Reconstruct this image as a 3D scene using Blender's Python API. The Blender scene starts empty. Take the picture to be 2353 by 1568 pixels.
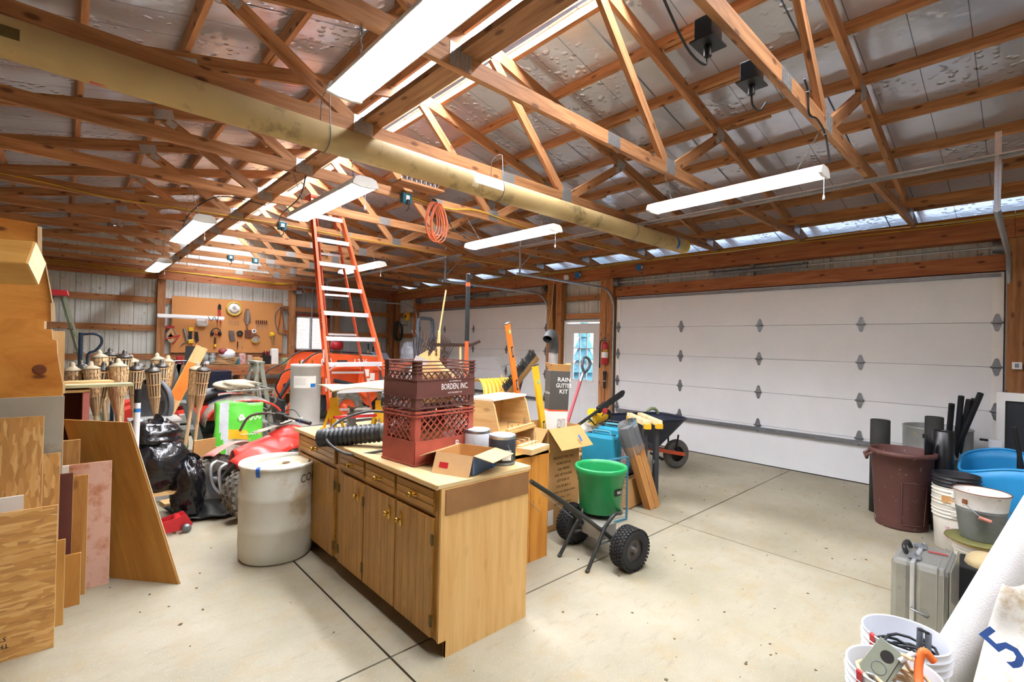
import bpy, math, random
from mathutils import Vector, Matrix, Euler
random.seed(7)
C = bpy.context.scene.collection
sc = bpy.context.scene
PI = math.pi

# ---------------------------------------------------------------- camera
cam_d = bpy.data.cameras.new('camera'); cam = bpy.data.objects.new('camera', cam_d); C.objects.link(cam)
cam_d.sensor_width = 36.0; cam_d.lens = 1111.0/2353*36.0; cam_d.clip_start = 0.02; cam_d.clip_end = 200
def _cam(yaw, pitch, roll, loc):
    cy, sy, cp, sp = math.cos(yaw), math.sin(yaw), math.cos(pitch), math.sin(pitch)
    fwd = Vector((sy*cp, cy*cp, sp)); right = Vector((cy, -sy, 0)); up = right.cross(fwd)
    r = math.cos(roll)*right + math.sin(roll)*up; u = -math.sin(roll)*right + math.cos(roll)*up
    m = Matrix((r, u, -fwd)).transposed().to_4x4(); m.translation = loc
    return m
cam.matrix_world = _cam(math.radians(42.75), math.radians(.38), math.radians(1.3), Vector((0, 0, 1.6)))
sc.camera = cam

# ---------------------------------------------------------------- world, exposure
w = bpy.data.worlds.new('World'); sc.world = w; w.use_nodes = True
nt = w.node_tree; bg = nt.nodes['Background']
bg.inputs[0].default_value = (.72, .83, 1.0, 1); bg.inputs[1].default_value = 2.4      # even overcast sky
sc.view_settings.view_transform = 'Standard'; sc.view_settings.look = 'None'
sc.view_settings.exposure = 0.95; sc.view_settings.gamma = 1; sc.view_settings.use_curve_mapping = False

# ---------------------------------------------------------------- helpers
def lin(h):
    if isinstance(h, str):
        h = h.lstrip('#'); c = [int(h[i:i+2], 16)/255 for i in (0, 2, 4)]
    else: c = list(h)
    return tuple(x/12.92 if x <= .04045 else ((x+.055)/1.055)**2.4 for x in c)
MATS = {}
def _new(name):
    m = bpy.data.materials.new(name); m.use_nodes = True
    return m, m.node_tree.nodes, m.node_tree.links, m.node_tree.nodes['Principled BSDF']
def _mul(c, k): return (min(1, c[0]*k), min(1, c[1]*k), min(1, c[2]*k), 1)
def mat(name, col, rough=.5, metal=0.0, var=.15, scale=6.0, bump=0.0, bscale=80.0, col2=None, spots=None, spot_scale=14.0, spot_amt=.2, trans=0.0, ior=1.45, alpha=1.0, coat=0.0, emit=0.0):
    if name in MATS: return MATS[name]
    m, N, L, B = _new(name); c = lin(col)
    tc = N.new('ShaderNodeTexCoord'); oi = N.new('ShaderNodeObjectInfo')
    off = N.new('ShaderNodeVectorMath'); off.operation = 'MULTIPLY_ADD'; off.inputs[1].default_value = (1, 1, 1)
    sc_ = N.new('ShaderNodeVectorMath'); sc_.operation = 'SCALE'; sc_.inputs[0].default_value = (37, 19, 53)
    L.new(oi.outputs['Random'], sc_.inputs['Scale']); L.new(tc.outputs['Object'], off.inputs[0]); L.new(sc_.outputs[0], off.inputs[2])
    n = N.new('ShaderNodeTexNoise'); n.inputs['Scale'].default_value = scale; n.inputs['Detail'].default_value = 5; n.inputs['Roughness'].default_value = .6
    L.new(off.outputs[0], n.inputs['Vector'])
    r = N.new('ShaderNodeValToRGB'); r.color_ramp.elements[0].position = .3; r.color_ramp.elements[1].position = .7
    r.color_ramp.elements[0].color = _mul(c, 1-var); r.color_ramp.elements[1].color = _mul(lin(col2), 1) if col2 else _mul(c, 1+var)
    L.new(n.outputs['Fac'], r.inputs[0]); out = r.outputs[0]
    if spots:
        n2 = N.new('ShaderNodeTexNoise'); n2.inputs['Scale'].default_value = spot_scale; n2.inputs['Detail'].default_value = 8; n2.inputs['Roughness'].default_value = .7
        L.new(off.outputs[0], n2.inputs['Vector'])
        r2 = N.new('ShaderNodeValToRGB'); r2.color_ramp.elements[0].position = .66-spot_amt*.6; r2.color_ramp.elements[1].position = .74-spot_amt*.4
        L.new(n2.outputs['Fac'], r2.inputs[0])
        mx = N.new('ShaderNodeMix'); mx.data_type = 'RGBA'; mx.inputs[7].default_value = (*lin(spots), 1)
        L.new(r2.outputs[0], mx.inputs[0]); L.new(out, mx.inputs[6]); out = mx.outputs[2]
    L.new(out, B.inputs['Base Color'])
    B.inputs['Roughness'].default_value = rough; B.inputs['Metallic'].default_value = metal
    B.inputs['Transmission Weight'].default_value = trans; B.inputs['IOR'].default_value = ior; B.inputs['Alpha'].default_value = alpha
    B.inputs['Coat Weight'].default_value = coat
    if emit: B.inputs['Emission Color'].default_value = (*c, 1); B.inputs['Emission Strength'].default_value = emit
    if bump:
        n3 = N.new('ShaderNodeTexNoise'); n3.inputs['Scale'].default_value = bscale; n3.inputs['Detail'].default_value = 4
        L.new(off.outputs[0], n3.inputs['Vector'])
        b = N.new('ShaderNodeBump'); b.inputs['Strength'].default_value = bump; b.inputs['Distance'].default_value = .01
        L.new(n3.outputs['Fac'], b.inputs['Height']); L.new(b.outputs[0], B.inputs['Normal'])
    MATS[name] = m; return m
def wood(name, c1, c2, rough=.6, su=2.0, sv=26.0, knots=.5, kcol='4a2410', bump=.15, rnd=.25, spec=.3):
    if name in MATS: return MATS[name]
    m, N, L, B = _new(name)
    uv = N.new('ShaderNodeTexCoord'); oi = N.new('ShaderNodeObjectInfo')
    sc_ = N.new('ShaderNodeVectorMath'); sc_.operation = 'SCALE'; sc_.inputs[0].default_value = (31, 17, 5)
    L.new(oi.outputs['Random'], sc_.inputs['Scale'])
    ad = N.new('ShaderNodeVectorMath'); L.new(uv.outputs['UV'], ad.inputs[0]); L.new(sc_.outputs[0], ad.inputs[1])
    mp = N.new('ShaderNodeMapping'); mp.inputs['Scale'].default_value = (su, sv, 1); L.new(ad.outputs[0], mp.inputs['Vector'])
    n = N.new('ShaderNodeTexNoise'); n.inputs['Scale'].default_value = 1; n.inputs['Detail'].default_value = 6; n.inputs['Roughness'].default_value = .65; n.inputs['Distortion'].default_value = .6
    L.new(mp.outputs[0], n.inputs['Vector'])
    r = N.new('ShaderNodeValToRGB'); r.color_ramp.elements[0].position = .32; r.color_ramp.elements[1].position = .68
    r.color_ramp.elements[0].color = (*lin(c1), 1); r.color_ramp.elements[1].color = (*lin(c2), 1)
    L.new(n.outputs['Fac'], r.inputs[0]); out = r.outputs[0]
    if knots:
        v = N.new('ShaderNodeTexVoronoi'); v.inputs['Scale'].default_value = 1; v.voronoi_dimensions = '2D'
        mk = N.new('ShaderNodeMapping'); mk.inputs['Scale'].default_value = (2.6, 6.0, 1); L.new(ad.outputs[0], mk.inputs['Vector']); L.new(mk.outputs[0], v.inputs['Vector'])
        rk = N.new('ShaderNodeValToRGB'); rk.color_ramp.elements[0].position = .05; rk.color_ramp.elements[1].position = .11
        rk.color_ramp.elements[0].color = (knots, knots, knots, 1); rk.color_ramp.elements[1].color = (0, 0, 0, 1)
        L.new(v.outputs['Distance'], rk.inputs[0])
        mx = N.new('ShaderNodeMix'); mx.data_type = 'RGBA'; mx.inputs[7].default_value = (*lin(kcol), 1)
        L.new(rk.outputs[0], mx.inputs[0]); L.new(out, mx.inputs[6]); out = mx.outputs[2]
    if rnd:
        hs = N.new('ShaderNodeHueSaturation'); mr = N.new('ShaderNodeMapRange'); mr.inputs[3].default_value = 1-rnd; mr.inputs[4].default_value = 1+rnd
        L.new(oi.outputs['Random'], mr.inputs[0]); L.new(mr.outputs[0], hs.inputs['Value']); L.new(out, hs.inputs['Color']); out = hs.outputs[0]
    L.new(out, B.inputs['Base Color']); B.inputs['Roughness'].default_value = rough; B.inputs['Specular IOR Level'].default_value = spec
    if bump:
        b = N.new('ShaderNodeBump'); b.inputs['Strength'].default_value = bump; b.inputs['Distance'].default_value = .004
        L.new(n.outputs['Fac'], b.inputs['Height']); L.new(b.outputs[0], B.inputs['Normal'])
    MATS[name] = m; return m
def glow(name, col, strength):
    if name in MATS: return MATS[name]
    m, N, L, B = _new(name); B.inputs['Base Color'].default_value = (*lin(col), 1)
    B.inputs['Emission Color'].default_value = (*lin(col), 1); B.inputs['Emission Strength'].default_value = strength
    MATS[name] = m; return m

def V(*a): return Vector(a if len(a) == 3 else a[0])
def rotm(e): return Euler(e).to_matrix() if not isinstance(e, Matrix) else e
def axes(d, up=(0, 0, 1)):
    d = Vector(d).normalized(); u = Vector(up)
    if abs(d.dot(u.normalized())) > .999: u = Vector((0, 1, 0)) if abs(d.y) < .9 else Vector((1, 0, 0))
    s = u.cross(d).normalized(); u = d.cross(s).normalized()
    return d, s, u
class MB:
    def __init__(s): s.v = []; s.f = []; s.uv = []; s.sm = []
    def add(s, vs, fs, uvs=None, smooth=False):
        o = len(s.v); s.v += [tuple(p) for p in vs]
        for i, f in enumerate(fs):
            s.f.append([o+k for k in f]); s.sm.append(smooth)
            if uvs: s.uv.append(uvs[i])
            else:
                a = [Vector(vs[k]) for k in f]; n = (a[1]-a[0]).cross(a[2]-a[0]) if len(a) > 2 else Vector((0, 0, 1))
                k = max(range(3), key=lambda j: abs(n[j])); ij = [j for j in range(3) if j != k]
                s.uv.append([(p[ij[0]], p[ij[1]]) for p in a])
        return s
    def box(s, c, d, rot=None, taper=None, grain=None):
        hx, hy, hz = d[0]/2, d[1]/2, d[2]/2; t = taper or (1, 1)
        q = [(-hx, -hy, -hz), (hx, -hy, -hz), (hx, hy, -hz), (-hx, hy, -hz), (-hx*t[0], -hy*t[1], hz), (hx*t[0], -hy*t[1], hz), (hx*t[0], hy*t[1], hz), (-hx*t[0], hy*t[1], hz)]
        R = rotm(rot) if rot is not None else None; cc = Vector(c)
        vs = [(R @ Vector(p) if R else Vector(p))+cc for p in q]
        fs = [(0, 3, 2, 1), (4, 5, 6, 7), (0, 1, 5, 4), (1, 2, 6, 5), (2, 3, 7, 6), (3, 0, 4, 7)]
        g = grain if grain is not None else max(range(3), key=lambda k: d[k]); uvs = []
        for f, ax in zip(fs, (2, 2, 1, 0, 1, 0)):
            o = [k for k in range(3) if k != ax]
            if g in o: u, v = g, [k for k in o if k != g][0]
            else: u, v = o
            uvs.append([(q[k][u], q[k][v]+ax*.37) for k in f])
        return s.add(vs, fs, uvs)
    def beam(s, a, b, w, h, up=(0, 0, 1), off=(0, 0)):
        a, b = Vector(a), Vector(b); d, sd, u = axes(b-a, up); R = Matrix((d, sd, u)).transposed()
        return s.box((a+b)/2+sd*off[0]+u*off[1], ((b-a).length, w, h), R, grain=0)
    def cyl(s, a, b, r0, r1=None, n=12, caps=True, smooth=True, arc=2*PI):
        return s.loft([(a, r0), (b, r0 if r1 is None else r1)], n, caps, smooth)
    def loft(s, secs, n=12, caps=True, smooth=True):
        # secs: (point, radius) along a path; frames are carried along
        pts = [Vector(p) for p, r in secs]; vs = []; uvs = []; L = 0
        d0, sd, u = axes(pts[1]-pts[0]); ls = []
        for i, (p, r) in enumerate(secs):
            if i: L += (pts[i]-pts[i-1]).length
            ls.append(L)
            t = (pts[min(i+1, len(pts)-1)]-pts[max(i-1, 0)])
            if t.length > 1e-7:
                t.normalize(); sd = (sd-t*sd.dot(t)).normalized(); u = t.cross(sd)
            rr = r if isinstance(r, tuple) else (r, r)
            for k in range(n):
                a = 2*PI*k/n; vs.append(pts[i]+sd*math.cos(a)*rr[0]+u*math.sin(a)*rr[1])
        fs = []; 
        for i in range(len(secs)-1):
            for k in range(n):
                k2 = (k+1) % n; fs.append((i*n+k, i*n+k2, (i+1)*n+k2, (i+1)*n+k))
                R = (secs[i][1][0] if isinstance(secs[i][1], tuple) else secs[i][1])*2*PI/n
                uvs.append([(ls[i], k*R), (ls[i], (k+1)*R), (ls[i+1], (k+1)*R), (ls[i+1], k*R)])
        s.add(vs, fs, uvs, smooth)
        if caps:
            s.add(vs[:n], [tuple(range(n-1, -1, -1))]); s.add(vs[-n:], [tuple(range(n))])
        return s
    def tube(s, pts, r, n=6, closed=False, caps=True, smooth=True):
        if closed:
            pts = list(pts)+[pts[0]]; caps = False
        return s.loft([(p, r) for p in pts], n, caps, smooth)
    def lathe(s, prof, n=24, M=None, smooth=True, arc=2*PI):
        M = M or Matrix.Identity(4); full = abs(arc-2*PI) < 1e-6; m = n if full else n+1; vs = []
        for r, z in prof:
            for k in range(m):
                a = arc*k/n; vs.append(M @ Vector((r*math.cos(a), r*math.sin(a), z)))
        fs = []; uvs = []
        for i in range(len(prof)-1):
            for k in range(n):
                k2 = (k+1) % m; fs.append((i*m+k, i*m+k2, (i+1)*m+k2, (i+1)*m+k))
                uvs.append([(k/n, prof[i][1]), ((k+1)/n, prof[i][1]), ((k+1)/n, prof[i+1][1]), (k/n, prof[i+1][1])])
        return s.add(vs, fs, uvs, smooth)
    def prism(s, poly, d, M=None):
        M = M or Matrix.Identity(4); n = len(poly)
        a = sum(poly[i][0]*poly[(i+1) % n][1]-poly[(i+1) % n][0]*poly[i][1] for i in range(n))
        if a < 0: poly = poly[::-1]
        vs = [M @ Vector((x, y, 0)) for x, y in poly]+[M @ Vector((x, y, d)) for x, y in poly]
        fs = [tuple(range(n-1, -1, -1)), tuple(range(n, 2*n))]+[(i, (i+1) % n, n+(i+1) % n, n+i) for i in range(n)]
        uvs = [[poly[k] for k in range(n-1, -1, -1)], list(poly)]+[[(poly[i][0]+poly[i][1], 0), (poly[(i+1) % n][0]+poly[(i+1) % n][1], 0), (poly[(i+1) % n][0]+poly[(i+1) % n][1], d), (poly[i][0]+poly[i][1], d)] for i in range(n)]
        return s.add(vs, fs, uvs)
    def sphere(s, c, r, n=12, m=8, M=None, smooth=True):
        r = r if isinstance(r, tuple) else (r, r, r); vs = []; c = Vector(c)
        for i in range(m+1):
            t = PI*i/m
            for k in range(n):
                a = 2*PI*k/n; p = Vector((r[0]*math.sin(t)*math.cos(a), r[1]*math.sin(t)*math.sin(a), -r[2]*math.cos(t)))
                vs.append((M @ p if M else p)+c)
        fs = [(i*n+k, i*n+(k+1) % n, (i+1)*n+(k+1) % n, (i+1)*n+k) for i in range(m) for k in range(n)]
        return s.add(vs, fs, None, smooth)
    def grid(s, fn, nu, nv, smooth=True, closed_u=False):
        vs = [fn(i/nu, j/nv) for j in range(nv+1) for i in range(nu+(0 if closed_u else 1))]; m = nu+(0 if closed_u else 1)
        fs = []; uvs = []
        for j in range(nv):
            for i in range(nu):
                i2 = (i+1) % m; fs.append((j*m+i, j*m+i2, (j+1)*m+i2, (j+1)*m+i)); uvs.append([(i/nu, j/nv), ((i+1)/nu, j/nv), ((i+1)/nu, (j+1)/nv), (i/nu, (j+1)/nv)])
        return s.add(vs, fs, uvs, smooth)
    def xf(s, M):
        s.v = [tuple(M @ Vector(p)) for p in s.v]; return s
    def build(s, name, m, parent=None, bev=0, solid=0, sub=0, label=None, wn=False):
        me = bpy.data.meshes.new(name); me.from_pydata(s.v, [], s.f); me.polygons.foreach_set('use_smooth', s.sm)
        ul = me.uv_layers.new(name='UVMap'); flat = [c for f in s.uv for p in f for c in p]; ul.data.foreach_set('uv', flat)
        me.materials.append(m); me.update()
        o = bpy.data.objects.new(name, me); C.objects.link(o)
        if parent: o.parent = parent
        if solid: q = o.modifiers.new('solid', 'SOLIDIFY'); q.thickness = solid; q.offset = 0
        if bev: q = o.modifiers.new('bevel', 'BEVEL'); q.width = bev; q.segments = 2; q.limit_method = 'ANGLE'; q.angle_limit = math.radians(40)
        if sub: q = o.modifiers.new('sub', 'SUBSURF'); q.levels = sub; q.render_levels = sub
        if label: o['label'] = label
        return o
def T(name, label, cat, loc=(0, 0, 0), rz=0.0, group=None, rot=None):
    o = bpy.data.objects.new(name, None); C.objects.link(o); o.location = loc
    o.rotation_euler = rot if rot is not None else (0, 0, rz); o.empty_display_size = .05
    return tag(o, label, cat, group)
def tag(o, label, cat, group=None):
    o['label'] = label; o['category'] = cat
    if group: o['group'] = group
    return o
def struct(o, label=None, cat=None):
    o['kind'] = 'structure'
    if label: o['label'] = label
    if cat: o['category'] = cat
    return o
def E0(name, loc=(0, 0, 0)):
    o = bpy.data.objects.new(name, None); C.objects.link(o); o.location = loc; o.empty_display_size = .05; return o
def clone(src, parent=None, loc=None, rot=None):
    c = src.copy(); C.objects.link(c); c.parent = parent
    if loc is not None: c.location = loc
    if rot is not None: c.rotation_euler = rot
    return c
def clone_tree(root, loc, rot, label, group=None):
    r = clone(root, None, loc, rot); r['label'] = label
    if group: r['group'] = group
    for ch in list(root.children):
        c = clone(ch, r)
        for g in list(ch.children): clone(g, c)
    return r
def TRS(loc=(0, 0, 0), rot=(0, 0, 0), sc_=(1, 1, 1)):
    return Matrix.LocRotScale(Vector(loc), Euler(rot), Vector(sc_))
def frame(o, x, y):   # 4x4 with given origin and x, y axes
    x = Vector(x).normalized(); y = Vector(y); z = x.cross(y).normalized(); y = z.cross(x)
    m = Matrix((x, y, z)).transposed().to_4x4(); m.translation = Vector(o); return m
def arcpts(c, r, a0, a1, n, u=(1, 0, 0), v=(0, 0, 1)):
    c, u, v = Vector(c), Vector(u), Vector(v)
    return [c+u*r*math.cos(a0+(a1-a0)*i/n)+v*r*math.sin(a0+(a1-a0)*i/n) for i in range(n+1)]
def smooth_path(pts, k=6):
    P = [Vector(p) for p in pts]; out = []
    for i in range(len(P)-1):
        a, b, c, d = P[max(i-1, 0)], P[i], P[i+1], P[min(i+2, len(P)-1)]
        for j in range(k):
            t = j/k; out.append(.5*((2*b)+(-a+c)*t+(2*a-5*b+4*c-d)*t*t+(-a+3*b-3*c+d)*t**3))
    return out+[P[-1]]
# lettering: flat meshes made from the built-in font
_words = {}
def words(*ws):
    tmp = []
    for t in ws:
        cu = bpy.data.curves.new('lettering', 'FONT'); cu.body = t; cu.size = 1; cu.resolution_u = 2; cu.align_x = 'CENTER'; cu.align_y = 'CENTER'; cu.offset = .012
        o = bpy.data.objects.new('lettering', cu); C.objects.link(o); tmp.append((t, o, cu))
    dg = bpy.context.evaluated_depsgraph_get()
    for t, o, cu in tmp:
        me = bpy.data.meshes.new_from_object(o.evaluated_get(dg)); me.materials.clear(); _words[t] = me
    for t, o, cu in tmp:
        bpy.data.objects.remove(o); bpy.data.curves.remove(cu)
words('BORDEN, INC.', 'NOT PROPERTY OF', 'RAIN', 'GUTTER', 'KIT', 'CUSTOM', 'L246', 'KELLER', 'COP', '90U', '5', 'PRODUCT NO. 5621', 'HORIZONTAL', 'Style 405032', 'SIZE 18T ROUND', 'QTY 5.00 32"', 'COLOR BLK 2', 'COUNTRY OF ORIGIN CHINA', 'CARTON 1 OF 1', 'MADE IN CHINA', 'THIS SIDE DOWN', 'STRENGTH AXIS', 'SPACE 1/8', 'VALUE 24', 'B', 'T')
def letter(t, m, parent, M, sx, sy=None, name='lettering'):
    me = _words[t].copy(); me.materials.append(m); o = bpy.data.objects.new(name, me); C.objects.link(o)
    o.parent = parent; o.matrix_local = M @ Matrix.Diagonal((sx, sy or sx, 1, 1)); return o

# ---------------------------------------------------------------- materials
truss_w = wood('truss_lumber', '8a5a36', 'bd8a5c', knots=.75, rnd=.22)
post_w = wood('post_lumber', '8a5632', 'b58252', knots=.6, rnd=.2)
beam_w = wood('beam_lumber', '86492a', 'ad7046', knots=.8, rnd=.12)
pine = wood('pale_pine', 'c79f63', 'e0c08a', knots=.5, kcol='8a5a2a', rnd=.12)
ply = wood('plywood', 'b07b36', 'd4a357', su=1.2, sv=9, knots=.0, rnd=.15)
plyred = wood('stained_plywood', '9a6426', 'bd8a40', su=1.2, sv=8, knots=.0, rnd=.05)
oak = wood('cabinet_oak', '8c5f24', 'b5863c', su=2.2, sv=30, knots=.25, kcol='5a3312', rnd=.05, rough=.42, spec=.5)
oakside = wood('cabinet_side', 'c89a58', 'dbb475', su=1.2, sv=18, knots=.1, rnd=.0)
counter_w = wood('counter_board', 'c2a672', 'd9c190', su=1.5, sv=9, knots=.0, rnd=.0)
bamboo = wood('bamboo', 'b9976a', 'e2caa0', su=5, sv=30, knots=.4, kcol='5b3a1c', rnd=.25)
def foil_mat():
    m, N, L, B = _new('foil'); g = N.new('ShaderNodeNewGeometry'); tc = N.new('ShaderNodeTexCoord')
    def noise(s, d): n = N.new('ShaderNodeTexNoise'); n.inputs['Scale'].default_value = s; n.inputs['Detail'].default_value = d; L.new(g.outputs['Position'], n.inputs['Vector']); return n
    a = noise(1.3, 4); r = N.new('ShaderNodeValToRGB'); r.color_ramp.elements[0].position = .3; r.color_ramp.elements[1].position = .7; r.color_ramp.elements[0].color = (*lin('c6c8d0'), 1); r.color_ramp.elements[1].color = (*lin('e2e7f4'), 1); L.new(a.outputs['Fac'], r.inputs[0])
    mp = N.new('ShaderNodeMapping'); mp.inputs['Scale'].default_value = (1, 4, 1); L.new(tc.outputs['UV'], mp.inputs['Vector']); sx = N.new('ShaderNodeSeparateXYZ'); L.new(mp.outputs[0], sx.inputs[0]); fr = N.new('ShaderNodeMath'); fr.operation = 'PINGPONG'; fr.inputs[1].default_value = .5; L.new(sx.outputs[1], fr.inputs[0])
    r2 = N.new('ShaderNodeValToRGB'); r2.color_ramp.elements[0].position = .006; r2.color_ramp.elements[1].position = .016; r2.color_ramp.elements[0].color = (.35, .35, .37, 1); L.new(fr.outputs[0], r2.inputs[0]); mx = N.new('ShaderNodeMix'); mx.data_type = 'RGBA'; mx.blend_type = 'MULTIPLY'; mx.inputs[0].default_value = 1; L.new(r.outputs[0], mx.inputs[6]); L.new(r2.outputs[0], mx.inputs[7]); L.new(mx.outputs[2], B.inputs['Base Color'])
    B.inputs['Metallic'].default_value = .6; B.inputs['Roughness'].default_value = .2
    v = N.new('ShaderNodeTexVoronoi'); v.inputs['Scale'].default_value = 17; v.feature = 'SMOOTH_F1'; L.new(g.outputs['Position'], v.inputs['Vector']); r3 = N.new('ShaderNodeValToRGB'); r3.color_ramp.elements[0].position = .12; r3.color_ramp.elements[1].position = .34; r3.color_ramp.elements[0].color = (1, 1, 1, 1); r3.color_ramp.elements[1].color = (0, 0, 0, 1); L.new(v.outputs['Distance'], r3.inputs[0])
    nm = noise(2.1, 2); r4 = N.new('ShaderNodeValToRGB'); r4.color_ramp.elements[0].position = .48; r4.color_ramp.elements[1].position = .62; L.new(nm.outputs['Fac'], r4.inputs[0]); mm = N.new('ShaderNodeMath'); mm.operation = 'MULTIPLY'; L.new(r3.outputs[0], mm.inputs[0]); L.new(r4.outputs[0], mm.inputs[1])
    ns = noise(9, 3); ad = N.new('ShaderNodeMath'); ad.operation = 'MULTIPLY_ADD'; ad.inputs[1].default_value = .5; L.new(ns.outputs['Fac'], ad.inputs[0]); L.new(mm.outputs[0], ad.inputs[2])
    b = N.new('ShaderNodeBump'); b.inputs['Strength'].default_value = .65; b.inputs['Distance'].default_value = .014; L.new(ad.outputs[0], b.inputs['Height']); L.new(b.outputs[0], B.inputs['Normal']); return m
foil = foil_mat()
steel = mat('galvanised', 'a9afb4', rough=.38, metal=.9, var=.12, scale=20)
steel_d = mat('dull_steel', '83868a', rough=.45, metal=.85, var=.15, scale=20)
alum = mat('aluminium', 'd3d5d6', rough=.32, metal=.75, var=.06, scale=10)
alum_g = mat('weathered_aluminium', '9aa092', rough=.45, metal=.6, var=.15, scale=10)
black = mat('black_plastic', '1b1c1e', rough=.45, var=.25)
blackr = mat('black_rubber', '232222', rough=.75, var=.3, bump=.3, bscale=60)
blackm = mat('black_metal', '202123', rough=.4, metal=.4, var=.2)
white = mat('white_paint', 'e6e6e1', rough=.45, var=.04)
whitep = mat('white_plastic', 'e4e6ea', rough=.35, var=.04)
doorw = mat('door_white', 'dfe1e2', rough=.4, var=.03, scale=3)
teal = mat('teal_box', '17606e', rough=.4, var=.1)
blue = mat('blue_plastic', '1f6fb5', rough=.4, var=.1)
bluetape = mat('blue_tape', '2a5fae', rough=.6, var=.08)
red = mat('red_paint', 'b4242a', rough=.35, var=.12)
orange = mat('tractor_orange', 'e0592a', rough=.35, var=.1)
lador = mat('ladder_orange', 'dd5a2b', rough=.4, var=.08)
ladred = mat('ladder_orange_inner', 'c04a26', rough=.45, var=.08)
yellow = mat('yellow_paint', 'e0b020', rough=.4, var=.1)
cardb = mat('cardboard', 'b98b53', rough=.8, var=.08, scale=4, bump=.05)
cardb_d = mat('cardboard_inside', 'a87a48', rough=.85, var=.08, scale=4)
paper = mat('paper_white', 'e8e4da', rough=.7, var=.04)
ink = mat('black_ink', '1c1712', rough=.7, var=.1)
brass = mat('brass', 'c9a348', rough=.22, metal=1, var=.1)
# ================================================================ the building
XR, XL, YF, YN = 7.11, -1.86, 12.87, -3.6
RX, ZR, SL = 2.62, 4.13, .235                       # ridge line, top chord centre height at the ridge, roof slope
def zc(x): return ZR-SL*abs(x-RX)
def concrete():
    m, N, L, B = _new('concrete')
    tc = N.new('ShaderNodeTexCoord'); g = N.new('ShaderNodeNewGeometry')
    def noise(s, d, r=.6):
        n = N.new('ShaderNodeTexNoise'); n.inputs['Scale'].default_value = s; n.inputs['Detail'].default_value = d; n.inputs['Roughness'].default_value = r
        L.new(g.outputs['Position'], n.inputs['Vector']); return n
    a, b, c, d = noise(.9, 6), noise(5, 8, .7), noise(38, 6, .75), noise(1.7, 9, .75)
    r = N.new('ShaderNodeValToRGB'); r.color_ramp.elements[0].position = .3; r.color_ramp.elements[1].position = .72
    r.color_ramp.elements[0].color = (*lin('878069'), 1); r.color_ramp.elements[1].color = (*lin('a79f8b'), 1); L.new(a.outputs['Fac'], r.inputs[0])
    def over(prev, fac, lo, hi, col):
        q = N.new('ShaderNodeValToRGB'); q.color_ramp.elements[0].position = lo; q.color_ramp.elements[1].position = hi; L.new(fac, q.inputs[0])
        x = N.new('ShaderNodeMix'); x.data_type = 'RGBA'; x.inputs[7].default_value = (*lin(col), 1)
        L.new(q.outputs[0], x.inputs[0]); L.new(prev, x.inputs[6]); return x.outputs[2]
    o = over(r.outputs[0], b.outputs['Fac'], .5, .85, '98855f'); o = over(o, c.outputs['Fac'], .66, .80, '6e624c'); o = over(o, d.outputs['Fac'], .6, .85, '8a7c60')
    mp = N.new('ShaderNodeMapping'); mp.inputs['Scale'].default_value = (2.2, 9, 1); mp.inputs['Rotation'].default_value = (0, 0, .5); L.new(g.outputs['Position'], mp.inputs['Vector']); e = N.new('ShaderNodeTexNoise'); e.inputs['Scale'].default_value = 2.5; e.inputs['Detail'].default_value = 10; e.inputs['Roughness'].default_value = .8; L.new(mp.outputs[0], e.inputs['Vector'])
    o = over(o, e.outputs['Fac'], .55, .78, '6f6a5e'); h = noise(120, 3, .8); o = over(o, h.outputs['Fac'], .60, .72, 'c9c3b4'); k_ = noise(14, 10, .8); o = over(o, k_.outputs['Fac'], .68, .74, '5c5242')
    L.new(o, B.inputs['Base Color']); B.inputs['Roughness'].default_value = .62
    bp = N.new('ShaderNodeBump'); bp.inputs['Strength'].default_value = .12; bp.inputs['Distance'].default_value = .01; L.new(c.outputs['Fac'], bp.inputs['Height']); L.new(bp.outputs[0], B.inputs['Normal'])
    return m
conc = concrete(); crackm = mat('joint_dark', '3a3226', rough=.9)
fl = MB(); fl.box(((XL+XR)/2, (YF+YN)/2, -.09), (XR-XL+.4, YF-YN+.4, .1)); floor = struct(fl.build('floor', crackm), 'stained concrete garage floor divided by saw cut joints', 'floor')
xs = [XL-.15, 1.243, 4.12, XR+.15]; ys = [YN-.15, -.9, 2.2, 5.4, 8.7, YF+.15]
for i in range(3):
    for j in range(5):
        g = .006; MB().box(((xs[i]+xs[i+1])/2, (ys[j]+ys[j+1])/2, -.02), (xs[i+1]-xs[i]-2*g, ys[j+1]-ys[j]-2*g, .04)).build('slab', conc, floor)

siding = mat('white_siding', 'c9ccc4', rough=.45, metal=.15, var=.12, scale=2.5, spots='77766c', spot_scale=9, spot_amt=.1)
siding_g = mat('grey_siding', 'a3a8a8', rough=.45, metal=.25, var=.1, scale=3, spots='70706c', spot_scale=9, spot_amt=.08)
def corr(w, z0, z1, ztop=None):
    # ribbed sheet along local x from 0..w, facing -y (z top may follow a line)
    m = MB(); prof = []; p = .229; x = 0
    while x < w-1e-6:
        for dx, dy in ((0, 0), (.012, .018), (.028, .018), (.04, 0), (.095, 0), (.1, .004), (.108, .004), (.113, 0), (.155, 0), (.16, .004), (.168, .004), (.173, 0)):
            if x+dx <= w: prof.append((x+dx, dy))
        x += p
    prof.append((w, 0)); vs = []
    for (a, b) in prof:
        t = ztop(a) if ztop else z1
        vs += [(a, b, z0), (a, b, t)]
    fs = [(2*i, 2*i+2, 2*i+3, 2*i+1) for i in range(len(prof)-1)]
    return m.add(vs, fs)
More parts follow.
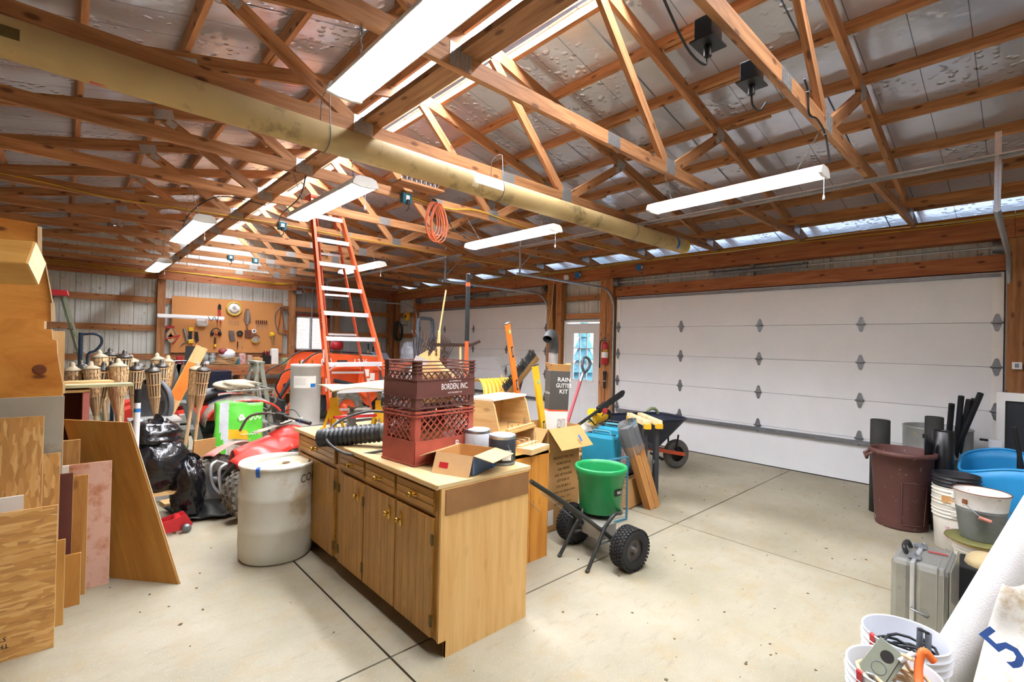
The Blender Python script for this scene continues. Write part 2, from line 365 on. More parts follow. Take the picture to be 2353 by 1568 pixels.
def ribbed_wall(parent, a, b, z0, z1, ztop=None, m=siding, wpanel=.916):
    # a->b horizontal run; room side is to the right-hand (-local y)
    a, b = Vector((*a, 0)), Vector((*b, 0)); L = (b-a).length; d = (b-a).normalized(); ang = math.atan2(d.y, d.x); x = 0
    while x < L-.02:
        w = min(wpanel, L-x); o = corr(w, z0, z1, (lambda t, x=x: ztop(x+t)) if ztop else None).build('siding_panel', m, parent)
        o.location = a+d*x; o.rotation_euler = (0, 0, ang); x += w
def roofz(x): return zc(x)+.155
# ground added outside to bounce sky light into the eaves; glazing shows it
go = struct(MB().box((2.6, 4.6, -.16), (60, 70, .04)).build('ground_outside', mat('pale_ground', 'c9ccd0', rough=.9, var=.1, scale=.3)), 'snow-pale ground added outside the building to bounce sky light into the eaves', 'ground')
st_ = T('spruce_tree', 'blue green spruce glimpsed through the entry door panes', 'tree', (11.2, 9.0, -.14)); spm = mat('spruce', '6f9ea6', rough=.9, var=.4, scale=9, bump=.8, bscale=20)
for k in range(7): z_ = .3+.34*k; r_ = .62*(1-k/7.6); MB().lathe([(r_, z_)]+[(r_*.9, z_+.04), (r_*.3, z_+.45), (0, z_+.7)], 22).build('bough_tier', spm, st_)
MB().cyl((0, 0, 0), (0, 0, .5), .1, n=8).build('trunk', mat('bark', '4a3a2c', rough=.9), st_)
# far wall -------------------------------------------------------
wf = struct(E0('wall_far', (0, 0, 0)), 'far gable wall of white ribbed metal siding with timber posts and girts', 'wall')
WX0, WX1, WZ0, WZ1 = 4.31, 5.12, 1.33, 2.19
def ftop(x): return roofz(XL-.1+x)
ribbed_wall(wf, (XL-.1, YF), (WX0, YF), 0, 0, ftop)
for z0, z1 in ((0, WZ0), (WZ1, None)):
    ribbed_wall(wf, (WX0, YF), (WX1, YF), z0, z1 or 0, None if z1 else (lambda t: roofz(WX0+t)), siding_g)
ribbed_wall(wf, (WX1, YF), (XR+.1, YF), 0, 0, lambda t: roofz(WX1+t), siding_g)
for x in (-1.0, 1.5, 4.2, 5.35, 6.95): MB().box((x, YF-.09, 1.42), (.14, .14, 2.84)).build('post', post_w, wf)
for z in (2.37, 1.77, 1.16, .55):
    for a, b in ((XL, 1.43), (1.57, 4.13), (4.27, XR)):
        if z == 1.77 and a > 4: a = 5.2
        MB().box(((a+b)/2, YF-.045, z), (b-a, .05, .125)).build('girt', post_w, wf)
for a, b, y in ((XL, 1.44, .11), (1.44, 4.26, .2), (4.26, XR, .09)): MB().box(((a+b)/2, YF-y, 2.95), (b-a, .06, .26)).build('header_board', beam_w, wf)
# right wall (overhead doors) -------------------------------------
wr = struct(E0('wall_right'), 'right wall holding two overhead doors and a man door under timber headers', 'wall')
D1, D2, DM, DH = (.22, 5.02), (6.66, 11.5), (5.3, 6.2), 2.48
def rw(y0, y1, z0, z1): ribbed_wall(wr, (XR+.13, y1), (XR+.13, y0), z0, z1)
rw(-3.7, D1[0], 0, 3.06); rw(D1[0], D1[1], DH, 3.06); rw(D1[1], DM[0], 0, 3.06); rw(*DM, 2.05, 3.06); rw(DM[1], D2[0], 0, 3.06); rw(*D2, DH, 3.06); rw(D2[1], YF+.05, 0, 3.06)
for y in (D1[0]-.09, D1[1]+.1, DM[0]-.07+.02, DM[1]+.12, D2[0]-.12, D2[1]+.1, 12.72, -1.6): MB().box((XR+.02, y, 1.4), (.15, .14, 2.8)).build('post', post_w, wr)
for a, b in ((-3.6, .15), (.15, 5.1), (5.1, 11.6), (11.6, YF)): MB().box((XR-.03, (a+b)/2, 2.94), (.05, b-a-.004, .27)).build('header_board', beam_w, wr)
MB().box((XR+.08, (YF+YN)/2, 2.94), (.05, YF-YN, .27)).build('header_board', beam_w, wr)
for a, b in ((D1[0]-.02, D1[1]+.02), (D2[0]-.02, D2[1]+.02)): MB().box((XR+.05, (a+b)/2, 2.565), (.09, b-a, .17)).build('door_header', beam_w, wr)
for z, a, b in ((2.16, DM[0], DM[1]), (2.5, DM[0], DM[1])): MB().box((XR+.06, (a+b)/2, z), (.06, b-a, .1)).build('girt', post_w, wr)
for z in (2.37, 1.77, 1.16, .55):
    for a, b in ((11.62, YF), (-3.6, .1)): MB().box((XR+.09, (a+b)/2, z), (.05, b-a, .125)).build('girt', post_w, wr)
# left and near walls ---------------------------------------------
wl = struct(E0('wall_left'), 'left wall of ribbed metal siding behind the lumber', 'wall')
ribbed_wall(wl, (XL, YN-.1), (XL, YF+.1), 0, 3.2)
for y in range(-3, 13, 2): MB().box((XL+.09, y+.3, 1.42), (.14, .14, 2.84)).build('post', post_w, wl)
for z in (2.37, 1.77, 1.16, .55): MB().box((XL+.045, (YF+YN)/2, z), (.05, YF-YN, .125)).build('girt', post_w, wl)
MB().box((XL+.09, (YF+YN)/2, 2.95), (.06, YF-YN, .26)).build('header_board', beam_w, wl)
wn = struct(E0('wall_near'), 'near gable wall behind the viewer, ribbed metal siding', 'wall')
ribbed_wall(wn, (XR+.1, YN), (XL-.1, YN), 0, 0, lambda t: roofz(XR+.1-t))
for x in (-1.6, .1, 1.5, 4.2, 6.95): MB().box((x, YN+.09, 1.42), (.14, .14, 2.84)).build('post', post_w, wn)

# roof ------------------------------------------------------------
TY = [2.075+1.125*i for i in range(-5, 10)]
roof = struct(E0('ceiling'), 'sloping roof lined with dimpled foil insulation between timber purlins', 'ceiling')
px_ = [.28+.575*i for i in range(8)]
for sgn in (1, -1):
    for k, d in enumerate(px_):
        x = RX+sgn*d; z = zc(x)+.07+.045
        for j in range(len(TY)-1):
            if j % 3 == 0:
                y0 = TY[j]-(YN-TY[0] < 0)*(j == 0)*(TY[0]-YN); y1 = TY[min(j+3, len(TY)-1)]
                if j+3 >= len(TY)-1: y1 = YF
                MB().beam((x, y0+.002, z), (x, y1-.002, z), .04, .095, up=(-sgn*SL*-1, 0, 1)).build('purlin', truss_w, roof)
# short scab blocks beside the purlins at the laps
for (i, k) in ((5, 1), (5, 2), (5, 3), (6, 2), (6, 3), (6, 4), (6, 5), (7, 3), (7, 4), (7, 5), (8, 4)):
    x = RX+px_[k]+.04; z = zc(x)+.115; MB().beam((x, TY[i]-.02, z), (x, TY[i]-.42, z), .04, .09).build('lap_block', truss_w, roof)
for (i, k) in ((6, 1), (6, 2), (7, 2), (8, 1), (8, 3)):
    x = RX-px_[k]-.04; z = zc(x)+.115; MB().beam((x, TY[i]-.02, z), (x, TY[i]-.3, z), .04, .09).build('lap_block', truss_w, roof)
def panel(sgn, y0, y1):
    m = MB(); a = .25; L = (XR-RX)+.6; c = math.sqrt(1+SL*SL); n = 14
    def fn(u, v):
        d = a+(L-a)*u; y = y0+(y1-y0)*v; x = RX+sgn*d
        sag = .012*abs(math.sin(PI*(d-.2)/.582)) if 0 < u < 1 else 0
        edge = .01*math.sin(PI*v)
        return (x, y, zc(x)+.167-sag*.6-edge)
    m.grid(fn, 32, 6)
    return m.build('insulation_panel', foil, roof)
ys_ = [YN-.05]
while ys_[-1] < YF: ys_.append(min(ys_[-1]+1.22, YF+.05))
for s in (1, -1):
    for i in range(len(ys_)-1): panel(s, ys_[i]+.004, ys_[i+1]-.004)
rc = mat('roof_sheet', '8d8f92', rough=.5, metal=.5)
for s in (1, -1):
    for i in range(5):
        y0 = YN-.1+(YF-YN+.2)*i/5; y1 = YN-.1+(YF-YN+.2)*(i+1)/5
        MB().add([(RX+s*.13, y0, zc(RX)+.235), (RX+s*.13, y1, zc(RX)+.235), (RX+s*5.2, y1, zc(RX+s*5.2)+.2), (RX+s*5.2, y0, zc(RX+s*5.2)+.2)], [(0, 1, 2, 3) if s < 0 else (3, 2, 1, 0)]).build('roof_sheet', rc, roof, solid=.01)
for s in (1, -1): MB().box((RX+s*5.07, (YF+YN)/2, 3.06), (.03, YF-YN+.2, .36)).build('eave_sky_screen', rc, roof)  # boards added to shut out open sky at the eaves; daylight enters from below
# translucent ridge light: daylight shows through it the length of the building
rl = struct(MB().box((RX, (YF+YN)/2, ZR+.30), (.56, YF-YN, .02)).build('window_2', glow('ridge_daylight', 'eef3ff', 48.0)), 'translucent ridge skylight strip glowing with daylight', 'skylight')
# continuous runner boards lying on the bottom chords
for x, yy in ((1.56, (-3.5, .9, 4.9, 8.9, 12.8)),):
    for a, b in zip(yy, yy[1:]): MB().box((x, (a+b)/2, 3.142), (.14, b-a-.01, .038), (0, 0, 0)).build('runner_board', truss_w, roof)

# trusses -----------------------------------------------------------
plate_m = mat('truss_plate', 'b2b2ae', rough=.4, metal=.8, var=.3, scale=120)
def plate(parent, c, w, h, ang=0):
    # toothed nail plate on both faces: a sheet with rows of raised slots
    base = MB()
    for s in (-1, 1):
        R = Euler((0, -ang, 0)).to_matrix(); cc = Vector((c[0], s*.0205, c[1])); base.box(cc, (w, .002, h), R)
        nx, nz = max(2, int(w/.028)), max(2, int(h/.02))
        for i in range(nx):
            for j in range(nz):
                p = R @ Vector(((i+.5)/nx*w-w/2, 0, (j+.5)/nz*h-h/2)); base.box(cc+p+Vector((0, s*.0012, 0)), (.007, .003, .011), R)
    return base.build('gusset_plate', plate_m, parent)
jb = [1.49, 3.64]; jt = [.62, 4.55]
def make_truss(y, label):
    t = T('roof_truss', label, 'truss', (0, y, 0), 0, 'roof trusses')
    MB().beam((XL-.05, 0, 3.075), (2.85, 0, 3.075), .038, .092).build('bottom_chord', truss_w, t)
    MB().beam((2.852, 0, 3.075), (XR+.05, 0, 3.075), .038, .092).build('bottom_chord', truss_w, t)
    for s in (1, -1):
        e = RX+s*(XR-RX+.55); MB().beam((RX, 0, zc(RX)), (e, 0, zc(e)), .038, .11).build('top_chord', truss_w, t)
    z0 = 3.12
    for s, xb, xt in ((-1, jb[0], jt[0]), (1, jb[1], jt[1])):
        MB().beam((RX+s*.03, 0, zc(RX)-.07), (xb-s*.05, 0, z0-.02), .037, .085).build('web', truss_w, t)
        MB().beam((xt, 0, zc(xt)-.06), (xb+s*.06, 0, z0-.02), .037, .085).build('web', truss_w, t)
    plate(t, (2.85, 3.075), .15, .085); plate(t, (RX, zc(RX)-.02), .2, .13)
    for x in jb: plate(t, (x, 3.095), .14, .12)
    for s, x in ((-1, jt[0]), (1, jt[1])): plate(t, (x, zc(x)-.03), .15, .09, -s*math.atan(SL)); plate(t, (x-s*.06, zc(x)-.10), .08, .06, s*.5)
    for s in (1, -1): e = RX+s*(XR-RX-.35); plate(t, (e, 3.15), .2, .12, -s*math.atan(SL)*.5)
    return t
nth = ['behind the viewer', 'behind the viewer, one bay on', 'behind the viewer, two bays on', 'just behind the viewer', 'nearest overhead, carrying two black outlet boxes', 'second from the viewer, beside the big overhead lamp', 'with the long cardboard tube strapped under it', 'next beyond the cardboard tube', 'carrying the orange cord hank', 'two beyond the cord hank', 'sixth from the pegboard wall', 'fifth from the pegboard wall', 'fourth from the pegboard wall', 'third from the pegboard wall', 'closest to the pegboard wall']
t0 = None
for i, y in enumerate(TY):
    lab = 'timber roof truss '+nth[i]
    if t0 is None: t0 = make_truss(y, lab)
    else: clone_tree(t0, (0, y, 0), (0, 0, 0), lab, 'roof trusses')
# lateral brace 2x6 under the purlins near the doors and along the bottom chords
MB().box((6.46, 3.3, 3.17), (.038, 12.5, .09)).build('brace_board', post_w, roof)
# ================================================================ doors and window
def hinge_mesh(w=.075, h=.19):
    m = MB(); M = frame((0, 0, 0), (0, -1, 0), (0, 0, 1))
    for s in (1, -1):
        m.prism([(-w/2, .004*s), (w/2, .004*s), (w/2*.85, .03*s), (.016, h/2*s-.01*s), (0, h/2*s), (-.016, h/2*s-.01*s), (-w/2*.85, .03*s)], .004, M)
        for zz in (.03, .075): m.cyl((0, 0, s*zz), (-.012, 0, s*zz), .008, n=6)
    m.cyl((-.012, -w*.62, 0), (-.012, w*.62, 0), .011, n=8); m.box((-.02, 0, .006), (.03, w*.9, .012))
    return m
def garage_door(n, y0, y1, label, tracks):
    d = struct(E0('door_%d' % n, (XR+.03, (y0+y1)/2, 0)), label, 'door'); W = y1-y0; zs = [.012, .55, 1.01, 1.475, 1.94, DH-.01]
    for a, b in zip(zs, zs[1:]):
        MB().box((.025, 0, (a+b)/2), (.05, W-.01, b-a-.004)).build('section', doorw, d)
    MB().box((.06, 0, DH/2), (.02, W+.06, DH+.02)).build('seam_light_stop', steel_d, d)  # sheet added behind the sections so sky light cannot leak through the seams
    for s in (-1, 1): MB().box((-.003, s*(W/2-.045), DH/2), (.006, .085, DH-.04)).build('end_stile', white, d)
    h0 = None
    for z in zs[1:5]:
        for k in range(5):
            y = W/2-.05-(W-.1)*k/4
            if h0 is None: h0 = hinge_mesh().build('hinge', steel_d, d); h0.location = (-.004, y, z)
            else: clone(h0, d, (-.004, y, z))
    MB().box((-.02, 0, .50), (.04, W-.1, .045)).box((-.03, 0, .48), (.06, W-.1, .008)).build('strut', steel_d, d)
    MB().box((-.02, 0, DH-.04), (.04, W-.06, .03)).box((-.03, 0, DH-.055), (.055, W-.06, .006)).build('strut', steel_d, d)
    MB().box((.03, 0, .006), (.04, W, .012)).build('bottom_seal', blackr, d)
    # torsion shaft with spring, drums and end plates
    sp = MB(); sp.cyl((-.07, -W/2-.02, 2.72), (-.07, W/2+.02, 2.72), .013, n=8); sh = sp.build('torsion_shaft', steel, d)
    q = MB()
    for k in range(70): 
        y = -.55+1.9*k/69*.62; q.cyl((-.07, y, 2.72), (-.07, y+.010, 2.72), .030, n=10)
    q.cyl((-.07, -.55, 2.72), (-.07, .63, 2.72), .026, n=10); q.cyl((-.07, -.6, 2.72), (-.07, -.55, 2.72), .04, n=12); q.cyl((-.07, .63, 2.72), (-.07, .69, 2.72), .04, n=12)
    q.build('torsion_spring', steel_d, sh); MB().box((-.03, .1, 2.74), (.06, .05, .2)).build('spring_bracket', steel_d, sh)
    for s in (-1, 1):
        MB().cyl((-.07, s*(W/2-.02), 2.72), (-.07, s*(W/2-.09), 2.72), .062, n=16).cyl((-.07, s*(W/2-.0), 2.72), (-.07, s*(W/2-.02), 2.72), .07, n=16).build('cable_drum', steel_d, sh)
    for s in (-1, 1):
        y = s*(W/2+.03); pts = [(-.055, y, .05), (-.055, y, 2.25)]
        pts += [(-.055-.36+.36*math.cos(a), y, 2.25+.36*math.sin(a)) for a in [PI/2*i/8 for i in range(1, 9)]]+[(-tracks, y, 2.615)]
        m = MB()
        for off, ww in ((-.022, .004), (.022, .004)): pass
        m.loft([(p, (.02, .022)) for p in pts], 6, True, True); tr = m.build('track', steel, d)
        for z in (.5, 1.2, 1.9): MB().box((-.03, y+s*.03, z), (.06, .04, .05)).build('track_bracket', steel, tr)
        MB().box((-.03, y+s*.028, 2.45), (.035, .006, .5)).build('flag_bracket', steel, tr)
        # perforated angle hanger at the back end
        hg = MB(); hg.box((-tracks+.05, y, 2.615+.2), (.035, .004, .4)).box((-tracks+.05, y, 2.9), (.004, .035, .55))
        for k in range(9): hg.cyl((-tracks+.05, y-.004, 2.66+k*.05), (-tracks+.05, y+.004, 2.66+k*.05), .007, n=6)
        hg.beam((-tracks+.05, y, 2.7), (-tracks+.4, y, 3.05), .03, .004); hg.build('hanger', steel, tr)
    MB().box((-tracks+.05, 0, 3.01), (.036, W+.9, .012)).box((-tracks+.067, 0, 3.0), (.004, W+.9, .036)).build('hanger_angle', steel, d)
    return d
gd1 = garage_door(1, D1[0], D1[1], 'large white sectional garage door with five panels and diamond hinges on the right', 2.4)
gd2 = garage_door(2, D2[0], D2[1], 'white sectional garage door farther off behind the rakes and tractor', 2.6)
# man door with nine lights
d3 = struct(E0('door_3', (XR+.03, (DM[0]+DM[1])/2, 0)), 'white entry door with a nine pane window beside the fire extinguisher', 'door'); W = .86
dm = MB(); dm.box((.02, 0, .47), (.044, W, .94)).box((.02, 0, 1.94), (.044, W, .16)).box((.02, .34, 1.4), (.044, .18, .92)).box((.02, -.34, 1.4), (.044, .18, .92)); dm.build('door_leaf', doorw, d3, bev=.003)
for s in (-1, 1): MB().box((-.002, s*.19, .45), (.01, .26, .5)).build('raised_panel', doorw, d3, bev=.006)
fr = MB(); 
for y in (-.25, -.083, .083, .25): fr.box((.0, y, 1.4), (.02, .016 if abs(y) < .2 else .03, .94))
for z in (.95, 1.26, 1.55, 1.85): fr.box((.0, 0, z), (.02, .5, .016 if .96 < z < 1.8 else .03))
fr.build('glazing_bars', white, d3)
glassm = mat('glass', 'f2f8fa', rough=.02, trans=1.0, var=0.0, ior=1.45)
g0 = None
for i in range(3):
    for j in range(3):
        p = (.015, -.167+.167*i, 1.105+.3*j)
        if g0 is None: g0 = MB().box((0, 0, 0), (.004, .155, .285)).build('pane', glassm, d3); g0.location = p
        else: clone(g0, d3, p)
MB().lathe([(.0, .05), (.024, .045), (.028, .03), (.02, .015), (.012, .012), (.012, 0), (.03, 0), (.03, -.004)], 14, TRS((-.0, .36, .93), (0, -PI/2, 0))).build('knob', brass, d3)
cf = MB(); 
for s in (-1, 1): cf.box((.03, s*.448, 1.03), (.1, .035, 2.06))
cf.box((.03, 0, 2.06), (.1, .93, .035)); cf.build('door_frame', white, d3)
# far window
w1 = struct(E0('window_1', ((WX0+WX1)/2, YF-.02, 0)), 'white sliding window with closed blinds in the far wall', 'window'); ww = WX1-WX0; wh = WZ1-WZ0; wz = (WZ0+WZ1)/2
m = MB(); 
for s in (-1, 1): m.box((s*(ww/2-.02), 0, wz), (.04, .06, wh)); m.box((0, 0, wz+s*(wh/2-.02)), (ww, .06, .04))
m.box((-.02, 0, wz), (.045, .05, wh)); m.build('window_frame', white, w1)
for a, b in ((-ww/2+.04, -.045), (.005, ww/2-.04)): MB().box(((a+b)/2, .02, wz), (b-a, .004, wh-.08)).build('pane', glassm, w1)
slat = mat('blind_slat', 'f4f4f4', rough=.5, var=.02, trans=.0); s0 = None
slat.node_tree.nodes['Principled BSDF'].inputs['Subsurface Weight'].default_value = .6
for a, b in ((-ww/2+.04, -.045), (.005, ww/2-.04)):
    s0 = None
    for k in range(20):
        p = ((a+b)/2, .034, WZ0+.06+k*.038)
        if s0 is None: s0 = MB().box((0, 0, 0), (b-a-.01, .002, .030), (.35, 0, 0)).build('slat', slat, w1); s0.location = p
        else: clone(s0, w1, p)
tw = MB(); 
for s in (-1, 1): tw.box((s*(ww/2+.04), -.01, wz), (.08, .06, wh+.16)); tw.box((0, -.01, wz+s*(wh/2+.04)), (ww+.16, .06, .08))
tw.build('window_trim', wood('red_trim', '5e2a1c', '7c3c28', rnd=.1), w1)
# bright overcast outdoors behind the entry door and the window
# ================================================================ hanging shop lights
tube_m = glow('fluorescent_tube', 'fbfaff', 48.0)
hous = mat('fixture_white', 'e9e9e4', rough=.35, var=.02); fcap = mat('fixture_cap', 'd9d8cf', rough=.4, var=.04)
chain_m = mat('chain', '77766f', rough=.4, metal=.8)
def shop_light(loc, label, ztop, rz=0, on=True, cord=True):
    t = T('shop_light', label, 'light', loc, rz, 'hanging fluorescent shop lights'); L = 1.22
    prof = [(-.085, 0.0), (-.06, .05), (.06, .05), (.085, 0.0), (.081, 0), (.058, .046), (-.058, .046), (-.081, 0)]
    MB().prism(prof, L, frame((0, -L/2, 0), (1, 0, 0), (0, 0, 1)) @ TRS((0, 0, -L))).build('housing', hous, t)
    cp = [(-.086, -.004), (-.086, .012), (-.07, .045), (-.04, .056), (.04, .056), (.07, .045), (.086, .012), (.086, -.004), (.03, -.012), (-.03, -.012)]
    for s in (-1, 1): MB().prism(cp, .02, frame((0, s*(L/2+.001)+(.02 if s > 0 else 0), 0), (1, 0, 0), (0, 0, 1))).build('end_cap', fcap, t)
    for x in (-.04, .04): MB().cyl((x, -L/2+.01, .012), (x, L/2-.01, .012), .016, n=10).build('tube', tube_m if on else whitep, t)
    for y in (-.45, .45):
        ta = min(TY, key=lambda q: abs(q-(loc[1]+y))); A, B_ = Vector((0, y, .05)), Vector((0, ta-loc[1], 3.034-loc[2])); L_ = (B_-A).length; k = max(4, int(L_/.032)); d, sd, u = axes(B_-A); m = MB()
        for i in range(k):
            c_ = A.lerp(B_, (i+.5)/k); w_ = sd if i % 2 else u
            m.tube([c_+w_*.006*math.cos(a)+d*(L_/k*.62*math.sin(a)) for a in [2*PI*j/6 for j in range(6)]], .0016, 4, closed=True)
        m.build('chain', chain_m, t)
    if cord:
        m = MB().cyl((.0, -L/2-.012, .0), (.0, -L/2-.012, -.13), .0018, n=4); m.lathe([(0, -.16), (.007, -.158), (.007, -.14), (.003, -.13)], 8, TRS((0, -L/2-.012, 0))); m.build('pull_cord', whitep, t)
    return t
shop_light((.95, 1.62, 2.76), 'very bright shop light filling the top of the view, closest overhead', 3.02, 0, cord=False)
shop_light((1.40, 3.56, 2.60), 'lit shop light hanging in front of the orange stepladder top', 3.02)
shop_light((.84, 5.35, 2.57), 'lit shop light third along the left row before the pegboard', 3.02)
shop_light((.93, 8.3, 2.56), 'smallest farthest lit shop light at the pegboard post', 3.02)
shop_light((3.56, 1.55, 2.73), 'lit shop light with pull cord before the large garage door', 3.02, -.02)
shop_light((3.24, 3.58, 2.64), 'lit shop light hanging above the milk crates', 3.02)
shop_light((3.24, 6.88, 2.67), 'lit shop light partly behind the ladder rail', 3.02)

# ================================================================ the island: cabinets, worktop and what stands on it
def PW(mb, name, m, root, parent=None, **k):          # vertices given in world space, stored relative to the thing's base
    return mb.xf(Matrix.Translation(-root.location)).build(name, m, parent or root, **k)
def TXT(t, m, root, o, x, y, s, sy=None, parent=None): # lettering in world space: origin, reading direction, up direction
    return letter(t, m, parent or root, Matrix.Translation(-root.location) @ frame(o, x, y), s, sy)
ZT = .862
def knob(parent, root, x, y, z, plate_vert=True):
    m = MB(); m.sphere((x-.004, y, z), (.004, .013, .045) if plate_vert else (.004, .045, .014), 10, 6)
    m.lathe([(0, .035), (.012, .033), (.016, .024), (.012, .016), (.005, .012), (.005, 0)], 10, TRS((x-.004, y, z), (0, -PI/2, 0)))
    PW(m, 'knob', brass, root, parent)
hinge_b = mat('aged_brass', '6b5a34', rough=.4, metal=.8)
def cab_unit(y0, y1, label, drawers, doors, endpanel=False):
    t = T('base_cabinet', label, 'cabinet', (1.7, (y0+y1)/2, 0), 0)
    xf, xb = 1.405, 2.0
    b = MB(); b.box(((xf+xb)/2+.02, (y0+y1)/2, .485), (xb-xf-.04, y1-y0-.004, .75)); b.box((1.75, (y0+y1)/2, .055), (.5, y1-y0-.01, .11)); PW(b, 'carcass', oak, t)
    fr = MB(); fr.box((xf+.01, (y0+y1)/2, .85), (.02, y1-y0, .025)).box((xf+.01, (y0+y1)/2, .725), (.02, y1-y0, .03)).box((xf+.01, (y0+y1)/2, .105), (.02, y1-y0, .02))
    for y in [y0+.02, y1-.02]+[d[0]-.008 for d in drawers[:-1]]: fr.box((xf+.0095, y, .48), (.0195, .04, .76))
    PW(fr, 'face_frame', oak, t)
    for a, b_ in drawers:
        d = MB(); d.box((xf-.006, (a+b_)/2, .79), (.016, abs(b_-a)-.012, .108))
        for z in (.752, .79, .828): d.box((xf-.015, (a+b_)/2, z), (.006, abs(b_-a)-.014, .032))
        dr = PW(d, 'drawer', oak, t); knob(dr, t, xf-.02, (a+b_)/2, .79, False)
    for a, b_, kn, hg in doors:
        dr = PW(MB().box((xf-.003, (a+b_)/2, .405), (.012, abs(b_-a)-.008, .60)), 'door', oak, t)
        w = abs(b_-a)-.008; n = max(3, round(w/.075)); p0 = None
        for k in range(n):
            y = min(a, b_)+.004+w*(k+.5)/n
            PW(MB().box((xf-.014, y, .405), (.011, w/n-.0028, .60)), 'plank', oak, t, dr, bev=.0015)
        knob(dr, t, xf-.02, kn, .62)
        for z in (.19, .60):
            PW(MB().box((xf-.019, hg, z), (.006, .03, .05)).cyl((xf-.022, hg, z-.03), (xf-.022, hg, z+.03), .005, n=6), 'hinge', hinge_b, t, dr)
    if endpanel:
        PW(MB().box((1.4275, y0-.0075, .475), (.045, .015, .775), grain=2).box((1.735, y0-.0075, .431), (.57, .015, .862), grain=2), 'end_panel', oakside, t)
        PW(MB().box((1.475, y0-.004, .045), (.05, .02, .09)), 'kick_block', oak, t)
        PW(MB().box((1.722, y0-.018, .792), (.585, .006, .128)), 'cardboard_strip', mat('brown_fibreboard', '8a6238', rough=.85, var=.1, bump=.1), t)
    else: PW(MB().box((1.7, y1-.008, .435), (.57, .016, .85)), 'end_panel', oak, t)
    return t
cab_unit(2.03, 3.23, 'long honey oak base cabinet with pale end panel facing the open floor', [(3.195, 2.835), (2.82, 2.45), (2.435, 2.055)], [(3.2, 2.83, 2.9, 3.19), (2.825, 2.435, 2.5, 2.83), (2.43, 2.055, 2.37, 2.06)], True)
cab_unit(3.23, 4.03, 'shorter honey oak base cabinet half hidden by the white barrel', [(3.98, 3.28)], [(3.98, 3.275, 3.75, 3.27)])
ct = T('countertop', 'pale particleboard worktop across both oak base cabinets', 'countertop', (1.71, 3.03, .862))
PW(MB().box((1.707, 3.03, .874), (.66, 2.03, .022)), 'board', counter_w, ct, bev=.002); PW(MB().box((1.379, 3.03, .8735), (.008, 2.03, .023)), 'edge_strip', pine, ct)
ZC = .886
# ---- milk crates
def crate(name, label, loc, rz, m, L, Wd, Hh, kind):
    t = T(name, label, 'crate', loc, rz, 'stacked milk crates')
    b = MB(); th = .012
    b.box((0, 0, .006), (L-.01, Wd-.01, .012))
    for sx in (-1, 1):
        for sy in (-1, 1):
            b.box((sx*(L/2-.02), sy*(Wd/2-.004), Hh/2), (.04, .012, Hh)); b.box((sx*(L/2-.004), sy*(Wd/2-.02), Hh/2), (.012, .04, Hh))
    PW2 = b.build('corner_posts', m, t)
    def bar_ring(z, h, out=.0):
        q = MB()
        for s in (-1, 1): q.box((0, s*(Wd/2+out), z), (L+2*out, .012, h)); q.box((s*(L/2+out), 0, z), (.012, Wd+2*out, h))
        return q
    if kind == 'b':
        for z in (Hh-.006, Hh-.028, Hh-.048, Hh-.068, Hh*.6, Hh*.24, .008): bar_ring(z, .007, .004).build('rib', m, t)
        bar_ring(Hh*.42, Hh*.36).build('solid_band', m, t)
        bands = [(Hh*.61, Hh-.07, 8), (.012, Hh*.23, 8)]
    else:
        for z in (Hh-.01, Hh-.03, .008): bar_ring(z, .01, .005).build('rib', m, t)
        bar_ring(.075, .13).build('solid_band', m, t)
        bands = [(.142, Hh-.03, 8)]
    for z0, z1, n in bands:
        for face in range(4):
            q = MB(); W_ = (L if face < 2 else Wd)-.08; s = 1 if face % 2 else -1; h = z1-z0; k = int(W_/(h*.5))+2; step = W_/max(4, round(W_/.045))
            nn = int((W_+h)/step)+1
            for dr in (1, -1):
                for i in range(nn):
                    a0 = -W_/2-h+i*step+ (0); pts = []
                    x0, x1 = a0, a0+h
                    t0 = max(0, (-W_/2-x0)/h); t1 = min(1, (W_/2-x0)/h)
                    if t1-t0 < .05: continue
                    A = (x0+h*t0, z0+h*t0); B_ = (x0+h*t1, z0+h*t1)
                    if dr < 0: A, B_ = (-A[0], A[1]), (-B_[0], B_[1])
                    f = (lambda p: (p[0], s*Wd/2, p[1])) if face < 2 else (lambda p: (s*L/2, p[0], p[1]))
                    q.beam(f(A), f(B_), .006, .007, up=(0, 1, 0) if face < 2 else (1, 0, 0))
            q.build('lattice_panel', m, t)
    return t
rzc = math.radians(6); ca, sa = math.cos(rzc), math.sin(rzc); cl, cw = .46, .31
ccx, ccy = 1.48+ca*cl/2-sa*cw/2, 2.40+sa*cl/2+ca*cw/2
brown_cr = mat('crate_brown', '5f3830', rough=.5, var=.12); red_cr = mat('crate_red', 'a04c3c', rough=.5, var=.14, scale=10)
c1 = crate('milk_crate', 'faded red lattice milk crate at the bottom of the stack', (ccx, ccy, ZC), rzc, red_cr, cl, cw, .315, 'a')
c2 = crate('milk_crate', 'dark brown milk crate lettered in white, topmost of the stack', (ccx, ccy, ZC+.322), rzc, brown_cr, cl, cw, .285, 'b')
wpaint = mat('white_print', 'e8e2da', rough=.6, var=.05)
letter('BORDEN, INC.', wpaint, c2, frame((.06, -cw/2-.0105, .125), (1, 0, 0), (0, 0, 1)), .034, .05); letter('NOT PROPERTY OF', wpaint, c2, frame((.06, -cw/2-.0105, .158), (1, 0, 0), (0, 0, 1)), .011); letter('NOT PROPERTY OF', wpaint, c2, frame((.06, -cw/2-.0105, .088), (1, 0, 0), (0, 0, 1)), .013)
letter('B', wpaint, c1, frame((.09, -cw/2-.008, .09), (1, 0, 0), (0, 0, 1)), .06); letter('T', wpaint, c1, frame((.1, -cw/2-.008, .05), (1, 0, 0), (0, 0, 1)), .05)
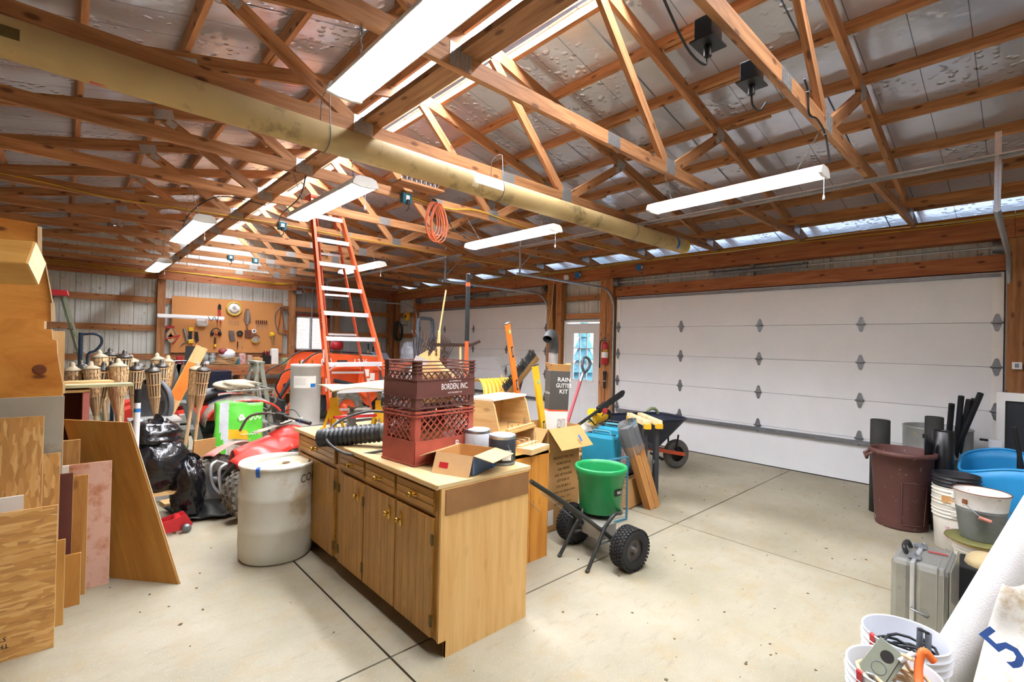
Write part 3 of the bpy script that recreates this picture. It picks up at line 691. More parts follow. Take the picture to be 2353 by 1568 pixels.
# things inside the crates
bag = MB(); 
def bagf(u, v):
    a = 2*PI*u; r = .11*(1-.8*v**3)*(1+.16*math.sin(5*a+3*v)+.1*math.sin(11*a-9*v)); return (r*1.3*math.cos(a)+.03*math.sin(6*v), r*.9*math.sin(a)+.02*math.sin(9*v), .30*v+.02*math.sin(3*a)*v)
bag.grid(bagf, 24, 10, closed_u=True); o = bag.build('paper_bag', mat('brown_paper', 'b98a52', rough=.8, var=.15, bump=.3, bscale=30)); o.location = (ccx+.02, ccy, ZC+.345); tag(o, 'crumpled brown paper bag standing in the brown milk crate', 'bag')
o = MB().box((0, 0, 0), (.18, .006, .21), (.25, .3, .2)).build('paper_sheet', paper); o.location = (ccx-.09, ccy-.02, ZC+.51); tag(o, 'white paper sheet sticking out of the brown milk crate', 'paper')
bx = T('packing_box', 'small printed carton inside the faded red milk crate', 'box', (ccx-.02, ccy, ZC+.014), rzc); MB().box((0, 0, .08), (.3, .2, .16)).build('carton', cardb_d, bx); MB().box((.1, -.101, .12), (.1, .002, .06)).build('printed_panel', mat('magenta_print', '9c4a5a', rough=.6, col2='e0d5d0', scale=30), bx)
# ---- open carton with blue print
def flap_box(t, L, Wd, Hh, m_out, m_in, flaps, th=.004):
    b = MB(); b.box((0, 0, th/2), (L, Wd, th))
    for s in (-1, 1): b.box((0, s*(Wd/2-th/2), Hh/2), (L, th, Hh)); b.box((s*(L/2-th/2), 0, Hh/2), (th, Wd-2*th, Hh))
    b.build('carton', m_out, t)
    for side, ln, ang in flaps:   # side: 0 -y, 1 +x, 2 +y, 3 -x ; ang = outward drop from vertical
        w_ = (L if side % 2 == 0 else Wd)-.004; f = MB().box((0, ln/2, 0), (w_, ln, th)).build('flap', m_in, t)
        base = {0: (0, -Wd/2), 1: (L/2, 0), 2: (0, Wd/2), 3: (-L/2, 0)}[side]; rz = {0: PI, 1: -PI/2, 2: 0, 3: PI/2}[side]
        f.location = (*base, Hh+.001); f.rotation_euler = Euler((PI/2-ang, 0, rz), 'XYZ')
pb = T('open_carton', 'small open carton with blue printed end and red tape at the worktop corner', 'box', (1.70, 2.20, ZC), math.radians(22))
flap_box(pb, .26, .24, .105, cardb, mat('flap_inside', 'c9a272', rough=.8, var=.06), [(3, .12, 2.75), (2, .12, 1.9), (0, .12, 1.75)])
blueprint = mat('blue_print', '4a6a92', rough=.6, var=.2, scale=14)
MB().box((-.1315, 0, .053), (.003, .236, .1)).build('printed_side', blueprint, pb); MB().box((0, -.1215, .05), (.256, .003, .096)).build('printed_side', blueprint, pb); MB().box((-.1335, -.02, .03), (.002, .07, .05), ).build('printed_patch', mat('orange_stripes', 'd8a070', rough=.6, col2='f0e8dc', scale=40), pb)
MB().box((-.159, .05, .045), (.002, .055, .03), (0, .37, 0)).build('red_tape', red, pb); MB().box((.09, -.125, .01), (.03, .004, .05)).build('blue_tape', bluetape, pb)
# ---- paint cans
def paint_can(loc, label, body, rz=0, r=.082, h=.17, lab=None):
    t = T('paint_can', label, 'paint can', loc, rz, 'paint cans on the worktop')
    MB().lathe([(0, 0), (r-.004, 0), (r, .004), (r-.002, .008), (r-.002, h-.012), (r, h-.008), (r, h), (r-.006, h), (r-.01, h-.004), (r-.018, h-.003), (r-.02, h-.007), (0, h-.006)], 28).build('can', steel, t)
    MB().lathe([(r-.001, .016), (r, .018), (r, h-.022), (r-.001, h-.02)], 28).build('label_wrap', body, t)
    MB().lathe([(0, h+.001), (r-.022, h+.001), (r-.02, h-.005), (r-.013, h-.004), (r-.011, h+.002), (r-.007, h+.002)], 28).build('lid', white, t)
    if lab: MB().lathe([(r+.001, .03), (r+.001, .09)], 6, TRS((0, 0, 0), (0, 0, lab)), arc=.7).build('paper_label', paper, t)
    MB().tube([(r*math.cos(a)*1.03, -r*math.sin(a)*.6-.02, h*.72-.12*math.sin(a)) for a in [PI*i/14 for i in range(15)]], .0018, 5).build('wire_handle', steel, t)
    return t
paint_can((1.945, 2.17, ZC), 'paint can with charcoal label and white lid in front', mat('charcoal_label', '2e3238', rough=.4, var=.2), 1.0, lab=3.0)
paint_can((1.94, 2.40, ZC), 'paint can with pale label and white lid behind the charcoal one', mat('pale_label', 'c9ccd0', rough=.4), .3)
# ---- jack stands
def jack_stand(loc, rz, label, h=.28):
    t = T('jack_stand', label, 'jack stand', loc, rz, 'yellow jack stands'); m = MB()
    for k in range(4):
        a = PI/4+k*PI/2; b = a+PI/2; 
        A, B_ = Vector((.085*math.cos(a), .085*math.sin(a), .0)), Vector((.085*math.cos(b), .085*math.sin(b), .0)); At, Bt = Vector((.03*math.cos(a), .03*math.sin(a), h*.62)), Vector((.03*math.cos(b), .03*math.sin(b), h*.62))
        m.add([A, A.lerp(B_, .22), At.lerp(Bt, .2)*.5+A.lerp(B_, .3)*.5, At.lerp(Bt, .5)*.36+A.lerp(B_, .5)*.64, At.lerp(Bt, .8)*.5+A.lerp(B_, .7)*.5, A.lerp(B_, .78), B_, Bt, At], [(0, 1, 2, 3, 4, 5, 6, 7, 8)])
        m.box(A*.98+Vector((0, 0, .004)), (.035, .035, .008), (0, 0, a))
    m.build('pyramid_base', yellow, t, solid=.004); MB().box((0, 0, h*.72), (.052, .052, h*.22)).build('collar', yellow, t, bev=.003)
    q = MB().box((0, 0, h*.86), (.028, .028, h*.3)).box((0, 0, h), (.06, .04, .012)); 
    for s in (-1, 1): q.box((s*.026, 0, h+.012), (.01, .04, .02), (0, s*.3, 0))
    q.build('ratchet_post', mat('dirty_steel', '8a8274', rough=.6, metal=.4, var=.25), t)
    MB().box((0, -.0605, .07), (.035, .002, .055), (.29, 0, 0), taper=(.5, 1)).build('label_plate', steel_d, t)
    MB().tube([(.03, 0, h*.72), (.07, -.01, h*.74), (.1, -.03, h*.78)], .006, 6).build('lever', steel_d, t)
    return t
jack_stand((1.62, 3.87, ZC), .5, 'yellow jack stand at the far left end of the worktop', .30)
jack_stand((1.93, 3.70, ZC), .9, 'yellow jack stand mostly hidden behind the blower hose', .27)
cp = MB()
def cpf(u, v): return (-.34+.68*u, -.24+.48*v-.1*u, .03*math.sin(2.2*u)-.03*(v-.5)**2+.012*math.sin(7*u+2*v)-.05*max(0, .15-v)*6*max(0, u-.3))
cp.grid(cpf, 18, 10); o = cp.build('carpet_scrap', mat('carpet', 'c9b896', rough=.95, var=.2, scale=90, bump=.6, bscale=200), solid=.01); o.location = (1.86, 3.78, ZC+.333); o.rotation_euler = (.0, 0, -.15); tag(o, 'beige carpet scrap draped over the two yellow jack stands', 'carpet')
jk = T('bottle_jack', 'small grey bottle jack between the yellow jack stands', 'jack', (1.77, 3.87, ZC), .2)
MB().lathe([(0, 0), (.05, 0), (.05, .012), (.038, .016), (.036, .11), (.03, .118), (.02, .12), (.02, .15), (0, .15)], 16).build('body', mat('grey_enamel', '6c6a64', rough=.5, var=.2), jk); MB().tube([(-.05, -.02, .17), (0, -.03, .15), (.06, -.02, .17)], .009, 6).build('saddle', steel_d, jk)
o = MB().cyl((-.2, 0, .012), (.22, .06, .012), .012, n=10); o = o.build('red_pipe', red); o.location = (1.72, 3.63, ZC+.1); o.rotation_euler = (.0, .06, .0); tag(o, 'red pipe handle lying across behind the blower hose', 'handle')
o = MB().cyl((-.17, 0, .0), (.18, .03, .0), .016, n=12).build('steel_pipe', steel_d); o.location = (1.74, 3.52, ZC+.016); tag(o, 'bare steel pipe lying on the worktop behind the blower', 'pipe')
# ---- leaf blower with ribbed hose
lb = T('leaf_blower', 'orange and black leaf blower with ribbed hose over the worktop edge', 'leaf blower', (1.7, 3.15, ZC))
tub = mat('hose_black', '2b2d2f', rough=.4, var=.3, scale=20); tub2 = mat('tube_grey', '5d6462', rough=.45, var=.2, scale=12)
A, B_ = Vector((1.30, 3.33, .925)), Vector((1.62, 2.98, .985)); secs = []
for i in range(61):
    f = i/60; secs.append((A.lerp(B_, f), .058+(.007 if i % 4 < 2 else -.004) if 6 < i < 58 else .062))
PW(MB().loft(secs, 20), 'ribbed_hose', tub, lb)
el = smooth_path([(1.60, 3.0, .98), (1.67, 2.93, 1.0), (1.73, 2.88, 1.05), (1.745, 2.865, 1.13), (1.745, 2.865, 1.17)], 5)
PW(MB().loft([(p, .066+.012*i/len(el)) for i, p in enumerate(el)], 20), 'elbow', tub2, lb)
PW(MB().loft([((1.745, 2.865, 1.16), .078), ((1.75, 2.87, 1.22), .082), ((1.77, 2.89, 1.30), .062), ((1.785, 2.90, 1.335), .04)], 18), 'fan_housing', orange, lb)
q = MB(); d = (Vector((1.62, 3.1, 1.20))-Vector((1.78, 2.98, 1.19))).normalized(); secs = []
for i in range(13): secs.append((Vector((1.79, 2.96, 1.19))+d*.2*i/12, .052+(.004 if i % 4 < 2 else 0)))
q.loft(secs, 18, False); q.loft([(Vector((1.79, 2.96, 1.19))+d*.2, .046), (Vector((1.79, 2.96, 1.19))+d*.05, .044)], 18); PW(q, 'air_tube', tub, lb)
PW(MB().lathe([(0, -.02), (.05, -.02), (.055, 0), (.05, .02), (0, .02)], 18, TRS((1.70, 3.0, 1.09), (0, PI/2, .8))), 'knob_wheel', black, lb)
PW(MB().box((1.84, 2.87, 1.0), (.16, .16, .2)).box((1.86, 2.9, 1.12), (.1, .12, .08)), 'engine_block', black, lb, bev=.02)
cab = smooth_path([(1.70, 3.02, 1.1), (1.58, 3.2, 1.1), (1.42, 3.33, 1.02), (1.31, 3.24, .93), (1.36, 3.0, .865), (1.5, 2.8, .905), (1.66, 2.74, .91), (1.78, 2.76, .92)], 8); PW(MB().tube(cab, .009, 8), 'cable', mat('grey_cable', '4a4a4a', rough=.5), lb)
# ---- grey elbow fitting behind the crates
o = MB().lathe([(.05, 0), (.055, 0), (.055, .07), (.05, .07)], 20).loft([((0, 0, .07), .052), ((0, -.01, .11), .055), ((.02, -.03, .14), .05), ((.06, -.05, .15), .046)], 18, False).build('pipe_elbow', mat('pvc_grey', '9a9a94', rough=.45), solid=.004); o.location = (2.02, 2.70, ZC); tag(o, 'grey plastic pipe elbow standing behind the milk crates', 'pipe fitting')
# ================================================================ things behind and right of the island
orw = wood('orange_stained_wood', 'a9691f', 'cf8f3c', su=1.3, sv=14, knots=.2, rnd=0)
c = T('plank_cabinet', 'orange stained cabinet end standing behind the island', 'cabinet', (2.44, 2.85, 0))
for k in range(3): PW(MB().box((2.245+.19*k, 2.51, .40), (.187, .02, .80), grain=2), 'side_board', orw, c)
PW(MB().box((2.44, 2.85, .41), (.56, .65, .76)), 'carcass', orw, c); PW(MB().box((2.44, 2.83, .79), (.58, .66, .02)), 'top_board', orw, c)
PW(MB().cyl((2.49, 2.497, .67), (2.49, 2.52, .67), .018, n=14), 'cable_hole', ink, c); PW(MB().cyl((2.27, 2.496, .66), (2.62, 2.49, .36), .002, n=5), 'hanging_wire', steel, c)
# nail box: open wooden box with sloping lid board and nails
rz = math.radians(17); nb = T('nail_box', 'pale wooden box with angled sides and upright nails on its deck', 'box', (2.62, 2.93, .80), rz); bw = pine
A_, B2 = .50, .34
MB().box((-A_/2+.009, 0, .055), (.018, B2, .11)).build('tray_side', bw, nb); MB().box((A_/2-.009, 0, .055), (.018, B2, .11)).build('tray_side', bw, nb); MB().box((0, B2/2-.009, .055), (A_-.036, .018, .11)).build('tray_back', bw, nb)
MB().box((0, 0, .119), (A_+.01, B2+.02, .016)).build('deck', oakside, nb); MB().box((.03, -B2/2+.015, .138), (A_-.08, .03, .02)).build('deck_batten', bw, nb)
for s in (-1, 1):
    MB().prism([(B2/2, .0), (B2/2, .235), (-.06, .235), (-.08, .2), (B2/2-.3, .015)], .018, frame((s*A_/2-.009, 0, .128), (0, 1, 0), (0, 0, 1))).build('side_board', pine, nb)
MB().box((0, .05, .371), (A_+.02, .25, .016)).build('lid', mat('white_board', 'f0e8d8', rough=.5, var=.04), nb); MB().box((0, B2/2-.006, .245), (A_-.02, .012, .23)).build('back_board', cardb, nb)
for k in range(4): MB().box((-.12+.08*k, -.07, .03), (.03, .24, .022)).build('slat', pine, nb)
for (x, y, h) in ((-.13, -.13, .07), (-.05, -.12, .03), (.05, -.12, .022), (.12, -.13, .05), (.135, -.12, .06), (.15, -.13, .045), (.165, -.12, .07), (.18, -.13, .05)): MB().cyl((x, y, .12), (x+.004, y, .128+h), .0022, n=5).cyl((x+.004, y, .128+h), (x+.004, y, .131+h), .005, n=6).build('nail', steel_d, nb)
bl = T('nail_block', 'short two by six block with nails on the orange cabinet', 'wood block', (2.60, 2.55, .80), .25); MB().box((0, 0, .02), (.27, .13, .04)).build('block', pine, bl); MB().box((.02, .06, .045), (.25, .04, .012)).build('strip', pine, bl)
for x, h in ((-.02, .06), (.03, .1)): MB().tube([(x, 0, .04), (x, 0, .04+h*.6), (x+.01, .005, .04+h)], .0018, 5).build('nail', steel_d, bl)
cl = T('clamp_tool', 'black tool head with grey lever beside the charcoal paint can', 'tool', (2.28, 2.56, .80), .3); MB().box((0, 0, .05), (.1, .12, .1)).build('body', black, cl, bev=.015); MB().beam((.02, -.08, .01), (.05, -.08, .1), .012, .02).build('lever', steel, cl)
# tall carton
tb = T('tall_carton', 'tall open cardboard carton with printed shipping lines', 'box', (3.24, 3.02, 0), 0)
flap_box(tb, .42, .44, .88, cardb, cardb, [(0, .22, 2.35), (3, .2, 2.5), (1, .2, 2.4)], .005)
inkc = mat('carton_ink', '5a4024', rough=.8)
for k, t_ in enumerate(('PRODUCT NO. 5621', 'HORIZONTAL', 'Style 405032', 'SIZE 18T ROUND', 'QTY 5.00 32"', 'COLOR BLK 2', 'COUNTRY OF ORIGIN CHINA', 'CARTON 1 OF 1', 'MADE IN CHINA')):
    letter(t_, inkc, tb, frame((.0, -.2215, .62-.05*k), (1, 0, 0), (0, 0, 1)), .03 if len(t_) < 17 else .024)
MB().box((-.16, -.221, .12), (.07, .003, .13)).build('paper_label', paper, tb); MB().box((.06, -.35, .80), (.02, .003, .06), (-.65, 0, 0)).build('blue_tape', bluetape, tb)
# rain gutter kit carton
gk = T('gutter_kit_carton', 'tall slim black and white carton lettered RAIN GUTTER KIT', 'box', (3.36, 3.06, .012), 0, rot=(0, math.radians(2.2), math.radians(-28)))
dk = mat('kit_black', '4a4741', rough=.6, var=.1); MB().box((0, 0, .675), (.16, .11, 1.35)).build('carton', paper, gk); MB().box((0, 0, 1.17), (.163, .113, .36)).build('printed_top', dk, gk); MB().box((0, 0, .985), (.1635, .1135, .012)).build('orange_band', orange, gk)
for s, a in ((-1, 1.2), (1, .5)): MB().box((s*.08, 0, 1.385), (.004, .11, .08), (0, s*a*.4, 0)).build('flap', cardb, gk)
MB().box((0, -.056, 1.38), (.16, .004, .07), (.3, 0, 0)).build('flap', cardb, gk)
wi = mat('kit_white_print', 'efece4', rough=.6)
for k, t_ in enumerate(('RAIN', 'GUTTER', 'KIT')): letter(t_, wi, gk, frame((.035, -.0575, 1.27-.055*k), (1, 0, 0), (0, 0, 1)), .05 if k != 1 else .036, .055)
letter('CUSTOM', wi, gk, frame((-.082, 0, 1.14), (0, -1, 0), (0, 0, 1)), .026)
MB().tube(arcpts((.02, -.058, .80), .03, 0, PI, 8)+[Vector((-.01, -.058, .45))], .003, 5).build('printed_hook', ink, gk); MB().box((.03, -.0565, .86), (.07, .002, .1)).build('printed_text_block', mat('grey_text', '8a867c', rough=.7, col2='e8e4da', scale=120), gk)
gk.scale = (1.15, 1.15, 1.0)
# levels
def level(name, label, a, b, m, wd, up, vials):
    a, b = Vector(a), Vector(b); t = T(name, label, 'level', tuple(a)); d, sd, u = axes(b-a, up)
    PW(MB().beam(a, b, .026, wd, up=up), 'body', m, t, bev=.004)
    for f, kind in vials:
        c_ = a.lerp(b, f)
        for s in (-1, 1):
            if kind == 'r': PW(MB().cyl(c_+sd*s*.0135, c_+sd*s*.0155, .022, n=18), 'vial_ring', alum, t); PW(MB().cyl(c_+sd*s*.0156, c_+sd*s*.0162, .014, n=14), 'vial', mat('vial_green', 'a8c83a', rough=.2), t)
            else: PW(MB().beam(c_-d*.05+sd*s*.0142, c_+d*.05+sd*s*.0142, .002, .03, up=up), 'vial_window', black, t); PW(MB().beam(c_-d*.035+sd*s*.0155, c_+d*.035+sd*s*.0155, .001, .016, up=up), 'vial', alum, t)
    PW(MB().beam(b, b+d*.006, .03, wd+.004, up=up), 'end_cap', black, t); PW(MB().beam(a-d*.006, a, .03, wd+.004, up=up), 'end_cap', black, t)
    return t
level('spirit_level', 'yellow spirit level leaning in the tall carton', (3.22, 2.86, .02), (2.985, 2.93, 1.42), yellow, .075, (1, .2, 0), [(.9, 'r'), (.62, 'w'), (.3, 'r')])
level('spirit_level', 'long orange spirit level rising behind the nail box', (3.42, 3.34, .008), (2.86, 3.16, 1.78), mat('level_orange', 'ef7f2c', rough=.35), .062, (1, .3, 0), [(.96, 'r'), (.86, 'w'), (.69, 'w'), (.58, 'w'), (.46, 'w')])
# downspout with elbow
ds = T('downspout_elbow', 'black plastic downspout pipe with curved elbow top', 'pipe', (3.66, 3.38, 0))
PW(MB().cyl((3.66, 3.38, 0), (3.71, 3.38, 1.44), .045, n=16), 'pipe', black, ds); PW(MB().cyl((3.708, 3.38, 1.40), (3.711, 3.38, 1.52), .05, n=16), 'clear_sleeve', alum, ds)
PW(MB().loft([(p, .047) for p in smooth_path([(3.71, 3.38, 1.5), (3.705, 3.37, 1.60), (3.64, 3.33, 1.70), (3.54, 3.28, 1.705), (3.48, 3.25, 1.655)], 5)], 16, False), 'elbow', mat('elbow_grey', '3c3e3f', rough=.5, var=.2), ds, solid=.004)
# green bin with yard tools
gb = T('green_bin', 'green plastic bin with red rim holding yard tools', 'bin', (3.85, 4.35, 0)); MB().lathe([(0, .01), (.19, .01), (.2, 0), (.24, .9), (.235, .9), (.195, .02)], 28).build('body', mat('bin_green', '2a7d62', rough=.5), gb); MB().lathe([(.235, .9), (.25, .9), (.25, .93), (.235, .93)], 28).build('rim', red, gb)
# yellow snow shovel scoop
ss = T('snow_shovel', 'yellow plastic snow shovel blade lying tilted over the yard tools', 'shovel', (3.80, 4.28, 1.0), 0, rot=(-.35, .0, -.1)); 
def scf(u, v): 
    a = -.2+2.0*v; r = .24+.006*math.cos(u*2*PI*9); return (-.26+.52*u+.1*v, -r*math.cos(a)+.24, r*math.sin(a)*.98+.02)
MB().grid(scf, 54, 14).build('blade', mat('shovel_yellow', 'dfa63a', rough=.4, var=.1), ss, solid=.005); MB().tube([(-.03, -.02, .02), (.02, -.06, .12), (.09, .05, .25)], .008, 6).tube([(.07, -.02, .02), (.02, -.06, .12)], .008, 6).build('ribs', mat('shovel_rib', 'cf8f2a', rough=.4), ss); MB().cyl((.0, -.02, .02), (-.5, -.2, -.1), .014, n=8).build('handle', pine, ss)
# push broom
pbm = T('push_broom', 'push broom head with dark bristles leaning beyond the orange level', 'broom', (3.68, 4.06, 0)); a, b = Vector((3.66, 4.02, 1.04)), Vector((4.12, 4.02, 1.45)); d, sd, u = axes(b-a)
PW(MB().beam(a, b, .05, .07), 'block', wood('old_broom', '7a5a34', 'a88350', knots=0), pbm)
q = MB()
for i in range(70):
    for j in range(3):
        p = a.lerp(b, (i+.5)/70)+u*.035+sd*(-.018+.018*j); e = p+u*(.09+random.uniform(-.015, .015))+Vector((random.uniform(-.015, .03), random.uniform(-.02, .02), 0)); q.beam(p, e, .004, .006)
o = PW(q, 'bristles', mat('bristle', '3a3c3a', rough=.8, var=.3), pbm); o['kind'] = 'stuff'
PW(MB().cyl(a.lerp(b, .3)-u*.03, (3.66, 4.3, .012), .013, n=8), 'handle', pine, pbm)
# fan rakes
def fan_rake(label, base, top, n, spread, length, m, handle_end, curl=.03, wr=.0022, plane=(1, 0, 0), flat=.0):
    base, top = Vector(base), Vector(top); t = T('leaf_rake', label, 'rake', tuple(handle_end), 0); d = (top-base).normalized(); s = Vector(plane); s = (s-d*s.dot(d)).normalized(); nrm = d.cross(s)
    for i in range(n):
        f = -1+2*i/(n-1); a = f*spread; dr = d*math.cos(a)+s*math.sin(a); L = length*(1-.08*abs(f)); p0 = base+s*f*.02; p1 = p0+dr*L*.9; p2 = p0+dr*L+nrm*curl*.5; p3 = p2+nrm*curl+dr*.004
        PW(MB().tube([p0, p0.lerp(p1, .5), p1, p2, p3], wr, 4) if not flat else MB().beam(p0, p1, flat, .003, up=nrm).beam(p1, p3, flat, .003, up=nrm), 'tine', m, t)
    PW(MB().tube([base+(d*math.cos(f*spread)+s*math.sin(f*spread))*length*.62 for f in [-1+.2*k for k in range(11)]], .004, 5), 'spreader_bar', m, t)
    PW(MB().cyl(base, base-d*.08, .014, n=8), 'ferrule', m, t); PW(MB().cyl(base-d*.04, handle_end, .012, n=8), 'handle', pine, t); return t
rkb = mat('rake_brown', '3c2a22', rough=.5, metal=.5); rkg = mat('rake_grey', '6f6f6a', rough=.4, metal=.7)
fan_rake('brown steel leaf rake with flat tines above the crates, left one', (2.80, 4.55, 1.27), (3.02, 4.55, 1.62), 14, .62, .48, rkb, (2.74, 4.8, .01), flat=.009)
fan_rake('dark flat tine rake overlapping the brown one on its right', (3.12, 4.62, 1.22), (3.16, 4.62, 1.6), 13, .42, .48, rkb, (3.1, 4.9, .01), flat=.009)
fan_rake('thin wire leaf rake in front of the farther garage door', (4.36, 4.75, 1.07), (4.42, 4.75, 1.4), 18, .72, .42, rkg, (4.25, 4.8, .01), wr=.0026)
o = T('bow_rake', 'rusty bow rake head held level behind the orange and black pole', 'rake', (3.3, 4.3, 0)); PW(MB().beam((2.86, 4.3, 1.575), (3.32, 4.3, 1.58), .03, .035), 'head', rkb, o); PW(MB().beam((3.32, 4.3, 1.57), (3.44, 4.25, 1.625), .03, .03), 'end_bar', rkb, o); PW(MB().cyl((3.2, 4.3, 1.57), (3.3, 4.35, .005), .013, n=8), 'handle', pine, o)
for nm, lb_, a, b, r, mm in (('wooden_handle', 'slim bare wooden tool handle leaning toward the far door', (3.05, 4.9, 0), (3.48, 5.0, 2.25), .011, pine), ('wooden_handle', 'short round wooden handle end beside the brown rake', (2.98, 4.4, 0), (3.02, 4.45, 1.72), .016, pine), ('wooden_handle', 'dark wooden shaft leaning between the orange level and wire rake', (3.95, 4.5, 0), (4.38, 4.4, 1.52), .018, rkb), ('wooden_handle', 'pale wooden post just right of the orange and black pole', (2.78, 3.62, 0), (2.80, 3.62, 1.34), .024, pine)):
    o = T(nm, lb_, 'tool handle', a); PW(MB().cyl(a, b, r, n=10), 'shaft', mm, o); PW(MB().sphere(b, (r, r, r*1.1), 10, 6), 'rounded_end', mm, o)
# tall pole tool
po = T('pole_tool', 'tall upright pole, black foam upper half and orange lower half', 'pole', (2.60, 3.40, 0)); PW(MB().cyl((2.6, 3.4, 0), (2.6, 3.4, 1.62), .017, n=14), 'shaft', lador, po); PW(MB().cyl((2.6, 3.4, 1.62), (2.6, 3.4, 2.10), .02, n=14), 'foam_grip', black, po); PW(MB().cyl((2.6, 3.4, 2.10), (2.6, 3.4, 2.135), .019, n=14), 'orange_band', lador, po); PW(MB().cyl((2.6, 3.4, 2.135), (2.6, 3.4, 2.2), .019, n=14).sphere((2.6, 3.4, 2.2), .019, 12, 6), 'end_cap', blackm, po)
# D handle shovel
sh = T('d_handle_shovel', 'red shafted shovel with grey D handle leaning before the entry door', 'shovel', (4.60, 4.16, 0)); dirv = (Vector((5.22, 4.2, 1.22))-Vector((4.60, 4.16, .02))).normalized(); top = Vector((5.22, 4.2, 1.22))
PW(MB().cyl((4.72, 4.165, .25), top-dirv*.10, .02, n=12), 'shaft', mat('shovel_red', 'c9525a', rough=.45), sh); PW(MB().cyl(top-dirv*.12, top, .022, n=12), 'socket', steel, sh)
sx_ = Vector((.87, 0, -.45)); hp = [top, top+dirv*.03+sx_*.0]+[top+dirv*.09-sx_*.07, top+dirv*.2-sx_*.08, top+dirv*.235+sx_*.0, top+dirv*.2+sx_*.08, top+dirv*.09+sx_*.07, top+dirv*.0]
PW(MB().tube(smooth_path(hp, 4), .019, 8), 'd_handle', mat('handle_grey', '54565a', rough=.5), sh)
def blf(u, v): return Vector((4.66, 4.16, .26))-dirv*.30*v+sx_*(-.11+.22*u)*(1-.35*v*v)+Vector((0, .05*math.sin(PI*u)*(1-v*.6), 0))
PW(MB().grid(blf, 8, 8), 'blade', steel_d, sh, solid=.003)
# engine / pressure washer on boards, saw on top
en = T('small_engine', 'white and black small petrol engine on a timber stand', 'engine', (4.24, 3.36, 0)); wp = mat('engine_white', 'cfccc0', rough=.45, var=.2, scale=30)
PW(MB().box((4.2, 3.36, .44), (.5, .34, .04)), 'stand_board', pine, en)
for x in (4.0, 4.4): PW(MB().box((x, 3.36, .21), (.04, .3, .42)), 'stand_leg', pine, en)
PW(MB().lathe([(0, 0), (.13, 0), (.15, .03), (.15, .13), (.11, .17), (0, .18)], 20, TRS((4.16, 3.42, .6), (PI/2, 0, 0))), 'blower_shroud', wp, en); PW(MB().box((4.32, 3.28, .54), (.18, .16, .16)), 'crankcase', black, en, bev=.02); PW(MB().box((4.32, 3.27, .67), (.16, .14, .1)), 'cylinder_head', wp, en, bev=.015)
for k in range(5): PW(MB().box((4.32, 3.27, .64+.02*k), (.18, .16, .006)), 'cooling_fin', steel, en)
PW(MB().cyl((4.32, 3.19, .54), (4.32, 3.15, .54), .06, n=18).cyl((4.32, 3.15, .54), (4.32, 3.14, .54), .03, n=12), 'drive_hub', steel_d, en)
PW(MB().tube(smooth_path([(4.05, 3.3, .6), (4.0, 3.25, .75), (4.1, 3.22, .83), (4.25, 3.24, .74)], 5), .007, 6).tube(smooth_path([(4.4, 3.2, .62), (4.5, 3.2, .78), (4.42, 3.24, .86), (4.36, 3.28, .75)], 5), .007, 6), 'hoses', black, en); PW(MB().tube([(4.5, 3.2, .46), (4.42, 3.2, .75), (4.36, 3.2, .76)], .009, 6), 'frame_tube', steel_d, en)
PW(MB().cyl((4.28, 3.3, .78), (4.5, 3.3, .82), .055, n=16), 'pump_body', yellow, en); PW(MB().cyl((4.5, 3.3, .82), (4.56, 3.3, .83), .058, n=16), 'pump_cap', blackm, en); PW(MB().cyl((4.22, 3.28, .88), (4.32, 3.3, .87), .04, n=14), 'yellow_knob', yellow, en); PW(MB().cyl((4.32, 3.3, .7), (4.32, 3.3, .85), .03, n=10), 'riser', brass, en); PW(MB().cyl((4.12, 3.26, .80), (4.22, 3.28, .80), .03, n=12), 'pale_cap', mat('cream', 'd8cf9a', rough=.5), en)
sw = T('pole_saw', 'black pole chainsaw lying across the engine', 'saw', (4.2, 3.2, .8)); a, b, c_ = Vector((3.90, 3.16, .80)), Vector((4.24, 3.16, .93)), Vector((4.68, 3.16, 1.09)); PW(MB().cyl(a, b, .016, n=10), 'pole', black, sw); PW(MB().cyl(a-(b-a).normalized()*.03, a, .017, n=10), 'brass_tip', brass, sw); d, s_, u = axes(c_-b)
PW(MB().beam(b-d*.05, b+d*.12, .05, .075), 'gear_housing', black, sw, bev=.012); PW(MB().prism([(0, -.035), (.32, -.04), (.36, -.02), (.37, 0), (.36, .02), (.32, .035), (0, .035)], .008, frame(b+d*.1+s_*.004, d, u)), 'bar_cover', black, sw); PW(MB().sphere(b+d*.03-s_*.024-u*.04, (.045, .012, .035), 10, 6), 'red_badge', red, sw)
# teal tool cases
tealc = mat('case_teal', '2686a0', rough=.4, var=.1)
def tool_case(loc, rz, label, d=(.12, .40, .34)):
    t = T('tool_case', label, 'tool case', loc, rz, 'teal tool cases')
    for s in (-1, 1): MB().box((s*d[0]/4, 0, d[2]/2), (d[0]/2-.002, d[1], d[2])).build('shell_half', tealc, t, bev=.028)
    MB().tube([(0, -.1, d[2]-.005), (0, -.09, d[2]+.03), (0, .09, d[2]+.03), (0, .1, d[2]-.005)], .011, 8).build('handle', mat('case_handle', '4a8a9a', rough=.5), t)
    for y in (-.13, .13): MB().box((-.0, y, d[2]-.01), (.05, .03, .03)).build('latch', black, t)
    return t
stp = T('step_shelf', 'low black shelf crate under the teal tool cases', 'shelf', (4.12, 2.96, 0)); 
for x in (3.9, 4.34): PW(MB().box((x, 2.96, .16), (.03, .34, .32)), 'side', black, stp)
PW(MB().box((4.12, 2.96, .325), (.47, .36, .02)), 'top', black, stp)
tool_case((4.0, 2.96, .336), .15, 'teal hard tool case closest behind the green spreader', (.2, .36, .38)); tool_case((4.25, 2.99, .336), .1, 'teal hard tool case behind the nearer one', (.14, .34, .42))
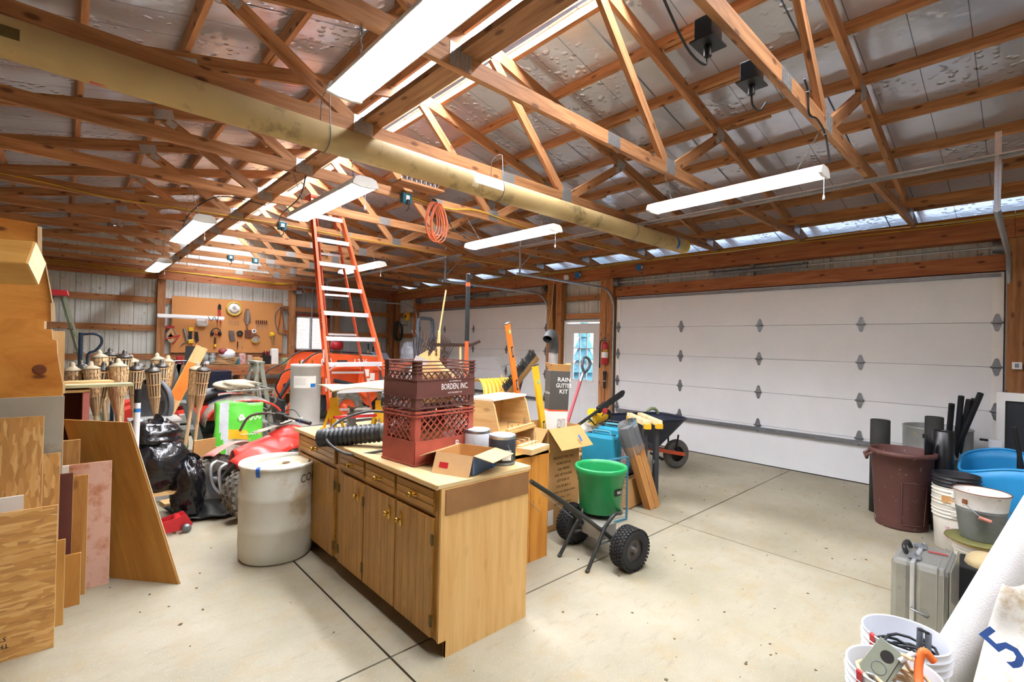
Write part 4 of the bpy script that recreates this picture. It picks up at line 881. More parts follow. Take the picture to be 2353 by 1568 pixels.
fb = T('fabric_bag', 'red and white patterned bag wedged beside the teal case', 'bag', (4.145, 2.80, .336)); MB().sphere((0, 0, .13), (.035, .06, .13), 12, 8).build('body', mat('pattern_bag', 'b8423a', rough=.7, col2='e8e4e0', scale=40), fb)
bb = T('brown_carton', 'plain brown carton on the floor below the teal cases', 'box', (4.22, 2.74, 0), .1); MB().box((0, 0, .15), (.28, .08, .28)).build('carton', cardb, bb); MB().box((0, 0, .292), (.28, .003, .004)).build('tape_seam', cardb_d, bb)
# stakes
stk = T('stake_bundle', 'pair of timber stakes with grey painted tops leaning in plastic wrap', 'stakes', (4.36, 2.60, 0)); lw = wood('stake_wood', 'a8703a', 'cf995c', knots=.4, rnd=.1)
for k in range(2):
    a, b = Vector((4.30+.095*k, 2.58, .0)), Vector((3.98+.10*k, 2.66, .83)); o = PW(MB().beam(a, a.lerp(b, .78), .075, .085, up=(1, 0, 0)), 'stake', lw, stk); PW(MB().beam(a.lerp(b, .78), b, .077, .087, up=(1, 0, 0)), 'painted_top', mat('stake_grey', '6f7072', rough=.7, var=.2), stk)
a, b = Vector((4.03, 2.66, .74)), Vector((3.99, 2.66, .88)); wrapm = mat('clear_wrap', 'cfd4d6', rough=.25, trans=.85, var=.05, bump=.5, bscale=25)
PW(MB().loft([(Vector((4.12, 2.635, .58)), (.06, .115)), (a, (.065, .12)), (b, (.055, .11))], 10, False), 'plastic_wrap', wrapm, stk)
# folding sawhorses
def sawhorse(loc, rz, label):
    t = T('folding_sawhorse', label, 'sawhorse', loc, rz, 'folding sawhorses'); b = mat('horse_black', '2f3033', rough=.5, var=.15)
    for y in (-.2, .2): MB().box((0, y, .40), (.045, .07, .8)).build('leg', b, t, bev=.006); MB().cyl((-.03, y, .42), (.03, y, .42), .025, n=12).build('pivot', steel_d, t)
    MB().box((0, 0, .25), (.03, .36, .04)).build('cross_rail', b, t); MB().box((0, 0, .55), (.03, .36, .05)).build('cross_rail', b, t); MB().box((0, 0, .83), (.06, .58, .06)).build('top_beam', mat('horse_yellow', 'e0b23c', rough=.5, col2='efe6c8', scale=25, var=.1), t, bev=.006)
    for s in (-1, 1): MB().box((0, s*.27, .80), (.064, .05, .05)).build('end_bracket', yellow, t)
    return t
sawhorse((4.50, 2.86, 0), -.66, 'folded black sawhorse with yellow top rail, left of the pair'); sawhorse((4.62, 2.80, 0), -.66, 'folded black sawhorse with yellow top rail, right of the pair')
# wheelbarrow
wb = T('wheelbarrow', 'dark navy wheelbarrow with red struts and grey tyre at the garage door', 'wheelbarrow', (5.6, 3.4, 0)); navy = mat('barrow_navy', '262b38', rough=.45, var=.15)
cx_, cy_ = 5.38, 3.45; dirb = Vector((.93, -.36, 0)).normalized(); sb = Vector((.36, .93, 0)).normalized()
def trayf(u, v):
    a = 2*PI*u; c1_, s1_ = math.cos(a), math.sin(a); p = 5; k = (abs(c1_)**p+abs(s1_)**p)**(-1/p); lx = (.26+.26*v)*(1 if c1_ < 0 else 1.05)*c1_*k; ly = (.2+.13*v)*s1_*k
    return Vector((cx_, cy_, .36+.34*v))+dirb*(lx+.12*v*(c1_ > 0)*.6)+sb*ly
PW(MB().grid(trayf, 40, 8, closed_u=True), 'tray', navy, wb, solid=.006); PW(MB().add([trayf(i/40, 0) for i in range(40)], [tuple(range(40))]), 'tray_floor', navy, wb); PW(MB().tube([trayf(i/40, 1)+Vector((0, 0, .004)) for i in range(40)], .012, 8, closed=True), 'rim', navy, wb)
wc = Vector((6.02, 3.24, .19)); ax = sb
def wheelM(c_, axis): return frame(c_, Vector((0, 0, 1)).cross(Vector(axis)), (0, 0, 1)) 
M_ = frame(wc, dirb, (0, 0, 1)); PW(MB().lathe([(.10, -.035), (.15, -.045), (.18, -.04), (.19, -.015), (.19, .015), (.18, .04), (.15, .045), (.10, .035)], 32, M_), 'tyre', mat('dusty_tyre', '5b5a55', rough=.8, var=.25, scale=25), wb); PW(MB().lathe([(0, -.02), (.03, -.045), (.035, -.02), (.10, -.03), (.105, 0), (.10, .03), (.035, .02), (.03, .045), (0, .02)], 24, M_), 'rim_disc', blackm, wb)
ored = mat('strut_red', 'c04e2a', rough=.4, var=.1)
for s in (-1, 1):
    PW(MB().beam(wc+sb*s*.07+dirb*.08, wc+sb*s*.16-dirb*.75+Vector((0, 0, .17)), .03, .045), 'strut', ored, wb); PW(MB().tube([wc+sb*s*.07, wc+sb*s*.08-dirb*.06+Vector((0, 0, .1)), wc+sb*s*.1-dirb*.05+Vector((0, 0, .27))], .012, 6), 'brace', blackm, wb); PW(MB().tube([wc-dirb*.95+sb*s*.22+Vector((0, 0, .25)), wc-dirb*.9+sb*s*.22+Vector((0, 0, -.185))], .016, 8), 'leg', blackm, wb)
PW(MB().beam(wc-dirb*.25-sb*.05+Vector((0, 0, -.05)), wc-dirb*.25+sb*.2+Vector((0, 0, -.02)), .03, .03), 'axle_bracket', blackm, wb)
PW(MB().tube(arcpts(Vector((cx_, cy_, .72))+dirb*.25, .09, .2, 2.6, 8, tuple(dirb), (0, 0, 1)), .02, 8), 'coiled_hose', mat('hose_green', '6f7a5a', rough=.6), wb)
# teal wire rack
wrk = T('wire_rack', 'teal painted wire rack standing behind the spreader', 'rack', (3.62, 2.58, 0)); tl = mat('rack_teal', '3a7186', rough=.45); q = MB()
a0, a1 = Vector((3.38, 2.60, .01)), Vector((3.85, 2.55, .01)); up_ = Vector((0, .0, .57))
for a, b in ((a0, a1), (a1, a1+up_), (a0+up_, a1+up_), (a0, a0+up_)): q.beam(a, b, .014, .014)
PW(q, 'frame', tl, wrk); q = MB()
for k in range(1, 20): q.cyl(a0+up_*k/20, a1+up_*k/20, .003, n=5)
PW(q, 'wires', steel, wrk)
# broadcast spreader
sp = T('broadcast_spreader', 'green hopper broadcast spreader with knobby pneumatic tyres', 'spreader', (3.06, 2.26, 0)); gr = mat('hopper_green', '219150', rough=.35, var=.08); gm = mat('spreader_frame', '33332f', rough=.45, metal=.3, var=.2)
hx, hy = 3.16, 2.34; prof = [(0, .30), (.155, .30), (.163, .306), (.178, .53), (.184, .535), (.187, .575), (.195, .58), (.198, .605), (.205, .612), (.208, .64), (.203, .652), (.194, .652), (.19, .62), (.172, .54), (.157, .315), (0, .312)]
PW(MB().lathe(prof, 40, TRS((hx, hy, 0))), 'hopper', gr, sp); q = MB(); 
for k in range(-8, 9):
    l_ = math.sqrt(max(0, .175**2-(k*.021)**2)); q.box((hx+k*.021, hy, .555), (.004, 2*l_, .004)); q.box((hx, hy+k*.021, .555), (2*l_, .004, .004))
PW(q, 'screen', steel_d, sp)
M_ = frame((hx, hy, .475), (1, 0, 0), (0, 1, 0)); PW(MB().lathe([(.1765, -.025), (.1795, .025)], 8, M_ @ TRS((0, 0, 0), (0, 0, -1.86)), arc=.5), 'brand_label', ink, sp); l_ = TXT('90U', wpaint, sp, (hx+.1815*math.cos(-1.6), hy+.1815*math.sin(-1.6), .475), (math.sin(1.6), math.cos(1.6), 0), (.0, 0, 1), .032)
axd = Vector((.13, .99, 0)).normalized(); ac = Vector((3.05, 2.25, .153)); fw = Vector((.99, -.13, 0))
def knobby(c_, nm):
    M_ = frame(c_, fw, (0, 0, 1)); o = PW(MB().lathe([(.08, -.05), (.12, -.06), (.139, -.053), (.144, -.03), (.144, .03), (.139, .053), (.12, .06), (.08, .05)], 36, M_), nm, blackr, sp); q = MB()
    for k in range(36):
        for j, off in enumerate((-.048, -.024, 0, .024, .048)):
            a = 2*PI*(k+.5*(j % 2))/36; q.box(M_ @ Vector((.146*math.cos(a), .146*math.sin(a), off)), (.012, .017, .018), M_.to_3x3() @ Euler((0, 0, a)).to_matrix())
    PW(q, 'tread_blocks', blackr, sp, o); PW(MB().lathe([(0, -.055), (.02, -.055), (.022, -.03), (.07, -.02), (.088, -.05), (.09, 0), (.088, .05), (.07, .02), (.022, .03), (.02, .055), (0, .055)], 28, M_), 'wheel_rim', mat('rim_grey', '5a5450', rough=.4, metal=.4, var=.2), sp, o)
knobby(ac-axd*.29, 'tyre'); knobby(ac+axd*.29, 'tyre')
PW(MB().cyl(ac-axd*.34, ac+axd*.34, .011, n=8), 'axle', steel_d, sp); PW(MB().box(ac+Vector((-.02, 0, .06)), (.16, .2, .1), (0, 0, -.13)), 'gear_shield', mat('clear_shield', '8d8a80', rough=.3, var=.1), sp)
for s in (-1, 1):
    top_ = ac+axd*s*.14; PW(MB().tube(smooth_path([Vector((2.36, 2.33, .665)), Vector((2.72, 2.3, .43))+axd*s*.02, ac+Vector((-.12, 0, .10))+axd*s*.1, ac+Vector((0, 0, -.0))+axd*s*.16], 4), .016, 8), 'handle_tube', gm, sp)
    PW(MB().tube([ac+Vector((-.1, 0, .13))+axd*s*.13, Vector((2.76, 2.275, .01))+axd*s*.15], .014, 8), 'leg', gm, sp); PW(MB().sphere(Vector((2.76, 2.275, .012))+axd*s*.15, (.018, .018, .012), 8, 6), 'foot_cap', gm, sp)
    PW(MB().tube(smooth_path([ac+Vector((-.12, 0, .10))+axd*s*.12, ac+Vector((-.02, 0, .2))+axd*s*.15, ac+Vector((.12, .03, .17))+axd*s*.14, ac+Vector((.2, .05, .15))+axd*s*.1], 4), .014, 8), 'hopper_support', gm, sp); PW(MB().cyl(ac+Vector((-.16, 0, .02))+axd*s*.14, ac+axd*s*.12, .008, n=6), 'brace', steel_d, sp)
PW(MB().lathe([(0, .0), (.1, 0), (.11, .02), (.03, .05), (0, .05)], 20, TRS((hx, hy, .25))), 'impeller', black, sp); PW(MB().cyl((hx, hy, .24), (hx, hy, .32), .02, n=8), 'agitator_shaft', steel, sp); PW(MB().cyl((2.4, 2.28, .60), (2.78, 2.3, .33), .003, n=5), 'control_cable', steel, sp)
# fire extinguisher on the post
fe = T('fire_extinguisher', 'red fire extinguisher hung on the post beside the large garage door', 'fire extinguisher', (6.98, 5.14, 1.28)); q = MB().lathe([(0, 0), (.05, .0), (.057, .015), (.057, .34), (.045, .385), (.02, .40), (0, .40)], 20); q.build('cylinder', red, fe); MB().lathe([(.058, .12), (.058, .22)], 20).build('paper_label', paper, fe); MB().lathe([(.0585, .23), (.0585, .27)], 20).build('gold_band', brass, fe)
MB().cyl((0, 0, .40), (0, 0, .44), .014, n=8).box((-.03, 0, .46), (.1, .02, .02)).box((-.04, 0, .435), (.08, .018, .012)).build('valve', steel_d, fe); MB().tube(smooth_path([(0, .02, .43), (-.03, .07, .40), (-.05, .07, .2), (-.055, .065, .02)], 5), .009, 8).cyl((-.055, .065, .02), (-.055, .065, -.06), .014, n=8).build('hose', black, fe); MB().box((.052, 0, .3), (.008, .08, .24)).build('wall_bracket', pine, fe)
fl_ = T('flashlight', 'black flashlight and strap hung below the fire extinguisher', 'flashlight', (6.99, 5.14, .86)); MB().cyl((0, 0, 0), (0, 0, .24), .025, n=12).build('barrel', black, fl_); MB().cyl((0, 0, .24), (0, 0, .3), .033, n=12).build('head', black, fl_); MB().cyl((.0, 0, .12), (0, 0, .14), .027, n=12).build('band', steel, fl_)
# ================================================================ things along the right foreground
def bucket(loc, label, m, r=.15, h=.37, group=None, handle=True, rings=True, name='bucket', rot=(0, 0, 0)):
    t = T(name, label, 'bucket', loc, 0, group, rot=rot); rb = r*.86
    rr = lambda z: rb+(r-rb)*z/h
    p = [(0, .004), (rb-.004, .0), (rb, .004)]
    p += [(rr(h*.68), h*.68)]
    if rings:
        for z in (.74, .82, .90): p += [(rr(h*z), h*z), (rr(h*z)+.009, h*z+.003), (rr(h*z)+.009, h*z+.007), (rr(h*z), h*z+.009)]
    p += [(r, h-.006), (r+.004, h-.003), (r+.003, h), (r-.003, h), (r-.004, h-.004), (rb-.004, .008), (0, .01)]
    MB().lathe(p, 36).build('body', m, t)
    if handle:
        MB().tube([(r*1.06*math.cos(a), -r*.9*math.sin(a), h*.86-.2*math.sin(a)) for a in [PI*i/16 for i in range(17)]], .0022, 5).build('wire_handle', steel, t)
        for s in (-1, 1): MB().box((s*(r+.008), 0, h*.86), (.02, .03, .03)).build('handle_ear', m, t)
    return t
bw_ = mat('bucket_white', 'dfe3ea', rough=.35, var=.05); bw2 = mat('bucket_white_warm', 'dcd9cc', rough=.4, var=.1, spots='8a8472', spot_scale=25, spot_amt=.05)
b1 = bucket((2.71, .37, 0), 'white bucket of black cable behind the one with a metal box', bw_, .152, .38, 'open white buckets'); b2 = bucket((2.385, .36, 0), 'white bucket of tan cord holding the grey metal electrical box', bw_, .15, .375, 'open white buckets')
for t, a in ((b1, 2.4), (b2, 2.5)): MB().lathe([(.1535, .30), (.156, .37), (.157, .381), (.146, .383)], 3, TRS((0, 0, 0), (0, 0, a)), arc=.16).build('red_tape', red, t)
def coil(c_, r, n, m, name, label, rr=.006, seed=1, cat='cable'):
    rnd = random.Random(seed); t = T(name, label, cat, c_); pts = []
    for i in range(n*14):
        a = 2*PI*i/14; q = r*(.75+.25*math.sin(i*.37+seed)); pts.append((q*math.cos(a), q*math.sin(a), .012+.05*(i/(n*14))+.02*math.sin(i*.61)))
    MB().tube(pts, rr, 6).build('loops', m, t); e = Vector(pts[-1]); MB().tube(smooth_path([e, e+Vector((-.03, .02, .06)), e+Vector((-.08, -.02, .08))], 4), rr, 6).build('loose_end', m, t); return t
coil((2.71, .37, .25), .125, 7, black, 'black_cable', 'tangled black cable inside the rear white bucket', .006, 3); coil((2.385, .36, .285), .12, 7, mat('tan_cord', 'd4b48a', rough=.55), 'tan_rope', 'tan cord coiled in the front white bucket', .007, 5)
o = MB().tube(smooth_path([(-.06, -.08, .0), (.02, -.06, .03), (.07, -.05, .08), (.10, -.06, .13), (.11, -.09, .10)], 6), .014, 8).build('orange_cord', mat('cord_orange', 'dd6a2a', rough=.5)); o.location = (2.36, .34, .32); tag(o, 'thick orange cord end in the front white bucket', 'cord')
for k, p_ in enumerate(((2.76, .30, .27), (2.78, .33, .27))): o = MB().cyl((0, 0, 0), (.01, 0, .12), .012, n=8).build('grey_tube', steel_d); o.location = p_; tag(o, 'short grey tube standing in the rear white bucket, '+('nearer one' if k == 0 else 'farther one'), 'tube')
eb = T('electrical_box', 'olive grey metal electrical box with round knockouts tilted in the bucket', 'electrical box', (2.42, .40, .30), 0, rot=(.25, -.62, .35)); ebm = mat('box_grey', '8f9482', rough=.45, metal=.3, var=.08)
MB().box((0, 0, .1), (.07, .11, .20)).build('body', ebm, eb, bev=.004); MB().box((-.04, 0, .1), (.012, .118, .21)).build('cover', ebm, eb, bev=.002); MB().cyl((-.0475, 0, .15), (-.0465, 0, .15), .026, n=20).build('open_knockout', ink, eb); MB().tube([Vector((-.047, .028*math.cos(a), .085+.028*math.sin(a))) for a in [2*PI*i/20 for i in range(20)]], .0015, 5, closed=True).build('knockout_ring', steel_d, eb); MB().tube([(-.045, -.02, .03), (-.06, .0, .04), (-.055, .02, .03), (-.05, .01, .02)], .008, 6).build('hasp', steel, eb); MB().cyl((-.05, -.04, .17), (-.052, -.06, .24), .011, n=8).build('white_plug', whitep, eb); MB().tube(smooth_path([(-.05, -.04, .17), (-.06, -.05, .02), (-.05, -.06, -.12)], 5), .002, 5).build('black_lead', black, eb)
_x = Vector((.80, .22, -.55)).normalized(); _z = Vector((.30, -.42, .82)); _z = (_z-_x*_z.dot(_x)).normalized(); _y = _z.cross(_x); _m = Matrix((_x, _y, _z)).transposed().to_4x4(); _m.translation = Vector((2.36, .44, .29)); eb.matrix_world = _m; eb.scale = (.85, .85, .85)
# aluminium case
ac_ = T('aluminium_case', 'dull aluminium hard case standing upright with latches on top', 'case', (3.84, .435, 0)); am = mat('case_alu', 'a3a49c', rough=.36, metal=.7, var=.1, spots='7d776a', spot_scale=5, spot_amt=.1)
for s, w_ in ((-1, .105), (1, .155)): pass
MB().box((0, .085, .195), (.42, .10, .39)).build('lid_shell', am, ac_, bev=.028); MB().box((0, -.05, .195), (.42, .165, .39)).build('body_shell', am, ac_, bev=.035)
for k in range(3): MB().box((0, -.075-.028*k, .195), (.424, .008, .394)).build('raised_rib', am, ac_, bev=.003)
MB().box((0, .033, .195), (.428, .022, .398)).build('seam_band', alum, ac_, bev=.004)
for x in (-.13, .10): MB().box((x, .034, .402), (.05, .06, .014)).cyl((x-.02, .034, .413), (x+.02, .034, .413), .007, n=6).build('latch', steel, ac_)
MB().tube(smooth_path([(-.085, .075, .39), (-.08, .09, .425), (-.015, .095, .43), (.05, .09, .425), (.055, .075, .39)], 4), .013, 8).build('handle', black, ac_); MB().tube([(-.211, .035, .13), (-.235, .035, .13), (-.235, -.04, .11), (-.211, -.04, .11)], .006, 6).build('side_bail', steel_d, ac_); MB().box((.05, -.05, .3975), (.015, .09, .002), (0, 0, .25)).build('red_mark', red, ac_)
# white roll and feed sack
rl_ = T('white_roll', 'thick white woven roll leaning up out of the lower right corner', 'roll', (3.12, .31, .0)); a, b = Vector((3.14, .28, .05)), Vector((3.44, -.17, 1.22)); PW(MB().loft([(a, .085), (b, .085)], 28), 'roll', mat('woven_white', 'd4d2d0', rough=.75, var=.06, bump=.3, bscale=160), rl_); d = (b-a).normalized(); PW(MB().loft([(b, .03), (b+d*.01, .03)], 16), 'core', cardb, rl_); 
sk = T('feed_sack', 'white sack with blue printed 5 slumped under the roll', 'sack', (2.96, .06, 0)); swm = mat('sack_white', 'cfccc2', rough=.7, var=.1, spots='a58f6a', spot_scale=5, spot_amt=.2, bump=.2, bscale=30)
def skf(u, v):
    y = -.30+.46*u; z = .62*v; x = .17*(1-v)+.03*math.sin(5*u+2*v)+.03*math.sin(9*v)-.05; return (-x+.28*v, y-.02-.12*v*(1), z)
MB().grid(skf, 16, 14).build('front_face', swm, sk, solid=.03); M_ = frame((-.03, -.02, .33), (.12, -.97, -.0), (.28, -.1, .62)); letter('5', mat('sack_blue', '24457e', rough=.6), sk, Matrix.Translation((-.06, 0.03, .06)) @ M_ @ TRS((0, 0, 0), (0, 0, .9)), .17, .2); letter('T', ink, sk, Matrix.Translation((-.12, 0.0, -.2)) @ M_, .06)
o = MB().box((0, 0, .35), (.03, .3, .7), grain=2).build('pine_board', pine); o.location = (2.85, -.30, 0); o.rotation_euler = (0, .12, -.5); tag(o, 'pale board standing in the very lower right corner', 'board')
# bucket stack, pail on lidded bucket
z = 0
for k, (lab, m, dz) in enumerate((('white bucket at the bottom of the stack, warning label printed', bw2, .0), ('white bucket second in the stack by the trash can', bw2, .075), ('white bucket third in the stack, cardboard tab on it', bw2, .15), ('black bucket nested on top of the white bucket stack', mat('bucket_black', '26262a', rough=.45, var=.15), .25))):
    t = bucket((5.43, .43, dz), lab, m, .15, .36, 'nested bucket stack')
    if k == 0: MB().lathe([(.1445, .10), (.147, .20)], 4, TRS((0, 0, 0), (0, 0, PI-.35)), arc=.45).build('warning_label', mat('red_print', 'b8405a', rough=.6, col2='ece4e4', scale=60), t)
    if k == 2: MB().box((-.15, .03, .27), (.004, .09, .055), (0, .1, 0)).build('cardboard_tab', cardb, t)
t = bucket((4.86, .25, 0), 'white bucket under the olive lid and galvanised pail', bw2, .15, .25); 
ld = T('olive_lid', 'olive round lid with yellow underside on the white bucket', 'lid', (4.86, .25, .251)); MB().lathe([(0, .03), (.17, .03), (.195, .025), (.2, .015), (.175, .012), (0, .012)], 32).build('lid', mat('olive', '6a683a', rough=.5, var=.15), ld); MB().lathe([(.155, 0), (.172, 0), (.175, .014), (.155, .014)], 32).build('yellow_ring', yellow, ld)
gp = T('galvanised_pail', 'galvanised pail with white painted top band and wire bail', 'pail', (4.86, .25, .282)); gz = mat('zinc', '8f9699', rough=.42, metal=.7, var=.2, scale=8); gwh = mat('pail_white', 'dcdad4', rough=.5, var=.1, spots='8a6a4a', spot_scale=30, spot_amt=.08)
MB().lathe([(0, .005), (.11, .005), (.112, 0), (.114, .005), (.137, .20), (.14, .203), (.138, .21), (.14, .217), (.139, .222)], 36).build('lower_wall', gz, gp); MB().lathe([(.139, .222), (.152, .325), (.157, .33), (.155, .336), (.149, .333), (.112, .012), (0, .012)], 36).build('upper_wall', gwh, gp); MB().lathe([(.156, .332), (.159, .336), (.156, .34), (.152, .336)], 36).build('rolled_rim', mat('rust', '7a4a2a', rough=.7), gp)
MB().tube(smooth_path([(-.13, .08, .26), (-.2, -.02, .19), (-.14, -.13, .15), (.03, -.19, .16), (.13, -.08, .26)], 6), .003, 6).build('bail', steel_d, gp); MB().cyl((-.205, 0, .195), (-.195, -.06, .178), .013, n=8).build('wooden_grip', mat('pink_grip', 'b87a6a', rough=.6), gp)
for a in (2.6, -.55): MB().box((.15*math.cos(a), .15*math.sin(a), .27), (.02, .025, .03), (0, 0, a)).build('ear', mat('rust'," 7a4a2a"), gp)
bc = T('black_crate', 'black crate with beige cloth and blue clip behind the aluminium case', 'crate', (4.33, .20, 0)); MB().box((0, 0, .13), (.26, .24, .26), taper=(1.08, 1.08)).build('crate', black, bc, bev=.008); MB().sphere((0, .0, .27), (.12, .1, .07), 14, 8).build('cloth', mat('beige_cloth', 'a8966e', rough=.9, var=.15), bc); MB().box((-.1, .126, .26), (.05, .02, .05)).build('blue_clip', blue, bc); MB().box((-.142, .0, .1), (.004, .03, .05)).build('red_tag', red, bc)
# rolls, trash can, drum
blk = mat('felt_black', '2b2a26', rough=.85, var=.25)
def roll(loc, label, r, h, rot=(0, 0, 0), m=blk):
    t = T('felt_roll', label, 'roll', loc, 0, 'black felt rolls', rot=rot); MB().lathe([(r*.4, .003), (r, .0), (r, h), (r*.93, h+.004), (r*.9, h), (r*.86, h-.01), (r*.45, h-.006), (r*.4, h-.02)], 26).build('roll', m, t)
    MB().tube([(r*(.5+.06*i/8)*math.cos(.7*i), r*(.5+.06*i/8)*math.sin(.7*i), h-.004) for i in range(26)], .003, 4).build('spiral_end', m, t); MB().box((r*.98, .02, h/2), (.012, .05, h*.99), (0, 0, .3)).build('outer_flap', m, t); return t
roll((6.05, 1.05, 0), 'lone dark felt roll standing left of the brown trash can', .082, .92); roll((5.86, .555, .0), 'shiny black plastic roll beside the blue tub', .078, .90, (0, 0, 0), mat('poly_black', '17181b', rough=.3, var=.3)); roll((6.06, .64, 0), 'ragged dark roll standing behind the shiny black one', .07, 1.0)
sh_ = T('black_sheet', 'limp black sheet draped down beside the trash can', 'sheet', (5.66, .56, 0))
def bsf(u, v): return (-.02+.14*u+.03*math.sin(6*v)*u, .09-.05*u-.10*v*(1-u)+.06*math.sin(3*v)*(1-v), .88*(1-v)*(1-.1*u)+.0)
MB().grid(bsf, 8, 20).build('sheet', mat('poly_black', '17181b'), sh_, solid=.004)
tc_ = T('trash_can', 'paint splashed brown plastic trash can', 'trash can', (5.74, .83, 0)); brn = mat('can_brown', '5c3a34', rough=.6, var=.12, spots='b0a49a', spot_scale=16, spot_amt=.06)
MB().lathe([(0, .01), (.17, .01), (.19, 0), (.197, .02), (.222, .50), (.226, .505), (.235, .66), (.255, .66), (.255, .70), (.235, .705), (.228, .69), (.19, .03), (0, .02)], 40).build('body', brn, tc_)
for a in (2.05, 5.2): MB().tube([Vector((.23*math.cos(a-.2), .23*math.sin(a-.2), .67)), Vector((.285*math.cos(a-.16), .285*math.sin(a-.16), .64)), Vector((.275*math.cos(a), .275*math.sin(a), .60)), Vector((.285*math.cos(a+.16), .285*math.sin(a+.16), .64)), Vector((.23*math.cos(a+.2), .23*math.sin(a+.2), .67))], .014, 8).build('handle', brn, tc_)
MB().tube([Vector((.204*math.cos(a), .204*math.sin(a), .06)) for a in (3.3, 3.6, 3.9, 4.2)]+[Vector((.2245*math.cos(a), .2245*math.sin(a), .44)) for a in (4.2, 3.9, 3.6, 3.3)], .004, 5, closed=True).build('moulded_outline', brn, tc_)
dr = T('steel_drum', 'paint spattered grey open drum behind the trash can', 'drum', (6.64, .68, 0)); MB().lathe([(0, .01), (.27, .01), (.27, 0), (.275, .28), (.285, .29), (.275, .3), (.275, .56), (.285, .57), (.275, .58), (.278, .83), (.284, .84), (.278, .848), (.268, .84), (.265, .02), (0, .02)], 40).build('body', mat('drum_grey', '8e908c', rough=.5, metal=.3, var=.15, spots='c2b052', spot_scale=7, spot_amt=.12), dr); MB().box((-.272, .06, .77), (.012, .04, .04)).build('hand_hole', ink, dr)
for k, (bx_, by_, tx_, ty_, h) in enumerate(((6.60, .62, 6.30, .54, 1.12), (6.56, .56, 6.32, .475, 1.20), (6.62, .58, 6.33, .42, 1.17), (6.54, .66, 6.36, .385, 1.18), (6.58, .70, 6.30, .34, 1.24))):
    o = T('black_pipe', 'black plastic pipe leaning from the drum, '+('leftmost', 'second from left', 'middle', 'second from right', 'rightmost and longest')[k]+' of five', 'pipe', (bx_, by_, .03), 0, 'black pipes in the drum'); PW(MB().cyl((bx_, by_, .03), (tx_, ty_, h), .024, n=12), 'pipe', black, o); PW(MB().cyl(Vector((bx_, by_, .03)).lerp(Vector((tx_, ty_, h)), .985), (tx_, ty_, h+.001), .02, n=12), 'bore', ink, o)
# blue tub
tu = T('blue_tub', 'large bright blue plastic tub with wavy rim', 'tub', (6.02, .0, 0)); bl_ = mat('tub_blue', '2a8fc9', rough=.4, var=.08, scale=3)
def tubf(u, v):
    a = 2*PI*u; c1_, s1_ = math.cos(a), math.sin(a); p = 4; k = (abs(c1_)**p+abs(s1_)**p)**(-1/p); f = .93+.07*v; return (.42*c1_*k*f, .45*s1_*k*f, v*(.66+.05*math.sin(2*a+.6)+.02*math.sin(5*a)))
MB().grid(tubf, 56, 8, closed_u=True).build('wall', bl_, tu, solid=.012); MB().add([tubf(i/56, .01) for i in range(56)], [tuple(range(56))]).build('floor', bl_, tu); MB().tube([tubf(i/56, 1) for i in range(56)], .012, 6, closed=True).build('rim', bl_, tu)
ch = T('chrome_chair_legs', 'chrome and black tubular legs poking out of the blue tub', 'chair frame', (5.95, -.02, .05)); 
for a, b, m in (((0, .0, 0), (-.10, .13, .95), black), ((.05, -.1, 0), (-.05, .02, .95), alum), ((.15, .1, 0), (.02, .1, .75), black), ((.2, -.05, 0), (.02, -.05, .9), alum)): MB().cyl(a, b, .016, n=10).build('leg', m, ch)
fs_ = T('screen_door', 'white framed screen door standing by the right door post', 'screen door', (6.72, .12, 0)); 
for s in (-1, 1): MB().box((0, s*.2-.1, .62), (.04, .06, 1.24), (0, 0, 0)).build('stile', white, fs_)
MB().box((0, -.1, 1.2), (.04, .34, .08)).build('rail', white, fs_); MB().box((.01, -.1, .6), (.006, .34, 1.12)).build('dark_panel', mat('screen_dark', '2a2d33', rough=.6), fs_)
wpn = T('white_panel_clip', 'white plastic panel end standing between drum and blue tub', 'panel', (6.62, .25, 0)); MB().box((0, 0, .39), (.03, .09, .78)).build('panel', whitep, wpn); MB().box((0, .08, .77), (.03, .06, .02)).build('hook', black, wpn)
o = T('wall_outlet', 'small white outlet box on the right door post', 'outlet', (6.985, .12, 1.50)); MB().box((0, 0, 0), (.03, .07, .07)).build('box', whitep, o); MB().box((-.016, 0, 0), (.004, .03, .04)).build('socket', steel_d, o)
